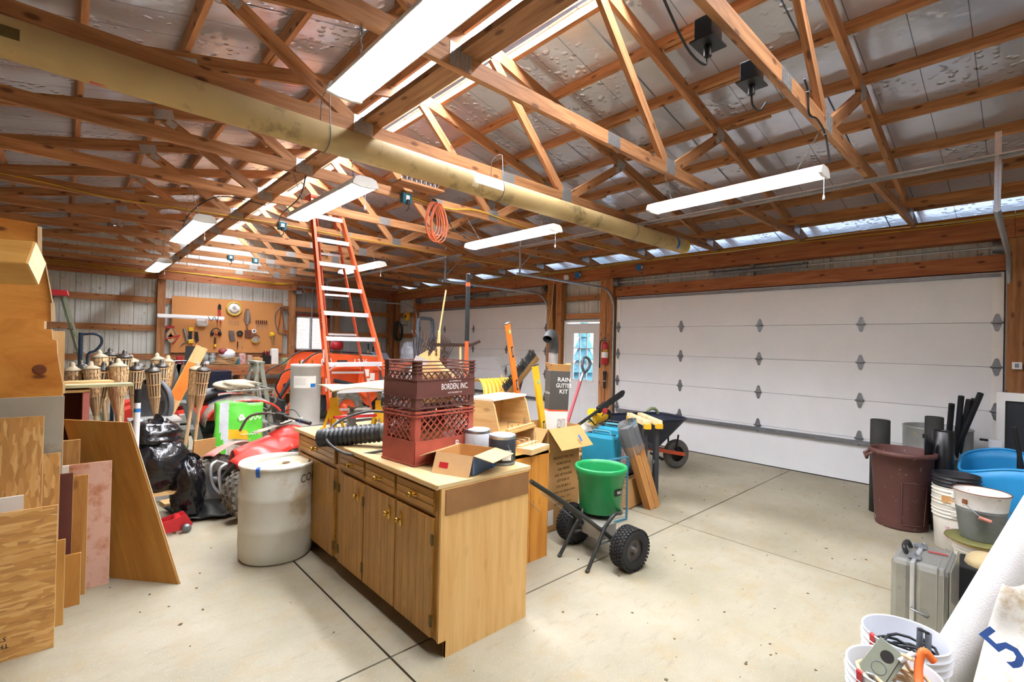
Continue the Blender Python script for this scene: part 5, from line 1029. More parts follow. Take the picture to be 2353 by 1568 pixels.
# ================================================================ lumber and clutter on the left
def osb_mat():
    m, N, L, B = _new('osb'); tc = N.new('ShaderNodeTexCoord'); prev = None
    for k, (ang, sx, sy) in enumerate(((0.25, 12, 60), (1.8, 13, 66), (-.9, 12, 62), (.8, 14, 70))):
        mp = N.new('ShaderNodeMapping'); mp.inputs['Rotation'].default_value = (0, 0, ang); mp.inputs['Scale'].default_value = (sx, sy, 1); mp.inputs['Location'].default_value = (k*3.1, k*1.7, 0); L.new(tc.outputs['UV'], mp.inputs['Vector'])
        v = N.new('ShaderNodeTexVoronoi'); v.voronoi_dimensions = '2D'; v.inputs['Scale'].default_value = 1; L.new(mp.outputs[0], v.inputs['Vector'])
        sc_ = N.new('ShaderNodeSeparateColor'); L.new(v.outputs['Color'], sc_.inputs[0]); r = N.new('ShaderNodeValToRGB'); r.color_ramp.elements[0].color = (*lin('a87a40'), 1); r.color_ramp.elements[1].color = (*lin('d6ab6c'), 1); e = r.color_ramp.elements.new(.5); e.color = (*lin('c08c48'), 1); L.new(sc_.outputs[0], r.inputs[0])
        if prev is None: prev = r.outputs[0]
        else:
            q = N.new('ShaderNodeValToRGB'); q.color_ramp.elements[0].position = .5; q.color_ramp.elements[1].position = .52; L.new(sc_.outputs[1], q.inputs[0]); mx = N.new('ShaderNodeMix'); mx.data_type = 'RGBA'; L.new(q.outputs[0], mx.inputs[0]); L.new(prev, mx.inputs[6]); L.new(r.outputs[0], mx.inputs[7]); prev = mx.outputs[2]
    L.new(prev, B.inputs['Base Color']); B.inputs['Roughness'].default_value = .7; MATS['osb'] = m; return m
osb = osb_mat(); edge_w = wood('ply_edge', 'd2b284', 'e6cfa4', su=3, sv=60, knots=0, rnd=.1)
pink_w = mat('pink_painted', 'c9a08c', rough=.7, var=.1, scale=4, spots='a86a44', spot_scale=4, spot_amt=.25); grey_p = mat('cement_panel', '9f9888', rough=.75, var=.08, scale=2, spots='7a705e', spot_scale=1.5, spot_amt=.2); dred = mat('dark_red_board', '5a2a1e', rough=.6, var=.15)
def board(name, label, x0, x1, y, z0, z1, th, m, lean=.03, edge=None, yaw=0, cat='board', grain=None):
    t = T(name, label, cat, ((x0+x1)/2, y, z0), 0, rot=(-lean, 0, yaw)); w_, h_ = x1-x0, z1-z0
    MB().box((0, 0, h_/2), (w_-.003, th, h_), grain=grain).build('face', m, t); MB().box((w_/2-.001, 0, h_/2), (.003, th-.001, h_-.002), grain=2).build('cut_edge', edge or edge_w, t); return t
# tall notched plywood sheets
tp = T('plywood_sheet', 'tall knotty plywood sheet with stepped right edge, upper piece', 'plywood', (-.7, 4.33, 1.18)); cont = [(-1.1, 1.70), (-.06, 1.68), (-.065, 1.80), (-.085, 1.93), (-.105, 2.06), (-.13, 2.09), (-.135, 2.28), (-.15, 2.30), (-1.1, 2.34)]
PW(MB().prism([(x, z) for x, z in cont], .02, frame((0, 4.34, 0), (1, 0, 0), (0, 0, 1))), 'face', wood('knotty_ply', 'a8661f', 'd0923e', su=3, sv=5, knots=.9, kcol='5a2c0c', rnd=.05), tp)
tp2 = T('plywood_sheet', 'tall knotty plywood sheet with big knot and notched right edge, lower piece', 'plywood', (-.5, 4.30, 0)); cont2 = [(-1.1, 0), (-.02, 0), (-.012, 1.18), (-.004, 1.21), (-.004, 1.27), (-.02, 1.36), (-.035, 1.47), (-.04, 1.555), (-.06, 1.565), (-.065, 1.63), (-.1, 1.63), (-.1, 1.68), (-.085, 1.69), (-1.1, 1.70)]
PW(MB().prism(cont2, .02, frame((0, 4.32, 0), (1, 0, 0), (0, 0, 1))), 'face', MATS['knotty_ply'], tp2)
for pts, tt in ((cont, tp), (cont2, tp2)):
    for (xa, za), (xb, zb) in zip(pts[1:-1], pts[2:-1] if tt is tp else pts[2:]):
        if abs(zb-za) > .03: PW(MB().beam((xa+.002, 4.316-.003, za), (xb+.002, 4.316-.003, zb), .02, .006), 'pale_edge', edge_w, tt)
PW(MB().sphere((-.115, 4.299, 1.37), (.035, .0015, .033), 16, 8), 'knot', mat('knot', '6b3512', rough=.7, var=.3, scale=30), tp2)
tb_ = T('timber_post', 'square sawn timber end jutting in at the left edge', 'timber', (-.9, 2.35, 1.83)); a, b = Vector((-.075, 2.28, 1.835)), Vector((-1.7, 2.75, 1.80)); d, sd, u = axes(a-b); up2 = (u*.8+sd*.6); PW(MB().beam(b, a, .105, .105, up=up2), 'timber', ply, tb_, bev=.004); PW(MB().beam(a, a+d*.002, .10, .10, up=up2), 'sawn_end', edge_w, tb_)
rk = T('lumber_rack', 'timber rack holding the leaning boards at the left wall', 'rack', (-1.3, 3.2, 0))
for x, y in ((-1.5, 2.6), (-.75, 2.6), (-1.5, 4.6), (-.75, 4.6)): PW(MB().box((x, y, .88), (.09, .09, 1.76)), 'post', post_w, rk)
for y in (2.6, 4.6): PW(MB().box((-1.12, y, 1.73), (.84, .04, .09)), 'arm', post_w, rk)
board('pale_panel', 'pale unpainted board corner beside the tall plywood', -.6, .0, 4.62, 0, 1.62, .03, pine, 0, grain=2)
board('cement_board', 'grey cement board behind the upper OSB sheet', -1.0, .005, 3.95, 0, 1.23, .014, grey_p, .0)
board('small_board', 'short brown board end standing behind the pink board', .0, .085, 4.10, 0, .935, .03, wood('brown_b', '7d5426', 'a67a40', knots=.3), .0, grain=2)
board('osb_sheet', 'taller OSB sheet with dark bottom band, second from the front', -1.0, -.075, 3.72, 0, 1.145, .012, osb, .0)
board('osb_strip', 'narrow OSB offcut seen between the OSB sheet and the white strip', -.09, -.005, 3.84, 0, .91, .012, osb, .0)
board('white_strip', 'white edged board lying behind the dark red board', -.09, .035, 3.99, .0, .80, .02, mat('chalk', 'dcd6ca', rough=.7, var=.06), .0)
board('dark_red_board', 'narrow dark red board between the pale boards', -.035, .055, 3.93, 0, .765, .02, dred, .0, mat('tan_edge', 'c89c66', rough=.7))
board('brown_board', 'narrow brown grained board left of the pink board', .05, .125, 3.97, 0, .735, .02, wood('brown_c', '94622a', 'b98744', knots=.5), .0, grain=2)
board('pink_board', 'pinkish paint worn board standing on the floor', .03, .24, 4.045, 0, .79, .022, pink_w, .0, mat('pale_pink_edge', 'd9bda4', rough=.7))
board('white_offcut', 'small white offcut at the left edge above the front OSB', -1.0, -.135, 3.45, 0, .785, .012, mat('chalk', 'dcd6ca'), .0)
board('osb_sheet', 'front OSB sheet with printed lines at the lower left', -1.0, -.008, 3.39, 0, .725, .013, osb, .0)
board('short_plywood', 'short block of layered plywood leaning by the front OSB', .012, .098, 3.84, 0, .295, .03, plyred, .1, grain=2)
board('thin_osb_strip', 'thin tan strip right behind the front OSB edge', -.02, .026, 3.62, 0, .47, .012, ply, .0, grain=2)
for k, t_ in enumerate(('THIS SIDE DOWN', 'STRENGTH AXIS', 'SPACE 1/8', 'VALUE 24')):
    o = letter(t_, ink, bpy.data.objects['osb_sheet.001'], frame((.215, -.0075, .075+.036*k), (-1, 0, .0), (0, 0, -1)), .03)
lp = T('leaning_plywood', 'brown plywood panel with slanted edge leaning against the lumber', 'plywood', (.3, 4.1, 0)); Q = [Vector(p) for p in ((.25, 4.12, 0), (.57, 3.74, 0), (.32, 4.10, 1.02), (.0, 4.47, 1.02))]; nrm = (Q[1]-Q[0]).cross(Q[3]-Q[0]).normalized()*.016
PW(MB().add(Q+[q-nrm for q in Q], [(0, 1, 2, 3), (7, 6, 5, 4), (0, 4, 5, 1), (1, 5, 6, 2), (2, 6, 7, 3), (3, 7, 4, 0)], [[(0, 0), (0, .5), (1, .5), (1, 0)]]*2+[[(0, 0), (.01, 0), (.01, .5), (0, .5)]]*4), 'panel', plyred, lp); PW(MB().beam(Q[1]-nrm*.5+Vector((.003, -.003, 0)), Q[2]-nrm*.5+Vector((.003, -.003, 0)), .015, .004, up=tuple(nrm)), 'pale_edge', edge_w, lp)
# old cabinet with boards on top
oc = T('open_cabinet', 'open dark red cabinet with boards laid across its top', 'cabinet', (-.15, 5.2, 0)); rdk = mat('cab_red_dark', '5c2416', rough=.6, var=.2)
for x, m in ((-.55, rdk), (.13, mat('pink_post', 'b06a62', rough=.6))): PW(MB().box((x, 5.2, .58), (.04, .5, 1.16)), 'side', m, oc)
PW(MB().box((-.21, 5.44, .58), (.64, .02, 1.16)), 'back', rdk, oc); PW(MB().box((-.21, 5.2, .62), (.64, .48, .02)), 'shelf', rdk, oc); PW(MB().box((-.21, 5.2, 1.165), (.72, .5, .02)), 'top', pine, oc)
for k, (x0, x1, y, z, r_, mm) in enumerate(((-.5, .24, 4.98, 1.205, -.02, 'pale_green'), (-.45, .42, 5.08, 1.195, .10, 'pale_green'), (-.35, .30, 5.22, 1.212, .14, 'pine'))):
    o = T('loose_board', ('weathered board along the front of the cabinet top', 'pale green edged board sticking out past the cabinet top', 'upper pale board lying askew on the cabinet top')[k], 'board', ((x0+x1)/2, y, z-.012), r_); MB().box((0, 0, .012), (x1-x0, .14, .022)).build('plank', wood('pale_green', 'b7b688', 'd4cfa8', knots=.2) if k < 2 else pine, o); MB().box(((x1-x0)/2-.001, 0, .012), (.004, .139, .021)).build('end_grain', edge_w, o)
pv = T('white_pole', 'white pole with black grip and blue band standing by the garbage bags', 'pole', (.42, 4.85, 0)); MB().cyl((0, 0, 0), (.02, .05, 1.06), .022, n=14).build('pole', whitep, pv); MB().cyl((.02, .05, 1.06), (.0215, .054, 1.17), .023, n=14).build('grip', black, pv); MB().cyl((.0185, .047, .985), (.019, .048, 1.015), .0228, n=14).build('blue_band', blue, pv)
# torches
wick = wood('torch_weave', '8a6a42', 'd9bd90', su=20, sv=20, knots=0, rnd=.3); darkcan = mat('torch_can', '4a4742', rough=.4, metal=.5, var=.2)
def torch(kind):
    t = T('garden_torch', 'x', 'torch', (0, 0, 0)); MB().cyl((0, 0, 0), (0, 0, 1.06), .016, n=8).build('pole', bamboo, t); h0, h1, r0, r1 = 1.04, 1.29, .042, .058
    MB().lathe([(0, h0), (r0-.004, h0), (r1-.006, h1), (0, h1)], 18).build('inner_canister', darkcan, t)
    q = MB(); n = 14
    for k in range(n):
        a = 2*PI*k/n; c_, s_ = math.cos(a), math.sin(a); q.beam((.017*c_, .017*s_, h0-.16), (r0*c_, r0*s_, h0), .011, .004, up=(c_, s_, 0)); q.beam((r0*c_, r0*s_, h0), (r1*c_, r1*s_, h1), .012 if kind else .018, .004, up=(c_, s_, 0))
    q.build('basket_strips', bamboo, t)['kind'] = 'stuff'
    if kind == 0:
        w_ = MB()
        for j in range(7):
            z = h0+(h1-h0)*(j+.5)/7; r = r0+(r1-r0)*(j+.5)/7+.003
            for k in range(n):
                if (k+j) % 2 == 0: a = 2*PI*k/n; w_.box((r*math.cos(a), r*math.sin(a), z), (.005, .03, .027), (0, 0, a))
        w_.build('woven_bands', wick, t)['kind'] = 'stuff'
    else:
        for z, r in ((h0+.01, r0+.004), (h0+.13, (r0+r1)/2+.004), (h1-.01, r1+.004)): MB().lathe([(r, z-.006), (r+.003, z), (r, z+.006)], 18).build('binding_ring', wick, t)
    MB().lathe([(r1-.002, h1), (r1+.007, h1+.003), (r1+.005, h1+.015), (.03, h1+.035), (.02, h1+.04), (.02, h1+.06), (.012, h1+.075), (0, h1+.08)], 18).build('cap', darkcan if kind else mat('torch_cap_pale', 'a89c82', rough=.6, var=.15), t); return t
heads = [(.28, 7.0, 1.44, 0), (.38, 7.1, 1.46, 1), (.50, 7.0, 1.44, 1), (.57, 7.2, 1.38, 0), (.2, 6.65, 1.33, 0), (.31, 6.7, 1.30, 1), (.37, 6.68, 1.33, 1), (.40, 6.3, 1.37, 0), (.60, 6.9, 1.28, 1), (.70, 6.45, 1.29, 1), (.83, 7.3, 1.40, 0), (.96, 7.4, 1.37, 0), (.87, 7.2, 1.22, 1), (.64, 7.3, 1.30, 1), (.06, 6.7, 1.30, 0), (.44, 6.6, 1.32, 0), (1.13, 6.55, 1.30, 0), (1.18, 6.5, 1.24, 1), (.13, 6.75, 1.34, 1)]
order = sorted(range(len(heads)), key=lambda i: heads[i][0]/heads[i][1]); rank = {i: r for r, i in enumerate(order)}
ordn = ['first', 'second', 'third', 'fourth', 'fifth', 'sixth', 'seventh', 'eighth', 'ninth', 'tenth', 'eleventh', 'twelfth', 'thirteenth', 'fourteenth', 'fifteenth', 'sixteenth', 'seventeenth', 'eighteenth', 'nineteenth']
proto = {}
for i, (hx_, hy_, hz_, kd) in enumerate([(a*.86, b*.86, 1.6+(c-1.6)*.86, k) for a, b, c, k in heads]):
    lab = 'bamboo garden torch in the left clutter, %s from the left%s' % (ordn[rank[i]], ', woven basket head' if kd == 0 else ', slatted head')
    top_ = Vector((hx_, hy_, hz_)); L_ = 1.372
    dx = random.uniform(-.12, .16) if hx_ < 1.1 else -.55; dy = random.uniform(-.1, .25); foot = Vector((hx_+dx, hy_+dy, 0)); d = (top_-foot); 
    k_ = L_/d.length; foot = top_-d.normalized()*L_
    if foot.z < 0: foot = top_-Vector((d.x, d.y, max(.01, L_*.98)))  if False else Vector((top_.x-d.normalized().x*L_, top_.y-d.normalized().y*L_, 0))
    rot = (top_-foot).to_track_quat('Z', 'X').to_euler()
    if kd not in proto: t = torch(kd); proto[kd] = t; t.location = foot; t.rotation_euler = rot; t['label'] = lab; t['group'] = 'bamboo garden torches'
    else: clone_tree(proto[kd], foot, rot, lab, 'bamboo garden torches')
ob_ = T('painted_plank', 'plank painted orange in the middle leaning in front of the torches', 'plank', (.5, 6.3, 0)); a, b = Vector((.48, 6.22, 0)), Vector((1.13, 6.34, 1.49)); PW(MB().beam(a, b, .02, .12, up=(1, 0, 0)), 'plank', pine, ob_); PW(MB().beam(a.lerp(b, .62), a.lerp(b, .88), .0215, .112, up=(1, 0, 0)), 'orange_paint', mat('orange_paint', 'e8741c', rough=.5), ob_)
ld_ = T('grey_disc', 'dark grey round plastic lid standing on edge', 'lid', (.68, 6.15, .62)); M_ = frame((0, 0, .28), (.5, -.86, 0), (0, 0, 1)); MB().lathe([(0, 0), (.17, 0), (.18, .02), (.22, .02), (.23, -.02), (.26, -.02), (.27, 0), (.26, .03)], 40, M_).build('disc', mat('disc_grey', '55585e', rough=.45, var=.1), ld_, solid=.006); MB().box((0, .03, -.31), (.3, .3, .62)).build('support_crate', cardb_d, ld_)
tt_ = T('clear_tote', 'tall clear plastic tote with red lettering', 'tote', (.66, 5.85, 0)); clr = mat('tote_clear', 'c9cac6', rough=.25, var=.05, alpha=.75); MB().box((0, 0, .39), (.36, .3, .78), taper=(1.05, 1.05)).build('body', clr, tt_, bev=.02); MB().box((0, 0, .785), (.40, .34, .02)).build('rim', clr, tt_)
for k in range(7): MB().box((-.02+.028*(k % 4), -.164, .70-.05*(k//4)), (.018, .003, .03), (0, .2*(k % 3), 0)).build('red_mark', red, tt_)
# hand truck, metal ladder
ht = T('hand_truck', 'dark blue tubular hand truck with looped handle', 'hand truck', (.16, 7.3, 0)); bt = mat('truck_blue', '2a3a4e', rough=.4, metal=.3)
PW(MB().tube([(.13, 7.3, .05), (.13, 7.3, 1.62)], .02, 10), 'upright', bt, ht); PW(MB().tube(smooth_path([(.13, 7.3, 1.60), (.24, 7.3, 1.61), (.30, 7.3, 1.58), (.31, 7.3, 1.50), (.26, 7.3, 1.42), (.2, 7.3, 1.38), (.19, 7.3, 1.25)], 5), .014, 8), 'handle_loop', bt, ht); PW(MB().tube([(.42, 7.3, .05), (.42, 7.3, 1.2), (.19, 7.3, 1.25)], .018, 10), 'upright', bt, ht); PW(MB().box((.27, 7.2, .02), (.36, .25, .012)), 'toe_plate', bt, ht)
for z in (.3, .6, .9): PW(MB().cyl((.13, 7.3, z), (.42, 7.3, z), .012, n=8), 'crossbar', bt, ht)
for x in (.06, .49): PW(MB().lathe([(0, -.03), (.1, -.03), (.12, 0), (.1, .03), (0, .03)], 20, TRS((x, 7.38, .12), (0, PI/2, 0))), 'wheel', blackr, ht)
gl = T('metal_stepladder', 'green tinged aluminium stepladder with red top cap', 'ladder', (.2, 8.1, 0)); grl = mat('ladder_green', '7f8a72', rough=.4, metal=.5, var=.15)
for k, (a, b) in enumerate((((.50, 8.0, 0), (-.02, 8.1, 2.08)), ((.45, 8.45, 0), (-.05, 8.2, 2.08)), ((-.58, 8.1, 0), (-.12, 8.12, 2.06)), ((-.6, 8.4, 0), (-.14, 8.2, 2.06)))): PW(MB().beam(a, b, .075, .025, up=(1, 0, 0)), 'rail', grl if k < 2 else black, gl)
for k in range(6): f = .1+.14*k; a, b = Vector((.50, 8.0, 0)).lerp(Vector((-.02, 8.1, 2.08)), f), Vector((.45, 8.45, 0)).lerp(Vector((-.05, 8.2, 2.08)), f); PW(MB().beam(a, b, .07, .012, up=(0, 0, 1)), 'step', grl, gl)
PW(MB().box((-.07, 8.15, 2.10), (.2, .3, .07), taper=(.8, .9)), 'top_cap', red, gl, bev=.01)
# garbage bags on a low bench
bn = T('low_bench', 'low wooden bench under the black garbage bags', 'bench', (.62, 5.15, 0)); PW(MB().box((.6, 5.12, .275), (.5, .34, .025)), 'top', pine, bn)
for x, y in ((.40, 5.0), (.74, 4.98), (.80, 5.22), (.40, 5.24)): PW(MB().box((x, y, .132), (.035, .045, .264)), 'leg', pine, bn)
gbm = mat('bag_black', '121316', rough=.22, var=.3, coat=.3, bump=.8, bscale=14)
def crumple(c_, r, seed, n=40, m=28):
    rnd = random.Random(seed); ph = [(rnd.uniform(1, 7), rnd.uniform(1, 7), rnd.uniform(0, 6), rnd.uniform(.02, .07)) for _ in range(12)]
    def fn(u, v):
        a, t = 2*PI*u, PI*v; k = 1+sum(abs(math.sin(p*a*1+q_*t+o_))*w_-w_*.5 for p, q_, o_, w_ in [(round(p), q_, o_, w_) for p, q_, o_, w_ in ph]); s = math.sin(t)**.8
        z = -math.cos(t); return (c_[0]+r[0]*s*math.cos(a)*k, c_[1]+r[1]*s*math.sin(a)*k, c_[2]+r[2]*(max(z, -.82))*k)
    return MB().grid(fn, n, m, closed_u=True)
for k, (c_, r, lab) in enumerate((((0, 0, .19), (.24, .19, .22), 'lower black garbage bag sprawled on the low bench'), ((-.02, .04, .12), (.23, .2, .14), 'upper black garbage bag heaped above the clear tote front'), ((0, 0, .20), (.12, .13, .25), 'bulging black garbage bag hanging at the bench end'))):
    o = T('garbage_bag', lab, 'garbage bag', ((.60, 5.12, .29), (.57, 5.18, .60), (.82, 5.02, .06))[k], 0, 'black garbage bags'); crumple(c_, r, 11+k).build('bag', gbm, o); MB().loft([((0, 0, c_[2]+r[2]*.8), .03), ((.02, 0, c_[2]+r[2]*1.02), .02), ((.05, .02, c_[2]+r[2]*1.15), .05)], 10).build('tied_neck', gbm, o)
fj = T('floor_jack', 'red floor jack half hidden behind the leaning plywood', 'jack', (.66, 4.78, 0)); 
for s in (-1, 1): MB().prism([(-.15, .02), (.12, .02), (.15, .06), (.1, .14), (-.1, .1)], .012, frame((0, s*.06, 0), (1, 0, 0), (0, 0, 1))).build('side_plate', red, fj); MB().lathe([(0, -.015), (.035, -.015), (.035, .015), (0, .015)], 14, TRS((.1, s*.09, .036), (PI/2, 0, 0))).build('wheel', steel_d, fj)
MB().cyl((.05, -.06, .1), (.05, .06, .1), .03, n=12).build('saddle', red, fj); MB().tube([(-.12, 0, .08), (-.2, .03, .2), (-.25, .05, .36)], .014, 8).build('handle_socket', red, fj)
tpn = T('black_tarp', 'folded black tarp lying on the floor before the small quad', 'tarp', (.97, 5.15, 0))
def tarpf(u, v): return (-.24+.48*u+.05*math.sin(4*v), -.28+.5*v+.04*math.sin(7*u), .02+.07*math.sin(PI*u)*math.sin(PI*v)+.02*abs(math.sin(9*u+4*v)))
MB().grid(tarpf, 26, 22).build('cloth', mat('tarp_black', '1f211d', rough=.5, var=.3, spots='5a574a', spot_scale=30, spot_amt=.08), tpn, solid=.01)
o = MB().box((0, 0, .018), (.5, .16, .035)).build('floor_plank', pine); o.location = (.95, 5.6, 0); o.rotation_euler = (0, 0, .15); tag(o, 'pale plank lying on the floor behind the black tarp', 'plank')
bk = T('bent_carton', 'flattened brown carton standing behind the garbage bags', 'box', (1.02, 5.55, 0), .3); MB().box((0, 0, .3), (.2, .02, .6), (0.1, 0, 0)).build('panel', cardb, bk); MB().box((.12, .06, .25), (.02, .14, .5), (.1, 0, .3)).build('side_panel', cardb_d, bk)
# white barrel
br = T('plastic_barrel', 'white plastic barrel with a cut lid sunk in its open top', 'barrel', (1.19, 3.84, 0)); bm_ = mat('barrel_white', 'd2d0c2', rough=.5, var=.07, scale=2.5, spots='b8a884', spot_scale=2.2, spot_amt=.2); R_ = .252
MB().lathe([(0, .015), (.2, .015), (R_-.02, 0), (R_-.004, .02), (R_+.002, .1), (R_, .22), (R_+.005, .235), (R_, .25), (R_, .44), (R_+.005, .455), (R_, .47), (R_-.004, .62), (R_-.006, .655), (R_+.004, .665), (R_+.01, .68), (R_+.004, .695), (R_-.006, .69), (R_-.02, .66), (R_-.02, .03), (0, .03)], 56).build('wall', bm_, br)
MB().lathe([(0, .0), (.012, 0), (.03, 0), (.2, 0), (.205, .01), (.2, .02), (.03, .02), (.03, 0)], 40, TRS((.015, -.01, .645), (-.03, -.12, 0))).build('cut_lid', mat('lid_cream', 'cdbf9f', rough=.6, var=.08, spots='a08a60', spot_scale=6, spot_amt=.1), br); MB().cyl((.05, -.03, .672), (.05, -.03, .676), .028, n=16).build('bung_hole', mat('bung', '6a4a22', rough=.7), br)
a = -2.42; MB().lathe([(R_+.004, .63), (R_+.013, .668), (R_+.012, .69), (R_-.008, .70)], 3, TRS((0, 0, 0), (0, 0, a)), arc=.11).build('blue_tape', bluetape, br)
sc2 = mat('pencil', '55524a', rough=.7)
for ch_, da in (('COP', 0),):
    a = -.95; letter(ch_, sc2, br, frame(((R_+.004)*math.cos(a), (R_+.004)*math.sin(a), .585), (-math.sin(a), math.cos(a), 0), (0, 0, 1)), .085)
# ================================================================ quads, tractor, ladder, tank
dirt = mat('dusty_grey', '7d7b72', rough=.7, var=.2, scale=12, spots='a39a84', spot_scale=5, spot_amt=.3); qred = mat('quad_red', 'd23a30', rough=.35, var=.12, spots='e0a59a', spot_scale=6, spot_amt=.12)
def fat_wheel(parent, c_, r, w_, ax, name='tyre', knobs=20, rim=steel_d):
    M_ = frame(c_, Vector((0, 0, 1)).cross(Vector(ax)) if abs(ax[2]) < .9 else (1, 0, 0), (0, 0, 1)); M_ = frame(c_, Vector(ax).cross(Vector((0, 0, 1))), (0, 0, 1))
    o = MB().lathe([(r*.48, -w_*.42), (r*.7, -w_*.5), (r*.92, -w_*.46), (r*.97, -w_*.25), (r*.97, w_*.25), (r*.92, w_*.46), (r*.7, w_*.5), (r*.48, w_*.42)], 36, M_).build(name, mat('quad_tyre', '6b665c', rough=.85, var=.4, scale=20), parent); q = MB()
    for k in range(knobs):
        for j, off in enumerate((-.42, -.2, .0, .2, .42)):
            a = 2*PI*(k+.5*(j % 2))/knobs; rr = r*(.985 if abs(off) < .3 else .95); q.box(M_ @ Vector((rr*math.cos(a), rr*math.sin(a), off*w_)), (r*.07, r*.16, w_*.15), M_.to_3x3() @ Euler((0, 0, a)).to_matrix())
    q.build('tread_blocks', MATS['quad_tyre'], o); MB().lathe([(0, -w_*.3), (r*.15, -w_*.3), (r*.18, -w_*.1), (r*.42, -w_*.15), (r*.5, -w_*.43), (r*.5, w_*.43), (r*.42, w_*.15), (r*.18, w_*.1), (r*.15, w_*.3), (0, w_*.3)], 24, M_).build('wheel_rim', rim, o); return o
# small red quad
q2 = T('small_quad', 'small red and white kids quad behind the white barrel', 'quad bike', (1.1, 5.0, 0), math.radians(14))
for c_, nm in (((.06, .30, .235), 1), ((.10, -.30, .235), 1), ((.98, .32, .235), 1), ((.98, -.32, .235), 1)): fat_wheel(q2, c_, .24, .2, (0, 1, 0))
def hood(u, v):
    x = -.02+.78*u; w_ = (.07+.13*math.sin(PI*min(1, u*1.1))**.6); y = w_*(2*v-1)*1.0; z = .56+.20*u-.25*max(0, u-.62)-.16*abs(2*v-1)**2.2; return (x+.08, y, z)
MB().grid(hood, 22, 14).build('front_fairing', qred, q2, solid=.008)
for s in (-1, 1):
    def fend(u, v, s=s): x = -.12+.5*u; return (x+.08, s*(.14+.26*v), .50+.10*math.sin(PI*u)-.06*v*v)
    MB().grid(fend, 14, 8).build('fender', mat('fender_pink', 'dc8f86', rough=.45, var=.15, spots='8a8678', spot_scale=25, spot_amt=.25) if s > 0 else qred, q2, solid=.006)
MB().sphere((.60, 0, .60), (.22, .13, .13), 18, 10).build('fuel_tank', qred, q2); MB().box((.98, 0, .62), (.45, .24, .1)).build('seat', black, q2, bev=.03); MB().grid(lambda u, v: (.25+.5*u, -.05+.10*v, .70+.09*u-.01*abs(v-.5)), 6, 3).build('grip_decal', mat('decal', '6a675c', rough=.8, col2='b3ab98', scale=120), q2, solid=.004)
hb = MB().tube(smooth_path([(.32, .38, .66), (.37, .32, .80), (.46, .22, .84), (.50, .0, .84), (.48, -.22, .84), (.52, -.36, .81)], 5), .013, 8).build('handlebar', mat('bar_pad', '4a4238', rough=.6, var=.4, scale=60), q2); MB().cyl((.50, -.30, .825), (.54, -.46, .80), .019, n=10).build('grip', black, q2); MB().cyl((.51, -.34, .815), (.52, -.37, .812), .021, n=10).build('blue_tape', bluetape, q2)
MB().box((.50, -.05, .83), (.07, .14, .07)).build('control_pod', blackm, q2, bev=.01); MB().tube(smooth_path([(.48, .1, .84), (.40, .04, .80), (.44, -.1, .76), (.52, -.2, .80)], 5), .006, 6).tube(smooth_path([(.5, .0, .86), (.56, -.14, .9), (.55, -.28, .84)], 5), .005, 6).build('cables', black, q2); MB().cyl((.48, 0, .55), (.50, 0, .82), .018, n=8).build('steering_stem', steel_d, q2)
MB().tube(smooth_path([(-.02, .12, .46), (-.08, .10, .42), (-.07, .08, .26), (.0, .04, .16), (.14, .0, .15)], 5), .015, 8).tube(smooth_path([(-.02, -.06, .46), (-.08, -.06, .42), (-.07, -.06, .26), (.0, -.05, .16), (.14, -.04, .15)], 5), .015, 8).tube([(-.02, .12, .46), (-.02, -.06, .46)], .013, 8).build('bumper', alum, q2)
for s in (-1, 1): MB().tube([(.06, s*.24, .24), (.2, s*.08, .3), (.34, s*.08, .28)], .013, 6).tube([(.06, s*.24, .24), (.12, s*.1, .42)], .011, 6).build('control_arm', alum, q2)
MB().box((.55, 0, .32), (.5, .2, .22)).build('engine', blackm, q2, bev=.03)
# large quad
q1 = T('utility_quad', 'dusty red and grey utility quad with a front rack behind the green bag', 'quad bike', (1.45, 7.45, 0), 0)
for c_ in ((.28, -.38, .3), (.28, .38, .3), (-.62, -.38, .3), (-.62, .38, .3)): fat_wheel(q1, c_, .3, .24, (0, 1, 0))
for s in (-1, 1):
    def fe_(u, v, s=s): a = PI*(.02+.94*u); return (.28-.46*math.cos(a)+.02, s*(.14+.36*v), .46+.36*math.sin(a)**.7-.03*v)
    MB().grid(fe_, 20, 8).build('fender', dirt, q1, solid=.01); MB().tube([fe_(i/20, 1.0) for i in range(2, 19)], .016, 6).build('fender_lip', qred, q1)
    MB().prism([(-.42, .52), (.02, .52), (.1, .68), (-.1, .72), (-.5, .66)], .02, frame((0, s*.2, 0), (1, 0, 0), (0, 0, 1))).build('side_panel', qred, q1); MB().prism([(-.95, .6), (-.4, .6), (-.45, .74), (-.8, .80), (-1.0, .72)], .3, frame((0, s*.3+.15, 0), (1, 0, 0), (0, 0, 1))).build('far_fender', qred, q1)
MB().loft([((-.68, 0, .86), (.09, .06)), ((-.45, 0, .86), (.14, .09)), ((-.1, 0, .82), (.15, .1)), ((.05, 0, .86), (.11, .07))], 18).build('seat', black, q1); MB().box((-.2, 0, .45), (.8, .3, .24)).build('engine', blackm, q1, bev=.04); MB().box((-.35, -.26, .58), (.12, .06, .12)).build('side_box', mat('grey_box', '8f8f88', rough=.5), q1, bev=.015)
for s in (-1, 1): MB().tube([(.10, s*.36, .90), (.66, s*.36, .92), (.66, s*.36, .84)], .012, 6).build('rack_rail', dirt, q1)
for k in range(6): MB().tube([(.12+.1*k, -.36, .90+.004*k), (.12+.1*k, .36, .90+.004*k)], .01, 6).build('rack_bar', dirt, q1)
MB().tube([(.66, -.36, .92), (.70, -.36, .75), (.66, -.2, .6), (.66, .2, .6), (.70, .36, .75), (.66, .36, .92)], .016, 6).build('bumper', dirt, q1)
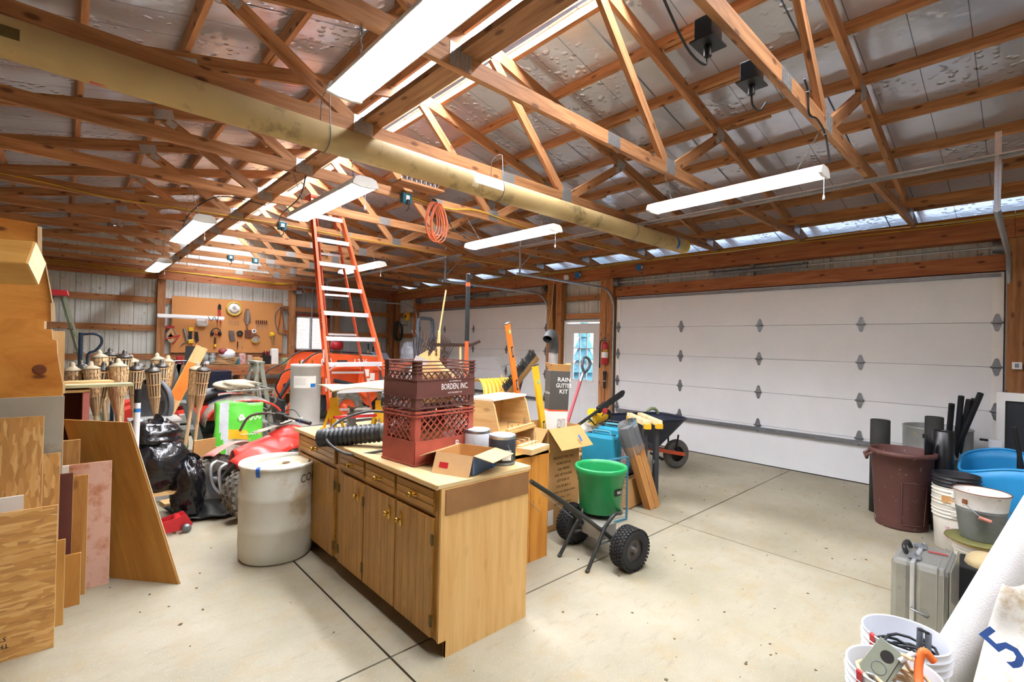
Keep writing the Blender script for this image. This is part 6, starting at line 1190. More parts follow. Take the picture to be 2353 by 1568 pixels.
rg = T('rag_pile', 'crumpled beige rags heaped on the quad rack', 'rags', (1.72, 7.40, .915)); crumple((0, 0, .04), (.24, .18, .07), 31, 32, 20).build('rags', mat('rag_beige', 'b3aa92', rough=.9, var=.25, scale=9, bump=.5, bscale=25), rg)
# green bag
gbg = T('green_bag', 'bright green plastic lawn product bag with yellow band standing behind the small quad', 'bag', (1.46, 6.22, 0), 0, rot=(-.06, .04, 0)); 
def bagp(u, v): return (-.235+.47*u, -.05-.06*math.sin(PI*u)*math.sin(PI*min(1, v*1.05))+.01*math.sin(11*u+7*v), .86*v+.015*math.sin(6*u)*v)
MB().grid(bagp, 18, 24).build('back_skin', mat('bag_green', '58c23a', rough=.35, var=.15, scale=6, coat=.3), gbg, solid=.10)
def band(nm, u0, u1, v0, v1, m): MB().grid(lambda u, v: tuple(Vector(bagp(u0+(u1-u0)*u, v0+(v1-v0)*v))+Vector((0, -.052, 0))), 8, 8).build(nm, m, gbg)
band('yellow_band', .25, .99, .52, .64, yellow); band('photo_panel', .25, .99, .05, .52, mat('bag_photo', '8a7a58', rough=.4, var=.4, scale=8, col2='c9c2b4')); band('foil_strip', .06, .25, .1, .99, mat('bag_foil', 'c2c9cc', rough=.3, var=.15, bump=.5, bscale=20)); MB().tube([(.02+.012*i, -.168, .66+.022*math.sin(i*1.7)+.006*i/3) for i in range(16)], .006, 5).build('white_script', wpaint, gbg); MB().tube([(.0+.011*i, -.168, .50+.01*math.sin(i*2.1)) for i in range(19)], .004, 5).build('white_script', wpaint, gbg)
for k in range(6): MB().sphere((.0+.02*math.cos(k), -.166, .69+.025*math.sin(k*1.1)), (.012, .002, .018), 8, 5).build('leaf_mark', wpaint, gbg)
# grey steel step stool
st = T('grey_step_ladder', 'grey steel folding step ladder straddling before the utility quad', 'ladder', (1.02, 6.55, 0)); gsm = mat('step_grey', '646b68', rough=.4, metal=.4)
for y in (6.4, 6.8): PW(MB().beam((1.27, y, 0), (.92, y, 1.3), .03, .05, up=(1, 0, 0)), 'front_rail', gsm, st); PW(MB().beam((.72, y, 0), (.93, y, 1.3), .03, .04, up=(1, 0, 0)), 'rear_rail', gsm, st)
for z in (.25, .55, .85): x = 1.27-.35*z/1.3; PW(MB().box((x-.06, 6.6, z), (.16, .37, .02)), 'step', gsm, st); PW(MB().beam((x-.05, 6.38, z), (.72+.21*z/1.3, 6.38, z+.02), .015, .03), 'side_brace', gsm, st)
# aluminium stepladder before the bench
al = T('aluminium_stepladder', 'small aluminium stepladder before the workbench', 'ladder', (2.2, 8.2, 0))
for y in (8.0, 8.4): PW(MB().beam((2.42, y, 0), (2.20, y, 1.22), .03, .06, up=(1, 0, 0)), 'front_rail', alum_g, al); PW(MB().beam((1.98, y, 0), (2.17, y, 1.22), .03, .04, up=(1, 0, 0)), 'rear_rail', alum_g, al)
for z in (.3, .6, .9): PW(MB().box((2.37-.22*z/1.22, 8.2, z), (.1, .38, .02)), 'step', alum_g, al); PW(MB().cyl((1.99+.19*z/1.22, 8.0, z), (1.99+.19*z/1.22, 8.4, z), .012, n=6), 'rear_bar', alum_g, al)
PW(MB().box((2.19, 8.2, 1.235), (.12, .44, .03)), 'top_cap', alum_g, al)
# water heater
wh = T('water_heater', 'light grey cylindrical water heater tank with paper label', 'water heater', (2.89, 8.05, 0)); tm = mat('tank_grey', 'b7b4ac', rough=.4, var=.04); MB().lathe([(0, 0), (.235, 0), (.235, .03), (.23, .035), (.23, 1.15), (.235, 1.155), (.235, 1.19), (.225, 1.2), (0, 1.205)], 48).build('jacket', tm, wh); MB().lathe([(.2315, .83), (.2315, 1.02)], 14, TRS((0, 0, 0), (0, 0, -2.75)), arc=1.55).build('paper_label', paper, wh); MB().lathe([(.2325, .84), (.2325, .90)], 4, TRS((0, 0, 0), (0, 0, -1.6)), arc=.36).build('blue_mark', blue, wh)
for k in range(6): MB().lathe([(.2325, .88+.02*k), (.2325, .884+.02*k)], 6, TRS((0, 0, 0), (0, 0, -2.65)), arc=.75).build('text_line', mat('grey_print', '8a8a86', rough=.7), wh)
for x in (-.1, .1): MB().cyl((x, 0, 1.2), (x, 0, 1.26), .014, n=10).build('pipe_nipple', brass, wh)
# orange stepladder
lad = T('fibreglass_stepladder', 'tall orange fibreglass stepladder with white aluminium steps', 'ladder', (2.9, 6.2, 0)); LT, RT, LB, RB = Vector((2.39, 6.60, 3.5)), Vector((2.73, 6.60, 3.5)), Vector((2.40, 5.60, 0)), Vector((3.36, 5.60, 0))
for a, b in ((LB, LT), (RB, RT)):
    d, s_, u = axes(b-a, (0, 1, 0)); o = PW(MB().beam(a, b, .012, .085, up=(0, 1, 0)), 'front_rail', lador, lad); s2 = 1 if a is LB else -1
    for yy in (-.04, .04): PW(MB().beam(a+u*yy+Vector((s2*-.014, 0, 0)), b+u*yy+Vector((s2*-.014, 0, 0)), .03, .008, up=(0, 1, 0)), 'rail_flange', lador, lad)
for k in range(1, 11):
    f = (.01+.325*k)/3.5; a, b = LB.lerp(LT, f), RB.lerp(RT, f); PW(MB().box((a+b)/2+Vector((0, 0, 0)), ((b-a).length, .085, .022)).box((a+b)/2+Vector((0, -.042, -.018)), ((b-a).length, .006, .05)).box((a+b)/2+Vector((0, .042, -.012)), ((b-a).length, .004, .036)), 'step', mat('step_white', 'e3e4e6', rough=.35, metal=.3, var=.03), lad)
    if k < 5:
        for p_, s2 in ((a, 1), (b, -1)): PW(MB().beam(p_+Vector((s2*.01, -.045, -.09)), p_+Vector((s2*.09, -.045, -.025)), .004, .016), 'knee_brace', alum, lad)
RLB, RLT, RRB, RRT = Vector((3.05, 7.15, 0)), Vector((2.47, 6.70, 3.48)), Vector((3.62, 6.95, 0)), Vector((2.70, 6.70, 3.48))
for a, b in ((RLB, RLT), (RRB, RRT)): PW(MB().beam(a, b, .012, .07, up=(0, 1, 0)), 'rear_rail', ladred, lad)
for k in range(1, 6): f = k/6.2; PW(MB().beam(RLB.lerp(RLT, f), RRB.lerp(RRT, f), .02, .03), 'rear_bar', alum, lad)
PW(MB().box((2.57, 6.65, 3.52), (.44, .22, .05)), 'top_cap', ladred, lad, bev=.01); d = (LB-LT).normalized(); TXT('KELLER', ink, lad, LT.lerp(LB, .47)+Vector((-.033, -.02, 0)), d, Vector((0, -1, 0)), .085, .07)
for f in (.60, .70): c_ = LT.lerp(LB, f); PW(MB().beam(c_+Vector((-.034, -.005, .08)), c_+Vector((-.034-.004, -.02, -.08)), .002, .04, up=(0, 1, 0)), 'safety_label', paper, lad)
PW(MB().beam(LT.lerp(LB, .6), RLT.lerp(RLB, .6), .004, .02), 'spreader_bar', alum, lad); PW(MB().beam(RT.lerp(RB, .6), RRT.lerp(RRB, .6), .004, .02), 'spreader_bar', alum, lad)
for p_ in (LB, RB): PW(MB().box(p_+Vector((0, 0, .02)), (.05, .1, .04)), 'foot', blackr, lad)
# tractor with loader
tr = T('loader_tractor', 'orange compact tractor with front loader and blue grey roll bar', 'tractor', (4.4, 9.4, 0)); ty = 9.4; og = orange; tbg = mat('rops_blue', '6a7c8e', rough=.45, var=.08); dkm = mat('tractor_dark', '2c2e30', rough=.6, var=.2)
for s in (-1, 1):
    y = ty+s*.5
    PW(MB().prism([(2.84, .28), (2.98, .25), (3.62, 1.12), (4.5, 1.02), (4.9, 1.0), (4.95, 1.16), (4.5, 1.30), (3.45, 1.36), (3.28, 1.28)], .06, frame((0, y+.03, 0), (1, 0, 0), (0, 0, 1))), 'loader_arm', og, tr)
    PW(MB().prism([(4.2, .5), (4.42, .32), (4.62, .5), (4.66, 1.24), (4.28, 1.24)], .07, frame((0, y-s*.06+.035, 0), (1, 0, 0), (0, 0, 1))), 'loader_tower', og, tr)
    PW(MB().cyl((3.0, y-s*.1, .42), (3.36, y-s*.1, 1.02), .035, n=12), 'tilt_cylinder', dkm, tr); PW(MB().cyl((3.34, y-s*.1, 1.0), (3.46, y-s*.1, 1.2), .02, n=10), 'cylinder_rod', alum, tr); PW(MB().cyl((4.2, y-s*.08, .72), (3.75, y-s*.08, .84), .04, n=12), 'lift_cylinder', dkm, tr)
    PW(MB().tube(smooth_path([(2.85, y-s*.12, .5), (2.72, y-s*.1, .75), (2.82, y-s*.1, 1.0), (3.1, y-s*.06, 1.14), (3.5, y-s*.06, 1.38), (4.5, y-s*.06, 1.34)], 6), .014, 6), 'hydraulic_hose', black, tr)
    PW(MB().cyl((2.93, y-.04, .34), (2.93, y+.04, .34), .05, n=14), 'pivot_boss', og, tr); PW(MB().cyl((3.16, y-.035, .70), (3.16, y+.035, .70), .045, n=14), 'bore_ring', dkm, tr)
    fat_wheel(tr, (3.95-4.4, s*.48, .33), .33, .2, (0, 1, 0), 'front_tyre', 18, og); fat_wheel(tr, (5.35-4.4, s*.62, .52), .52, .32, (0, 1, 0), 'rear_tyre', 18, og)
    PW(MB().grid(lambda u, v, s=s: (5.35-.62*math.cos(PI*(.05+.8*u)), ty+s*(.42+.36*v), .56+.62*math.sin(PI*(.05+.8*u))), 14, 6), 'rear_fender', og, tr, solid=.012)
    PW(MB().cyl((4.46, y-s*.06-.045*1, 1.08), (4.46, y-s*.06+.045, 1.08), .02, n=10), 'tower_pin', steel, tr)
PW(MB().box((2.76, ty, .30), (.06, 1.4, .5)).box((2.66, ty, .04), (.2, 1.4, .05)), 'bucket', dkm, tr); PW(MB().prism([(3.6, .55), (4.5, .5), (4.9, .62), (4.9, 1.12), (4.4, 1.18), (3.75, 1.05), (3.6, .9)], .5, frame((0, ty+.25, 0), (1, 0, 0), (0, 0, 1))), 'hood', og, tr, bev=.03); PW(MB().box((3.59, ty, .78), (.03, .4, .3)), 'grille', dkm, tr); PW(MB().box((4.6, ty, .42), (1.9, .3, .3)), 'chassis', dkm, tr); PW(MB().prism([(4.55, .55), (4.95, .55), (5.1, 1.0), (4.85, 1.36), (4.5, 1.38)], .02, frame((0, ty-.35, 0), (1, 0, 0), (0, 0, 1))), 'side_plate', tbg, tr)
PW(MB().prism([(4.18, .62), (4.32, .5), (4.5, .66), (4.44, 1.1), (4.28, 1.1)], .02, frame((0, ty-.56, 0), (1, 0, 0), (0, 0, 1))), 'warning_plate', og, tr)
for k, (x, z) in enumerate(((4.32, .98), (4.44, .9), (4.34, .8))): PW(MB().box((x, ty-.585, z), (.1, .003, .14)), 'warning_label', paper, tr)
TXT('L246', wpaint, tr, (4.22, ty-.534, 1.20), (1, 0, -.02), (0, 0, 1), .14, .12); M_ = frame((3.55, ty-.535, 1.20), (1, 0, 0), (0, 0, 1)); PW(MB().lathe([(0, 0), (.1, 0), (.1, .003), (0, .003)], 24, M_), 'round_badge', wpaint, tr); PW(MB().lathe([(.055, .004), (.08, .004)], 24, M_), 'badge_ring', ink, tr); PW(MB().sphere(Vector((3.55, ty-.54, 1.2)), (.04, .002, .03), 10, 6), 'badge_centre', ink, tr); PW(MB().box((3.85, ty-.533, 1.19), (.2, .002, .07)), 'name_plate', dkm, tr)
PW(MB().tube([(5.0, ty, 1.0), (4.92, ty, 1.3)], .02, 8).tube([Vector((4.9, ty, 1.32))+Vector((-.05*math.cos(a)*0+.02*math.sin(a), .18*math.cos(a), .17*math.sin(a)*.6)) for a in [2*PI*i/20 for i in range(20)]], .015, 6, closed=True), 'steering_wheel', black, tr)
q = MB(); rp = [(5.72, ty-.33, 1.0), (5.72, ty-.33, 1.95), (5.72, ty-.31, 2.06), (5.72, ty-.22, 2.13), (5.72, ty+.22, 2.13), (5.72, ty+.31, 2.06), (5.72, ty+.33, 1.95), (5.72, ty+.33, 1.0)]
RA = [Vector((5.62, ty-.30, 1.55)), Vector((5.62, ty-.30, 2.0)), Vector((5.66, ty-.28, 2.10)), Vector((5.74, ty-.25, 2.13)), Vector((6.06, ty-.1, 2.13)), Vector((6.13, ty-.07, 2.10)), Vector((6.16, ty-.06, 2.0)), Vector((6.16, ty-.06, 1.55))]
PW(MB().loft([(p_, (.03, .045)) for p_ in RA], 8, True, False), 'roll_bar', tbg, tr)
for p_ in (RA[0], RA[-1]): PW(MB().box(p_+Vector((0, 0, .05)), (.12, .12, .2)), 'roll_bar_bracket', tbg, tr); PW(MB().box(p_+Vector((0, 0, -.35)), (.07, .07, .7)), 'roll_bar_post', tbg, tr); PW(MB().cyl(p_+Vector((-.1, -.07, .05)), p_+Vector((.1, -.07, .05)), .02, n=8), 'hinge_bolt', steel, tr)
PW(MB().box((5.42, ty, .98), (.45, .45, .12)), 'seat_base', black, tr, bev=.04); seatm = mat('bagged_seat', '8b9096', rough=.2, var=.3, coat=.6, bump=.8, bscale=15); PW(crumple((5.6, ty, 1.25), (.14, .26, .32), 41, 28, 18), 'bagged_seat_back', seatm, tr)
# ================================================================ pegboard, workbench and far wall
def peg_mat():
    m, N, L, B = _new('pegboard'); tc = N.new('ShaderNodeTexCoord'); mp = N.new('ShaderNodeMapping'); mp.inputs['Scale'].default_value = (1/.0254, 1/.0254, 1); L.new(tc.outputs['UV'], mp.inputs['Vector'])
    fr = N.new('ShaderNodeVectorMath'); fr.operation = 'FRACTION'; L.new(mp.outputs[0], fr.inputs[0]); sb_ = N.new('ShaderNodeVectorMath'); sb_.operation = 'SUBTRACT'; sb_.inputs[1].default_value = (.5, .5, 0); L.new(fr.outputs[0], sb_.inputs[0])
    ln = N.new('ShaderNodeVectorMath'); ln.operation = 'LENGTH'; L.new(sb_.outputs[0], ln.inputs[0]); r = N.new('ShaderNodeValToRGB'); r.color_ramp.elements[0].position = .14; r.color_ramp.elements[1].position = .2; r.color_ramp.elements[0].color = (*lin('6a3a16'), 1); r.color_ramp.elements[1].color = (*lin('c98a4c'), 1); L.new(ln.outputs['Value'], r.inputs[0]); L.new(r.outputs[0], B.inputs['Base Color']); B.inputs['Roughness'].default_value = .7; return m
PY = 12.74
pg = T('pegboard', 'wide tan perforated pegboard on the far wall', 'pegboard', (2.83, PY+.01, 1.25)); MB().add([(-1.14, -.006, 0), (1.15, -.006, 0), (1.15, -.006, 1.24), (-1.14, -.006, 1.24), (-1.14, 0, 0), (1.15, 0, 0), (1.15, 0, 1.24), (-1.14, 0, 1.24)], [(0, 1, 2, 3), (7, 6, 5, 4), (0, 4, 5, 1), (3, 2, 6, 7), (0, 3, 7, 4), (1, 5, 6, 2)], [[(0, 0), (2.29, 0), (2.29, 1.24), (0, 1.24)]]*2+[[(.013, .013)]*4]*4).build('board', peg_mat(), pg)
for x in (-1.1, 0, 1.1): MB().box((x, .025, .62), (.05, .045, 1.2)).build('furring_strip', post_w, pg)
def hung(name, label, cat, x, z, rz=0): 
    t = T(name, label, cat, (x, PY, z), 0, rot=(0, rz, 0)); MB().tube([(0, .004, .0), (0, -.03, .0), (0, -.03, .012)], .0025, 5).build('peg_hook', steel, t); return t
# clock
ck = T('wall_clock', 'round white clock with yellow rim on the pegboard', 'clock', (2.89, PY-.03, 2.28)); Mc = frame((0, 0, 0), (1, 0, 0), (0, 0, 1)); MB().lathe([(0, 0), (.135, 0), (.135, .004), (0, .004)], 36, Mc).build('face', paper, ck); MB().lathe([(.135, -.02), (.16, -.02), (.165, 0), (.155, .02), (.135, .015), (.135, -.02)], 36, Mc).build('rim', mat('clock_rim', 'd9b23a', rough=.4), ck)
MB().box((.0, -.006, .03), (.008, .002, .07)).box((.03, -.006, -.005), (.07, .002, .008), (0, .3, 0)).build('hands', ink, ck)
for k in range(9): a = PI*(1.15+.7*k/8); MB().box((.095*math.cos(a), -.005, .095*math.sin(a)), (.014, .002, .022), (0, PI/2-a, 0)).build('numeral_mark', ink, ck)
MB().sphere((0, -.004, .02), (.045, .003, .05), 12, 8).build('crest', mat('crest_grey', '6a6a66', rough=.7, col2='d8d6ce', scale=60), ck); MB().lathe([(0, -.2), (.014, -.19), (.008, -.165)], 8, TRS((0, 0, 0))).build('pendant', brass, ck)
t = hung('bolt_cutter', 'red handled bolt cutter on the pegboard above the white lamp bar', 'bolt cutter', 2.59, 2.36)
for s in (-1, 1): MB().beam((s*.012, -.02, -.12), (s*.035, -.02, -.42), .016, .022).build('handle', red, t)
MB().prism([(-.035, -.12), (.035, -.12), (.03, -.02), (.0, .02), (-.03, -.02)], .02, frame((0, -.01, 0), (1, 0, 0), (0, 0, 1))).build('jaws', blackm, t)
lb2 = T('unlit_lamp_bar', 'white unlit lamp bar fixed across the pegboard and post', 'light', (2.03, 12.55, 2.04)); MB().box((0, 0, 0), (1.22, .09, .07)).build('housing', hous, lb2, bev=.006); MB().box((0, -.01, -.04), (1.2, .05, .015)).build('lens', whitep, lb2)
for s in (-1, 1): MB().box((s*.612, 0, 0), (.01, .092, .072)).build('end_cap', fcap, lb2); MB().box((s*.3-.0, .11, .0), (.03, .14, .03)).build('mount', steel, lb2)
MB().tube(smooth_path([(.3, -.05, .03), (.36, -.055, -.07), (.42, -.055, .03), (.47, -.055, -.08), (.5, -.05, .03)], 6), .006, 6).build('cord_wrap', black, lb2)
t = hung('dust_mask', 'white dust mask and paper bag hung under the lamp bar', 'mask', 2.25, 1.98); crumple((0, -.06, -.06), (.11, .05, .09), 61, 24, 16).build('mask_shell', paper, t)
t = hung('ear_muffs', 'black ear muffs with red tag on the pegboard', 'ear muffs', 2.53, 1.78); MB().tube(arcpts((0, -.04, -.06), .09, .15, PI-.15, 12), .01, 6).build('headband', black, t)
for s in (-1, 1): MB().lathe([(0, -.03), (.045, -.03), (.05, 0), (.04, .03), (0, .03)], 14, TRS((s*.075, -.04, -.09), (0, PI/2, 0))).build('ear_cup', black, t)
MB().sphere((0, -.06, -.1), (.03, .015, .03), 10, 6).build('red_tag', red, t)
t = hung('pruning_saw', 'long leather sheathed saw hung in the middle of the pegboard', 'saw', 3.17, 2.30); MB().prism([(-.03, 0), (.03, 0), (.075, -.2), (.07, -.28), (.03, -.34), (.02, -.46), (-.02, -.46), (-.03, -.34), (-.07, -.28), (-.06, -.1)], .03, frame((0, -.005, 0), (1, 0, 0), (0, 0, 1))).build('sheath', mat('leather', '7a5a3c', rough=.6, var=.2), t); MB().prism([(-.012, -.05), (.03, -.03), (.045, -.2), (.02, -.36), (-.015, -.36)], .006, frame((0, -.037, 0), (1, 0, 0), (0, 0, 1))).build('blade', steel, t)
for k in range(6):
    t = hung('screwdriver', 'small dark handled screwdriver in the pegboard row, %s from the left' % ordn[k], 'screwdriver', 3.37+.046*k, 2.01); t['group'] = 'screwdriver row'; MB().cyl((0, -.02, .03), (0, -.02, -.06), .013, n=8).build('handle', mat('dark_maroon', '4a1f1c', rough=.4), t); MB().cyl((0, -.02, -.06), (0, -.02, -.17-.015*(k % 3)), .0035, n=5).build('shaft', steel, t)
for k in range(6):
    t = hung('drill_bit', 'slim grey bit hanging below the clock, %s from the left' % ordn[k], 'drill bit', 2.79+.038*k, 1.99); t['group'] = 'bits below the clock'; MB().cyl((0, -.015, 0), (0, -.015, -.09-.008*(k % 3)), .004, n=5).build('shank', steel_d, t); MB().sphere((0, -.015, 0), .006, 6, 4).build('head', steel_d, t)
t = hung('caliper_hanger', 'pair of dark curved tongs hung at the right end of the pegboard', 'tongs', 3.92, 2.40)
for pts, m in (([(0, -.02, .0), (-.1, -.02, -.12), (-.13, -.02, -.35), (-.06, -.02, -.62)], steel_d), ([(0, -.02, 0), (.12, -.02, -.06), (.2, -.02, -.18)], steel_d), ([(0, -.02, -.02), (-.02, -.02, -.3), (-.06, -.02, -.64)], mat('rusty', '8a4a2a', rough=.6)), ([(0, -.02, -.02), (.07, -.02, -.35), (.14, -.02, -.68)], mat('rusty', '8a4a2a')), ([(-.06, -.02, -.64), (.04, -.02, -.68), (.15, -.02, -.7)], steel_d)): MB().tube(smooth_path(pts, 5), .011, 6).build('arm', m, t)
t = hung('bow_saw', 'red framed hand saw hung at the left end of the pegboard', 'saw', 1.68, 1.83); MB().beam((-.08, -.03, -.03), (.06, -.03, -.02), .03, .05).build('handle', red, t); MB().tube([(-.1, -.03, -.3), (.0, -.03, -.25), (.16, -.03, -.2)], .014, 6).tube([(.16, -.03, -.2), (.04, -.03, -.4)], .014, 6).build('frame_arm', red, t); MB().tube(smooth_path([(.02, -.03, -.02), (-.08, -.03, -.2), (.0, -.03, -.36), (.13, -.03, -.24), (.05, -.03, -.08)], 6), .01, 6).build('cord', mat('grey_cord', '9a9488', rough=.7), t); MB().grid(lambda u, v: (.0+.12*(v-.5)*math.cos(2*PI*u), -.02, -.22+.16*(v)*math.sin(2*PI*u)), 16, 3, closed_u=True).build('saw_disc', mat('tan_disc', 'c9a070', rough=.6), t)
t = hung('caulk_gun', 'silver caulking gun hung left of the yellow saws', 'caulk gun', 1.92, 1.80); MB().cyl((0, -.03, -.02), (.07, -.03, -.3), .026, n=12).build('barrel', steel, t); MB().tube([(.07, -.03, -.3), (-.03, -.03, -.36), (-.06, -.03, -.42)], .01, 6).build('trigger', steel_d, t)
t = hung('hacksaw', 'yellow handled hacksaw hung on the pegboard', 'saw', 2.05, 1.82); MB().box((0, -.03, -.05), (.1, .03, .09)).build('upper_grip', yellow, t, bev=.01); MB().box((0, -.03, -.32), (.1, .03, .09)).build('lower_grip', yellow, t, bev=.01); MB().box((-.01, -.025, -.19), (.06, .012, .2)).build('blade_guard', blackm, t)
t = hung('putty_knife', 'dark pointed trowel hung right of the yellow hacksaw', 'trowel', 2.15, 1.72); MB().prism([(-.03, 0), (.03, 0), (.05, -.2), (0, -.24), (-.03, -.15)], .008, frame((0, -.02, 0), (1, 0, 0), (0, 0, 1))).build('blade', blackm, t)
t = hung('wrench_bundle', 'bundle of steel hooks and hangers below the clock', 'hooks', 2.84, 1.77)
for k in range(8): MB().tube(smooth_path([(-.05+.014*k, -.02-.004*k, 0), (-.04+.016*k, -.03, -.12), (-.02+.014*k, -.03, -.22-.01*(k % 3)), (.0+.014*k, -.03, -.19)], 4), .006, 5).build('hook', steel if k % 2 else steel_d, t)
t = hung('tape_roll', 'roll of black tape hung beside the hook bundle', 'tape', 3.02, 1.74); MB().lathe([(.03, -.02), (.065, -.02), (.07, 0), (.065, .02), (.03, .02), (.03, -.02)], 22, frame((0, -.035, -.03), (1, 0, 0), (0, 0, 1))).build('roll', black, t)
t = hung('wood_scrap', 'square brown scrap hung under the leather saw sheath', 'wood scrap', 3.20, 1.80); MB().box((0, -.02, -.1), (.15, .01, .19)).build('scrap', mat('brown_scrap', '5f3520', rough=.7), t)
t = hung('tape_spool', 'white spool of tape hung right of the brown scrap', 'tape', 3.32, 1.79); MB().lathe([(.025, -.02), (.05, -.02), (.05, .02), (.025, .02), (.025, -.02)], 20, frame((0, -.035, -.02), (1, 0, 0), (0, 0, 1))).build('roll', whitep, t)
t = hung('face_visor', 'yellow rimmed safety visor hung low on the pegboard', 'visor', 3.36, 1.66); MB().tube(arcpts((0, -.05, -.08), .09, PI, 2*PI, 12), .016, 6).build('rim', yellow, t); MB().tube(arcpts((0, -.05, -.06), .085, .1, PI-.1, 10), .008, 6).build('strap', black, t); MB().grid(lambda u, v: (-.07+.14*u, -.06-.03*math.sin(PI*u), -.03-.12*v), 8, 4).build('lens', mat('lens_grey', '9a948c', rough=.2), t)
t = hung('glove_pair', 'yellow work glove pair hung near the right end of the pegboard', 'gloves', 3.74, 1.76); crumple((-.01, -.035, -.06), (.06, .03, .06), 71, 18, 12).build('cuff', yellow, t); MB().loft([((-.01, -.035, -.08), .04), ((.01, -.035, -.2), .025), ((.02, -.035, -.33), .01)], 10).build('fingers', mat('glove_tan', '9a7a4a', rough=.8), t)
t = hung('small_torch_tool', 'small brown and yellow tool hung below the ear muffs', 'tool', 2.52, 1.58); MB().cyl((0, -.03, .02), (0, -.03, -.12), .022, n=10).build('body', mat('brown_scrap', '5f3520'), t); MB().sphere((0, -.03, -.17), (.03, .02, .04), 10, 6).build('tip', yellow, t)
for k, (x, z, m) in enumerate(((2.98, 1.50, 'a'), (3.08, 1.52, 'b'))): t = hung('file_tool', ('short dark file hung above the bench jars', 'short wooden handled file hung above the bench jars')[k], 'file', x, z); MB().cyl((0, -.02, .02), (0, -.02, -.12), .012, n=8).build('handle', pine if k else black, t); MB().cyl((0, -.02, -.12), (0, -.02, -.18), .007, n=6).build('blade', steel_d, t)
# workbench
wbn = T('workbench', 'timber workbench below the pegboard', 'workbench', (2.95, 12.42, 0)); PW(MB().box((2.92, 12.42, .975), (2.7, .62, .05)), 'top', post_w, wbn); PW(MB().box((2.92, 12.13, .86), (2.7, .04, .18)), 'apron', beam_w, wbn); PW(MB().box((2.92, 12.45, .3), (2.6, .5, .03)), 'shelf', post_w, wbn); PW(MB().box((3.25, 12.105, .88), (.25, .01, .05)), 'paper_strip', paper, wbn)
for x in (1.65, 2.95, 4.2): 
    for y in (12.18, 12.68): PW(MB().box((x, y, .475), (.09, .09, .95)), 'leg', post_w, wbn)
BZ = 1.0
o = T('blackboard', 'upright black board standing on the left of the workbench', 'board', (2.02, 12.15, BZ)); MB().box((0, 0, .2), (.31, .02, .41), (0, .03, 0)).build('sheet', mat('board_black', '2a2b2c', rough=.6), o); MB().box((0, .08, .05), (.2, .14, .1)).build('foot_block', black, o)
def jar(x, y, lab, m, r=.05, h=.14): t = T('storage_jar', lab, 'jar', (x, y, BZ), 0, 'jars on the workbench'); MB().lathe([(0, 0), (r, 0), (r, h*.8), (r*.85, h*.9), (r*.85, h)], 16).build('jar', m, t); MB().lathe([(r*.88, h), (r*.88, h*1.12), (0, h*1.12)], 16).build('lid', steel_d, t); return t
gj = mat('murky_glass', '8f948c', rough=.2, var=.3); jar(2.27, 12.4, 'murky glass jar beside the black board, back left', gj, .07, .24); jar(2.42, 12.45, 'murky glass jar beside the black board, back right', gj, .07, .22); jar(2.38, 12.25, 'short murky jar before the taller pair', gj, .06, .14); jar(2.27, 12.2, 'small white tub at the bench front', whitep, .05, .08)
cs = T('cloth_pile', 'folded canvas and a white plastic bag heaped on the workbench', 'cloth', (2.62, 12.22, BZ)); 
for k in range(5): MB().grid(lambda u, v, k=k: (-.22+.40*u+.02*k, -.1+.22*v, .03*k+.02+.012*math.sin(5*u+k)), 10, 6).build('fold', mat('canvas', 'b08a5c', rough=.9, var=.15), cs, solid=.022)
wbg = T('white_bag', 'white plastic bag of red tools sitting on the folded canvas', 'bag', (2.64, 12.22, BZ+.165)); crumple((.02, 0, .07), (.15, .11, .1), 81, 22, 14).build('bag', whitep, wbg); crumple((-.06, -.03, .12), (.09, .07, .07), 82, 16, 10).build('red_tools', mat('red_tool', '7a2a2e', rough=.5, var=.4, scale=30), wbg)
for k, (nm, lab, x, y, sz, m, cat) in enumerate((('teal_bottle', 'teal squat bottle right of the white bag', 2.86, 12.25, (.12, .1, .16), mat('bottle_teal', '3c7a86', rough=.4), 'bottle'), ('label_box', 'small white and red box on the bench', 3.0, 12.4, (.14, .12, .24), mat('box_red', 'd9d2c6', rough=.6, col2='b8423a', scale=20), 'box'), ('tan_box', 'low tan box on the bench behind the aluminium stepladder', 3.28, 12.3, (.23, .2, .15), cardb, 'box'), ('white_box', 'white upright carton at the right of the bench', 3.67, 12.3, (.16, .12, .36), paper, 'box'), ('paint_jar', 'white spray cans cluster base box at the bench end', 3.95, 12.35, (.2, .15, .14), mat('can_mix', 'c9c4a8', rough=.4, col2='6a8a4a', scale=30), 'box'), ('grease_tub', 'brown grease tub left of the tan box', 3.12, 12.22, (.1, .1, .2), mat('tub_beige', 'b79f8a', rough=.6), 'tub'))):
    o = T(nm, lab, cat, (x, y, BZ)); MB().box((0, 0, sz[2]/2), sz).build('body', m, o, bev=.012); MB().box((0, 0, sz[2]+.006), (sz[0]*.6, sz[1]*.6, .012)).build('top', m, o)
rc_ = T('tool_bin', 'dark bin full of red handled tools on the bench', 'bin', (3.48, 12.3, BZ)); MB().box((0, 0, .1), (.17, .15, .2), taper=(1.1, 1.1)).build('bin', black, rc_)
for k in range(9): MB().cyl((-.06+.015*k, -.03+.02*(k % 4), .15), (-.07+.018*k, -.04+.02*(k % 4), .27+.02*(k % 3)), .012, n=7).build('tool_handle', MATS['red_tool'] if k % 3 else black, rc_)
bt_ = T('tool_chest', 'dark navy tool chest standing before the workbench', 'tool chest', (2.40, 11.75, 0)); MB().box((0, 0, .45), (.42, .4, .9)).build('body', mat('chest_navy', '1e2436', rough=.35, metal=.3), bt_, bev=.01)
for k in range(4): MB().box((0, -.203, .15+.2*k), (.38, .012, .17)).build('drawer', MATS['chest_navy'], bt_)
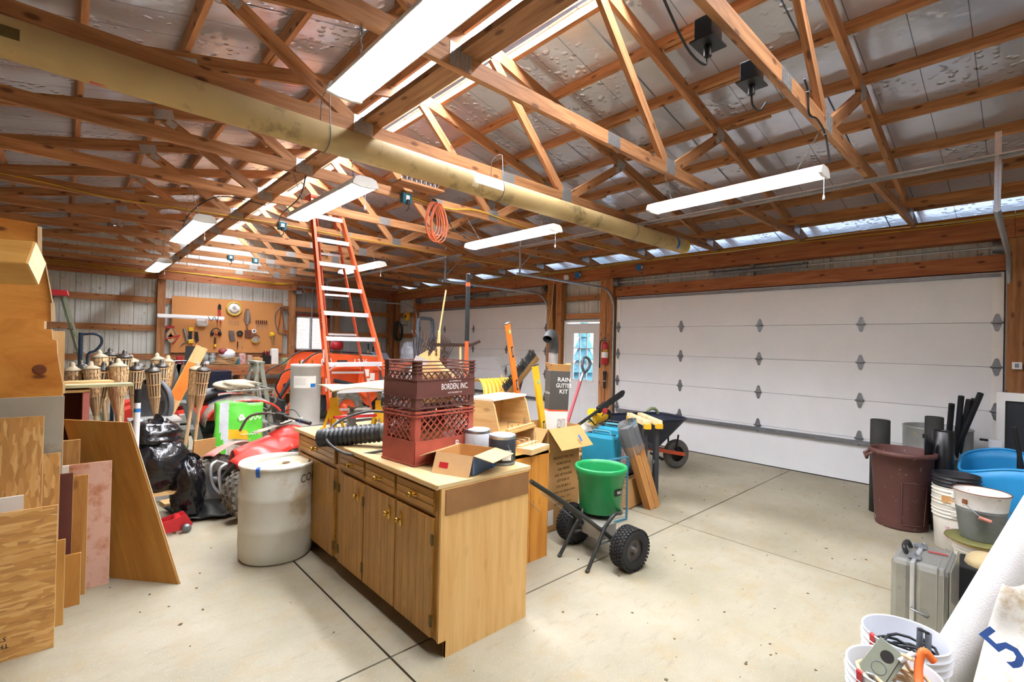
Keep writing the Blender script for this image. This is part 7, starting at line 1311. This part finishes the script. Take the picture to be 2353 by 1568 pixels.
MB().tube([(.22, -.1, .8), (.27, -.1, .8), (.27, .1, .8), (.22, .1, .8)], .012, 6).build('side_handle', steel, bt_)
va = T('red_vise', 'red bench vise at the left end of the workbench', 'vise', (1.78, 12.22, BZ)); MB().box((0, 0, .05), (.12, .14, .1)).build('base', MATS['red_tool'], va, bev=.01); MB().box((0, -.06, .14), (.1, .06, .09)).box((0, .05, .14), (.1, .06, .09)).build('jaws', red, va); MB().cyl((-.1, -.14, .1), (.1, -.14, .1), .01, n=6).build('handle_bar', steel, va)
# right far corner
hc = T('hose_coil', 'dark coiled hose hung on the right wall near the far corner', 'hose', (6.95, 12.2, 1.86)); q = []
for k in range(5): MB().tube([Vector((-.02*k, (.16+.012*k)*math.cos(a), (.24+.01*k)*math.sin(a)+.01*k)) for a in [2*PI*i/24 for i in range(24)]], .014, 6, closed=True).build('loop', mat('hose_dark', '35352e', rough=.6, var=.3), hc)
MB().box((.12, 0, .22), (.26, .03, .03)).build('wall_hook', steel_d, hc)
yd = T('yellow_reel', 'yellow cord reel high on the right wall', 'reel', (6.93, 11.8, 2.30)); MB().lathe([(0, -.04), (.11, -.04), (.13, 0), (.11, .04), (0, .04)], 24, TRS((0, 0, 0), (0, PI/2, 0))).build('reel', yellow, yd); MB().lathe([(0, -.05), (.04, -.05), (.04, .05), (0, .05)], 14, TRS((0, 0, 0), (0, PI/2, 0))).build('hub', black, yd)
rcn = T('red_can', 'red round container on a stand before the far wall', 'can', (5.1, 12.1, 0)); MB().lathe([(0, 1.35), (.13, 1.36), (.16, 1.45), (.14, 1.56), (.05, 1.6), (0, 1.6)], 20).build('body', red, rcn); MB().lathe([(.12, 1.56), (.14, 1.64), (.1, 1.66), (0, 1.66)], 16).build('black_top', black, rcn)
for s in (-1, 1): MB().cyl((s*.18, 0, 0), (s*.12, 0, 1.4), .014, n=8).build('stand_leg', alum, rcn)
fl2 = T('flood_light', 'small dark floodlight on the post beside the window', 'flood light', (4.3, 12.66, 2.78)); MB().box((0, -.04, 0), (.16, .08, .12)).build('housing', mat('flood_blue', '2f3a48', rough=.4), fl2, bev=.01); MB().box((0, -.082, 0), (.13, .004, .09)).build('lens', alum, fl2); MB().box((-.06, .01, 0), (.06, .03, .03)).build('arm', steel_d, fl2)
cn = T('conduit', 'thin white conduit pole running down before the far window', 'conduit', (4.62, 12.55, 0)); PW(MB().cyl((4.62, 12.55, 1.3), (4.62, 12.55, 2.92), .016, n=8), 'pipe', steel, cn); PW(MB().tube([(4.62, 12.55, 2.6), (4.38, 12.55, 2.88)], .014, 6), 'brace', steel, cn); PW(MB().box((4.6, 12.55, 2.92), (.7, .05, .05)), 'top_rail', steel, cn)
for k, (x, h) in enumerate(((6.1, 1.5), (6.25, 1.42), (6.45, 1.55))):
    o = T('yard_tool', ('short handled garden tool in the far corner, left', 'black gripped garden tool in the far corner, middle', 'pale shafted garden tool in the far corner, right')[k], 'tool handle', (x, 12.3, 0)); MB().cyl((0, 0, 0), (.05, .2, h), .016, n=8).build('shaft', pine, o); MB().cyl((.045, .18, h-.15), (.05, .2, h+.02), .02, n=8).build('grip', black if k < 2 else pine, o)
# ================================================================ things hung in the trusses
tub_m = mat('cardboard_tube', 'b8a06c', rough=.65, var=.1, scale=2.5, spots='7a6b46', spot_scale=3, spot_amt=.17)
cy0, cz0 = 3.06, 2.895
pt = T('cardboard_tube', 'very long tan cardboard tube strapped under a roof truss', 'tube', (2.2, cy0, cz0)); PW(MB().loft([((x, cy0, cz0-.015*math.sin(PI*(x+1.6)/7.4)), .088) for x in [-1.6+7.32*i/24 for i in range(25)]], 28), 'tube', tub_m, pt)
PW(MB().cyl((5.72, cy0, cz0), (5.78, cy0, cz0), .089, n=28), 'yellow_end', mat('tube_yellow', 'd8b93a', rough=.6), pt); PW(MB().cyl((5.48, cy0, cz0), (5.53, cy0, cz0), .0895, n=28), 'blue_band', blue, pt); PW(MB().cyl((2.30, cy0, cz0-.013), (2.36, cy0, cz0-.013), .0892, n=28), 'pale_band', mat('tube_pale', 'cfc096', rough=.6), pt)
PW(MB().lathe([(.0895, 0), (.0895, .3)], 8, frame((2.62, cy0, cz0-.013), (0, -1, 0), (0, 0, 1)) @ TRS((0, 0, 0), (0, 0, -.3)), arc=1.1), 'paper_label', paper, pt); PW(MB().lathe([(.0895, 0), (.0895, .22)], 4, frame((.28, cy0, cz0-.008), (0, -1, 0), (0, 0, 1)) @ TRS((0, 0, 0), (0, 0, -1.75)), arc=.35), 'red_label', red, pt); PW(MB().lathe([(.0897, 0), (.0897, .16)], 6, frame((-.17, cy0, cz0-.003), (0, -1, 0), (0, 0, 1)) @ TRS((0, 0, 0), (0, 0, -.5)), arc=.6), 'dark_stain', mat('stain', '5a4a22', rough=.8, var=.3, scale=30), pt)
for x in (1.18, 2.62, 4.6): PW(MB().tube([Vector((x, cy0+.095*math.cos(a), cz0-.013+.095*math.sin(a)+(.2 if .6 < a < 2.5 else 0))) for a in [2*PI*i/20 for i in range(20)]], .003, 5, closed=True), 'strap_wire', steel_d, pt)
# orange cord hank and odds and ends on the truss at y = 4.325
yD = 4.325
ch_ = T('cord_hank', 'coiled orange extension cord hanging from a truss', 'cord', (2.82, yD-.04, 3.05)); oc_ = mat('hank_orange', 'd06a44', rough=.5)
for k in range(9): w_ = .07+.012*(k % 5); h_ = .17+.012*(k % 4); PW(MB().tube([Vector((2.82+.012*(k-4)+w_*math.sin(a)*(1+.3*math.cos(a)), yD-.05-.008*(k % 4), 3.06-h_-h_*math.cos(a))) for a in [2*PI*i/22 for i in range(22)]], .006, 6, closed=True), 'loop', oc_, ch_)
PW(MB().tube([(2.80, yD-.02, 3.1), (2.80, yD-.07, 3.08), (2.84, yD-.07, 3.04), (2.84, yD-.02, 3.1)], .008, 6), 'tie', black, ch_)
shp = T('truss_shelf', 'small plank with wire scraps laid on the truss above the teal box', 'shelf', (2.58, yD-.1, 3.145)); MB().box((0, 0, .012), (.5, .18, .02)).build('plank', truss_w, shp)
for k in range(8): MB().tube(smooth_path([(-.22+.055*k, -.05, .03), (-.2+.055*k, -.02, .07+.01*(k % 3)), (-.17+.055*k, .0, .05), (-.15+.055*k, -.04, .10)], 4), .004, 5).build('wire_scrap', steel_d, shp)
def jbox(name, label, loc, m=teal, sz=(.1, .06, .1), plug=True):
    t = T(name, label, 'outlet box', loc, 0, 'outlet boxes on the trusses and beams'); MB().box((0, 0, 0), sz).build('box', m, t, bev=.004); MB().box((0, -sz[1]/2-.003, .0), (.04, .006, .05)).build('receptacle', whitep, t)
    if plug: MB().box((0, -sz[1]/2-.01, -.045), (.03, .03, .05)).tube([(0, -sz[1]/2-.01, -.06), (.01, -sz[1]/2-.02, -.1), (-.02, -.03, -.14)], .006, 5).build('plug', black, t)
    return t
jbox('outlet_box', 'teal outlet box on the truss beside the orange cord hank', (2.47, yD-.05, 3.03)); jbox('outlet_box', 'small blue outlet box behind the second hanging lamp', (2.05, yD-.05, 3.06), blue, (.07, .06, .09), False); jbox('outlet_box', 'teal outlet box on the truss left of the orange ladder', (2.0, 6.53, 3.04)); jbox('outlet_box', 'teal outlet box far back, left of two above the pegboard', (2.17, TY[12]-.05, 3.05), plug=True); jbox('outlet_box', 'teal outlet box far back, right of two above the pegboard', (2.58, TY[12]-.05, 3.05), plug=False)
def cable(name, label, pts, m, r=.006, k=6):
    t = T(name, label, 'cable', tuple(pts[0])); PW(MB().tube(smooth_path(pts, k), r, 6), 'run', m, t)
    for i in (1, len(pts)-2): PW(MB().box(Vector(pts[i]), (.02, .02, .006)), 'staple', steel, t)
    return t
yc = mat('yellow_cable', 'c9a21c', rough=.5); wc_ = mat('cream_cable', 'd2c39a', rough=.5)
cable('wall_cable', 'yellow cable stapled along a truss on the left side', [(-1.7, 6.545, 3.10), (-.4, 6.545, 3.08), (.3, 6.545, 3.03), (.9, 6.545, 3.045), (2.0, 6.545, 3.06), (3.2, 6.545, 3.05), (4.8, 6.545, 3.03), (6.9, 6.545, 3.05)], yc); cable('wall_cable', 'yellow cable running along the truss right of the cord hank', [(2.52, 4.295, 3.06), (3.0, 4.295, 3.04), (3.4, 4.295, 3.10), (4.2, 4.295, 3.05), (5.2, 4.295, 3.06), (6.9, 4.295, 3.06)], yc)
for k, dz in enumerate((3.045, 3.06, 3.025)): cable('wall_cable', 'yellow cable along the beam over the garage doors, %s' % ('middle', 'upper', 'lower')[k], [(7.04, -1.5, dz), (7.045, .5, dz-.02), (7.045, 1.5, dz+.01-.012*k), (7.045, 3.0, dz-.03+.015*k), (7.045, 4.4, dz), (7.045, 6.2, dz-.02), (7.045, 9.0, dz), (7.045, 12.5, dz-.02)], yc if k else wc_)
for k in range(3): cable('wall_cable', 'yellow cable along the far wall header, %s' % ('upper', 'middle', 'lower')[k], [(-1.7, 12.71-.01*k, 3.03-.04*k), (.2, 12.71, 3.0-.035*k), (1.3, 12.71, 2.97-.02*k), (1.5, 12.64, 3.0), (2.6, 12.63, 2.98+.01*k), (3.6, 12.63, 2.93+.02*k), (4.2, 12.63, 2.99)], yc)
cable('drop_cable', 'bundle of yellow cable dropping beside the entry door post, left strand', [(7.0, 6.5, 2.95), (6.98, 6.55, 2.5), (6.98, 6.4, 2.0), (6.98, 6.45, 1.2), (6.98, 6.42, .4)], yc); cable('drop_cable', 'bundle of yellow cable dropping beside the entry door post, right strand', [(7.0, 6.4, 2.95), (6.98, 6.42, 2.4), (6.98, 6.5, 1.9), (6.98, 6.38, 1.3), (6.98, 6.45, .5)], wc_)
jbox('outlet_box', 'blue outlet box on the beam above the entry door', (7.02, 5.82, 2.92), blue, (.06, .1, .1), False); jbox('outlet_box', 'round blue box cover on the beam left of the large garage door', (7.02, 4.5, 2.93), blue, (.06, .09, .09), False); jbox('outlet_box', 'small blue box on the beam over the farther garage door', (7.02, 8.97, 2.95), blue, (.06, .09, .09), False); jbox('outlet_box', 'white switch box on the beam left of the blue one', (7.02, 6.1, 2.9), whitep, (.06, .09, .09), False)
# black outlet boxes on the nearest truss with cords
for k, (x, z) in enumerate(((2.12, 3.04), (2.62, 3.05))):
    t = T('ceiling_outlet', 'black outlet box under the nearest truss, '+('upper' if k == 0 else 'lower')+' of two', 'outlet box', (x, TY[4]+.075, z), 0, 'black truss outlets'); MB().box((0, 0, .0), (.11, .08, .1)).build('box', mat('navy_box', '15222e', rough=.4), t, bev=.004); MB().box((0, 0, -.055), (.14, .11, .008)).build('cover_plate', black, t); MB().cyl((0, 0, -.06), (0, 0, -.11), .018, n=8).tube(smooth_path([(0, 0, -.1), (.02, 0, -.16), (.12, 0, -.15), (.2, .0, -.08)] if k else [(0, 0, -.1), (-.03, 0, -.16), (-.2, 0, -.15), (-.45, 0, .0)], 5), .006, 6).build('plug_cord', black, t)
cable('lamp_cord', 'black lamp cord looping over the nearest truss down to the long lamp', [(3.10, TY[4]-.03, 3.17), (3.17, TY[4]-.03, 3.12), (3.2, TY[4]-.03, 3.0), (3.35, TY[4]-.03, 3.02), (3.52, TY[4]-.03, 2.98), (3.56, TY[4]-.05, 2.80)], black, .006); cable('lamp_cord', 'black lamp cord dropping to the outlet left of the ladder', [(1.5, 4.30, 3.02), (1.55, 4.6, 2.9), (1.7, 5.6, 2.95), (1.93, 6.4, 3.0), (2.0, 6.5, 3.02)], black, .006); cable('lamp_cord', 'black lamp cord hanging from the cord hank truss to the crate lamp', [(2.95, 4.30, 3.02), (3.05, 4.30, 2.85), (3.15, 4.25, 2.78), (3.24, 4.15, 2.70)], black, .006); cable('lamp_cord', 'black lamp cord trailing over the third hanging lamp', [(.84, 5.9, 2.64), (.9, 5.8, 2.85), (1.1, 5.5, 3.0), (1.5, 5.42, 2.98)], black, .005)
# ================================================================ small litter on the slab
rnd = random.Random(5); q = MB()
for i in range(260):
    x, y = rnd.uniform(.2, 7.0), rnd.uniform(.3, 5.6); r = rnd.uniform(.003, .011)
    if (1.3 < x < 2.8 and 1.95 < y < 4.1): continue
    n = rnd.choice((4, 5, 6)); a0 = rnd.uniform(0, 6); q.prism([(x+r*rnd.uniform(.5, 1.3)*math.cos(a0+2*PI*k/n), y+r*rnd.uniform(.5, 1.3)*math.sin(a0+2*PI*k/n)) for k in range(n)], .0025, TRS((0, 0, .0003)))
o = q.build('floor_litter', mat('crumbs', '5a4a34', rough=.9, var=.3, scale=3)); tag(o, 'scattered dark crumbs and leaf bits on the concrete', 'litter'); o['kind'] = 'stuff'
